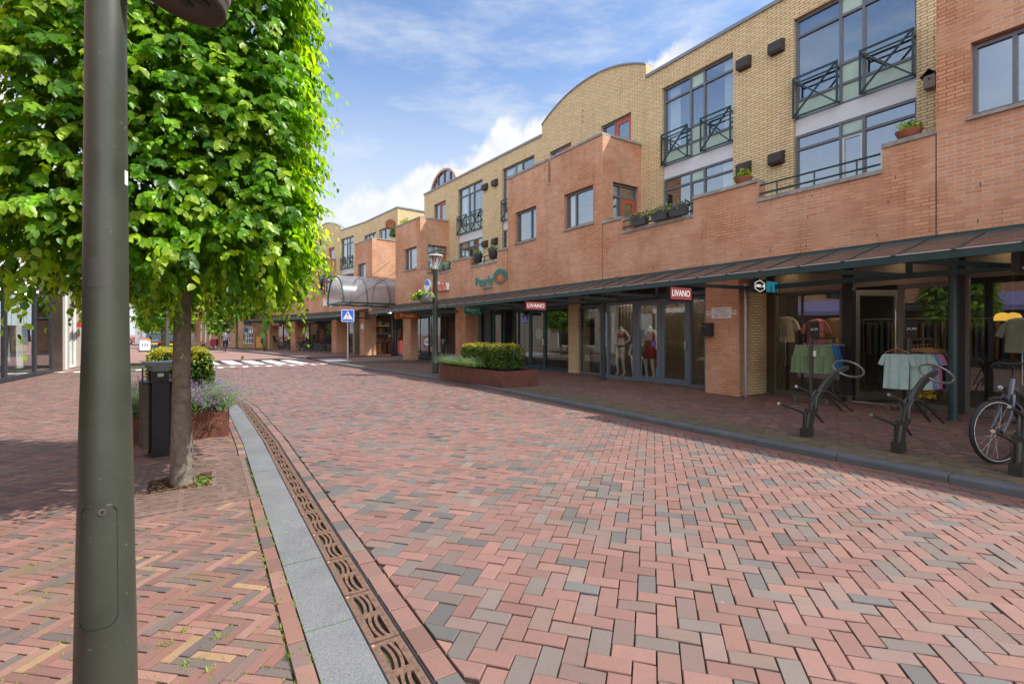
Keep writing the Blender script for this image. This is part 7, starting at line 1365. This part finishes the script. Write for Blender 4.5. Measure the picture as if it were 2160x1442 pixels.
xs = [e0+1.13]+[LR.hit(u) for u in (76, 13)]; xs += [xs[-1]+2.0*k for k in (1, 2, 3)]; xs = [x for x in xs if x < e1]
P_ = [LR.pos(x) for x in xs]
M_anth = paint('anthracite_frame', (.035, .04, .05), .4, .2)
for a, e in zip(P_, P_[1:]): shopfront(lw, e, a, .0, 2.94, (), M_anth, .10, .14)
b = MB(); rail_box(b, LR, e0, e0+1.12, 0, .5, 0, 2.94); part('stone_pier', b, paint('dark_marble', (.03, .021, .019), .3, 0, .4, 12), lw, True)
b = MB(); rail_box(b, LR, e0, e1, 5, 5.1, 0, 2.94); rail_box(b, LR, e0, e1, .3, 5, 2.95, 3.0); part('shop_interior', b, paint('warm_shop_wall', (.09, .075, .065), .9), lw, True)
b = MB(); 
for s in (e0+1.0, e0+1.9, e0+2.8, e0+4, e0+6): p = LR.off(.55).pos(s); part('ceiling_lamp', MB().tube([(p.x, p.y, 2.86), (p.x, p.y, 2.90)], .055, 10), M_dim2, lw, True)
def hang(lab, u, off, z0, z1, w, col, nm): p = LR.off(off).at(u); t = thing(nm, lab, 'clothing', (p.x, p.y, 0), math.atan2(LR.tan(s1+3).y, LR.tan(s1+3).x), 'clothes hanging in the left shop window'); b = cloth(w, w*.62, z1-z0, .16, .02, u, rotz(R(90)) @ tr(0, 0, z0)); part('garment', b, paint('hang_%d' % u, col, .9), t); b = MB().tube([(0, 0, z1), (0, 0, 2.94)], .006, 5); part('hanger', b, M_chrome, t)
hang('long pale dress hanging in the left shop window', 38, .7, .25, 1.75, .55, (.52, .54, .50), 'dress'); hang('denim jacket hanging beside the long pale dress', 50, .75, 1.05, 1.75, .42, (.12, .20, .30), 'jacket'); hang('dusty rose blouse hanging right of the denim jacket', 56, .9, 1.15, 1.7, .4, (.34, .20, .18), 'blouse'); hang('grey dress at the left of the shop window', 24, .8, .5, 1.75, .45, (.33, .33, .31), 'dress'); hang('cream outfit hanging in the narrow left window', 92, .6, .3, 1.72, .42, (.50, .45, .36), 'dress')
p = LR.off(-.30).at(40); t = sign('shop_sign', 'white box sign over the dark framed windows, under the leaves at the left', LR.off(-.04).at(48), -LR.nrm(s1+2), 2.6, .30, 3.0, W_, .07)
# white wire star decoration seen under the leaves
p = LR.off(-.5).at(44); z = hz(p.y, 590); b = MB(); rg = random.Random(3)
for k in range(34): a, e = rg.uniform(0, 6.28), rg.uniform(-1.4, 1.2); l = rg.uniform(.25, .55); d = Vector((math.cos(a)*math.cos(e), math.sin(a)*math.cos(e), math.sin(e))); c = Vector((p.x, p.y, z)); b.tube([c+d*.03, c+d*l*.5+Vector((0, 0, .04)), c+d*l], .008, 4)
single('wire_decoration', b, W_, 'white wire street decoration hanging under the leaves at the left', 'decoration')
lc = thing('shop_building', 'cream shop building with a white door frame beyond the left shop', 'building', tuple(LR.pos(s1-4))); c0_, c1_ = 6.0, s1-.02
part('wall', wall(MB(), LR, c0_, c1_, 0, 7.5, [(s1-2.3, s1-.9, 0, 2.7), (s1-6, s1-3, .4, 2.7), (s1-5.5, s1-3.5, 4, 5.6), (s1-2.4, s1-1, 4, 5.6)], .35), paint('cream_plaster', (.38, .34, .28), .85, 0, .08), lc, True, True)
for a, e, z0, z1 in ((s1-2.3, s1-.9, .02, 2.68), (s1-6, s1-3, .42, 2.68), (s1-5.5, s1-3.5, 4.02, 5.58), (s1-2.4, s1-1, 4.02, 5.58)): A, B_ = LR.pos(e), LR.pos(a); w = (B_-A).length; window(lc, A, B_, [(0, w/2, [(z0, z1, 'g')]), (w/2, w, [(z0, z1, 'g')])], fm=W_, fw=.09)
b = MB(); rail_box(b, LR, c0_, c1_, .3, 7, 7.4, 7.5); part('roof', b, MATS['roof_felt'], lc, True)
b = MB(); rail_box(b, LR, s1-.5, s1-.35, -.02, .0, 0, 3.0); part('white_pilaster', b, W_, lc, True)
t = sign('shop_sign', 'small red sign on the cream shop beyond the left pier', LR.off(-.2).at(172), -LR.nrm(s1-3), 1.1, .2, hz(LR.at(172).y, 686), paint('sign_red', (.5, .03, .03), .5), .1)
# brick house nearer than the frame, opposite the shops: it shows in the shop windows
lh = thing('brick_house', 'red brick shop house with lilac awnings facing the shops', 'building', tuple(LR.pos(e1+6))); h0_, h1_ = e1+.05, sA+9
hw_ = [(s, s+1.5, 4.2, 5.9) for s in np.arange(h0_+1.2, h1_-2, 3.0)]
part('wall', wall(MB(), LR, h0_, h1_, 2.9, 7.4, hw_, .3), M_red, lh, True, True)
for a, e, z0, z1 in hw_: A, B_ = LR.pos(e), LR.pos(a); w = (B_-A).length; window(lh, A, B_, [(w*k/3, w*(k+1)/3, [(z0, z1, 'g')]) for k in range(3)], fm=W_, fw=.08)
for k in range(4):
    a, e = h0_+.3+4.6*k, h0_+4.5+4.6*k
    if e > h1_: break
    shopfront(lh, LR.pos(e), LR.pos(a), 0, 2.6, (.35, .7), M_anth, .09, .3); b = MB(); 
    if k % 2 == 0:
        A, B_ = LR.pos(a), LR.pos(e); o_ = LR.off(-1.3); A2, B2 = opos(LR, o_, a), opos(LR, o_, e); b.prism([(A.x, A.y, 3.2), (A2.x, A2.y, 2.6), (A2.x, A2.y, 2.4), (A.x, A.y, 3.15)], B_-A); part('awning', b, paint('lilac_awning', (.22, .20, .42), .8), lh, True)
b = MB(); rail_box(b, LR, h0_, h1_, .05, 6, 2.61, 2.89); rail_box(b, LR, h0_, h1_, .3, 7, 7.3, 7.4); rail_box(b, LR, h0_, h1_, 4, 4.1, 0, 2.6); part('roof', b, MATS['roof_felt'], lh, True)
# ================================================================= SKY, SUN, CAMERA
EL = R(52.6); SD = Vector((math.cos(EL)*.993, -math.cos(EL)*.118, math.sin(EL)))
w = bpy.data.worlds.new('World'); sc.world = w; w.use_nodes = True; nt = w.node_tree; bg = nt.nodes['Background']; sky = nt.nodes.new('ShaderNodeTexSky'); sky.sky_type = 'NISHITA'; sky.sun_disc = False; sky.sun_elevation = EL; sky.sun_rotation = math.atan2(SD.x, SD.y); sky.air_density = 1.0; sky.dust_density = .6; sky.ozone_density = 1.6
def mth(op, a, b=None, c=None):
    n = nt.nodes.new('ShaderNodeMath'); n.operation = op
    for k, v in enumerate((a, b, c)):
        if v is None: continue
        if hasattr(v, 'links'): nt.links.new(v, n.inputs[k])
        else: n.inputs[k].default_value = v
    return n.outputs[0]
tc = nt.nodes.new('ShaderNodeTexCoord'); D = tc.outputs['Generated']; sx = nt.nodes.new('ShaderNodeSeparateXYZ'); nt.links.new(D, sx.inputs[0]); X, Y, Z = sx.outputs
az = mth('ARCTAN2', X, Y); el = mth('ARCSINE', Z)
def smooth(v, a, b): n = nt.nodes.new('ShaderNodeMapRange'); n.interpolation_type = 'SMOOTHSTEP'; nt.links.new(v, n.inputs[0]); n.inputs[1].default_value = a; n.inputs[2].default_value = b; return n.outputs[0]
# cumulus bank: its top climbs from left to right (azimuth), with a billowing edge
n1 = noise(nt, 7, 8, .62, vec=D); n2 = noise(nt, 26, 6, .6, vec=D); mp = nt.nodes.new('ShaderNodeMapping'); mp.inputs['Scale'].default_value = (1.2, 1.2, 4.5); mp.inputs['Rotation'].default_value = (.35, .2, .5); nt.links.new(D, mp.inputs[0]); n3 = noise(nt, 2.3, 9, .66, vec=mp.outputs[0]); n4 = noise(nt, 1.6, 4, .6, vec=D)
edge = mth('MULTIPLY_ADD', az, .38, .383); edge = mth('MULTIPLY_ADD', mth('SUBTRACT', n1.outputs[0], .5), .20, edge); edge = mth('MULTIPLY_ADD', mth('SUBTRACT', n2.outputs[0], .5), .06, edge)
bank = smooth(mth('SUBTRACT', edge, el), -.012, .02); bank = mth('MULTIPLY', bank, smooth(az, -.52, -.22)); bank = mth('MULTIPLY', bank, smooth(mth('MULTIPLY', az, -1), -.42, -.28))
wisp = mth('MULTIPLY', smooth(n3.outputs[0], .38, .72), .62); haze = mth('MULTIPLY', smooth(mth('MULTIPLY', el, -1), -.54, -.14), .88)
puff = mth('MULTIPLY', smooth(n1.outputs[0], .55, .68), smooth(n4.outputs[0], .48, .6)); behind = smooth(mth('MULTIPLY', Y, -1), -.05, .15); puff = mth('MULTIPLY', puff, behind)
veil = mth('MAXIMUM', wisp, haze)
over = mth('MULTIPLY', mth('MAXIMUM', mth('MULTIPLY', smooth(el, .72, 1.05), .28), smooth(mth('MULTIPLY', Y, -1), .25, .65)), mth('MULTIPLY_ADD', smooth(n3.outputs[0], .35, .62), .55, .45))  # bright unseen clouds added overhead and behind the camera to lift the shaded facade
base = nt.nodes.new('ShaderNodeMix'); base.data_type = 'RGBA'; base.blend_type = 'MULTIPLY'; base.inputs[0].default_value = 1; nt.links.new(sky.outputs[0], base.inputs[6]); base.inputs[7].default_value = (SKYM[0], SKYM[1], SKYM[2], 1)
def cmix(f, a, col): n = nt.nodes.new('ShaderNodeMix'); n.data_type = 'RGBA'; nt.links.new(f, n.inputs[0]); nt.links.new(a, n.inputs[6]); (nt.links.new(col, n.inputs[7]) if hasattr(col, 'links') else setattr(n.inputs[7], 'default_value', (*col, 1))); return n.outputs[2]
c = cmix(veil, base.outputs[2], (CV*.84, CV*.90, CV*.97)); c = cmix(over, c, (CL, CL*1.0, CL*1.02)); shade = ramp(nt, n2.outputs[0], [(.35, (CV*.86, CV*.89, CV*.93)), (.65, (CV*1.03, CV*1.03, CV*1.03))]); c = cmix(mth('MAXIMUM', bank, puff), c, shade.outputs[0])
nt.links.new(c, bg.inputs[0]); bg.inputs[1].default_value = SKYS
sun = bpy.data.lights.new('sun', 'SUN'); sun.energy = SUNE; sun.angle = R(.55); sun.color = (1, .95, .87); so = link('sun', sun); so.rotation_euler = (-SD).to_track_quat('-Z', 'Y').to_euler(); so.location = (20, 0, 40)
cam = bpy.data.cameras.new('camera'); cam.sensor_width = 36; cam.lens = 36*F/2160; cam.shift_y = -(721-HZ)/2160; cam.clip_start = .05; cam.clip_end = 2000; co = link('camera', cam); co.location = (0, 0, CZ); co.rotation_euler = (math.pi/2, 0, 0); sc.camera = co
sc.view_settings.view_transform = 'Standard'; sc.view_settings.look = 'None'; sc.view_settings.exposure = EXPO; sc.view_settings.gamma = 1
sc.render.engine = 'CYCLES'; cy = sc.cycles; cy.max_bounces = 7; cy.diffuse_bounces = 3; cy.glossy_bounces = 3; cy.transmission_bounces = 4; cy.transparent_max_bounces = 14; cy.caustics_reflective = False; cy.caustics_refractive = False; cy.use_denoising = True; cy.sample_clamp_indirect = 6
try: cy.denoiser = 'OPENIMAGEDENOISE'
except Exception: pass
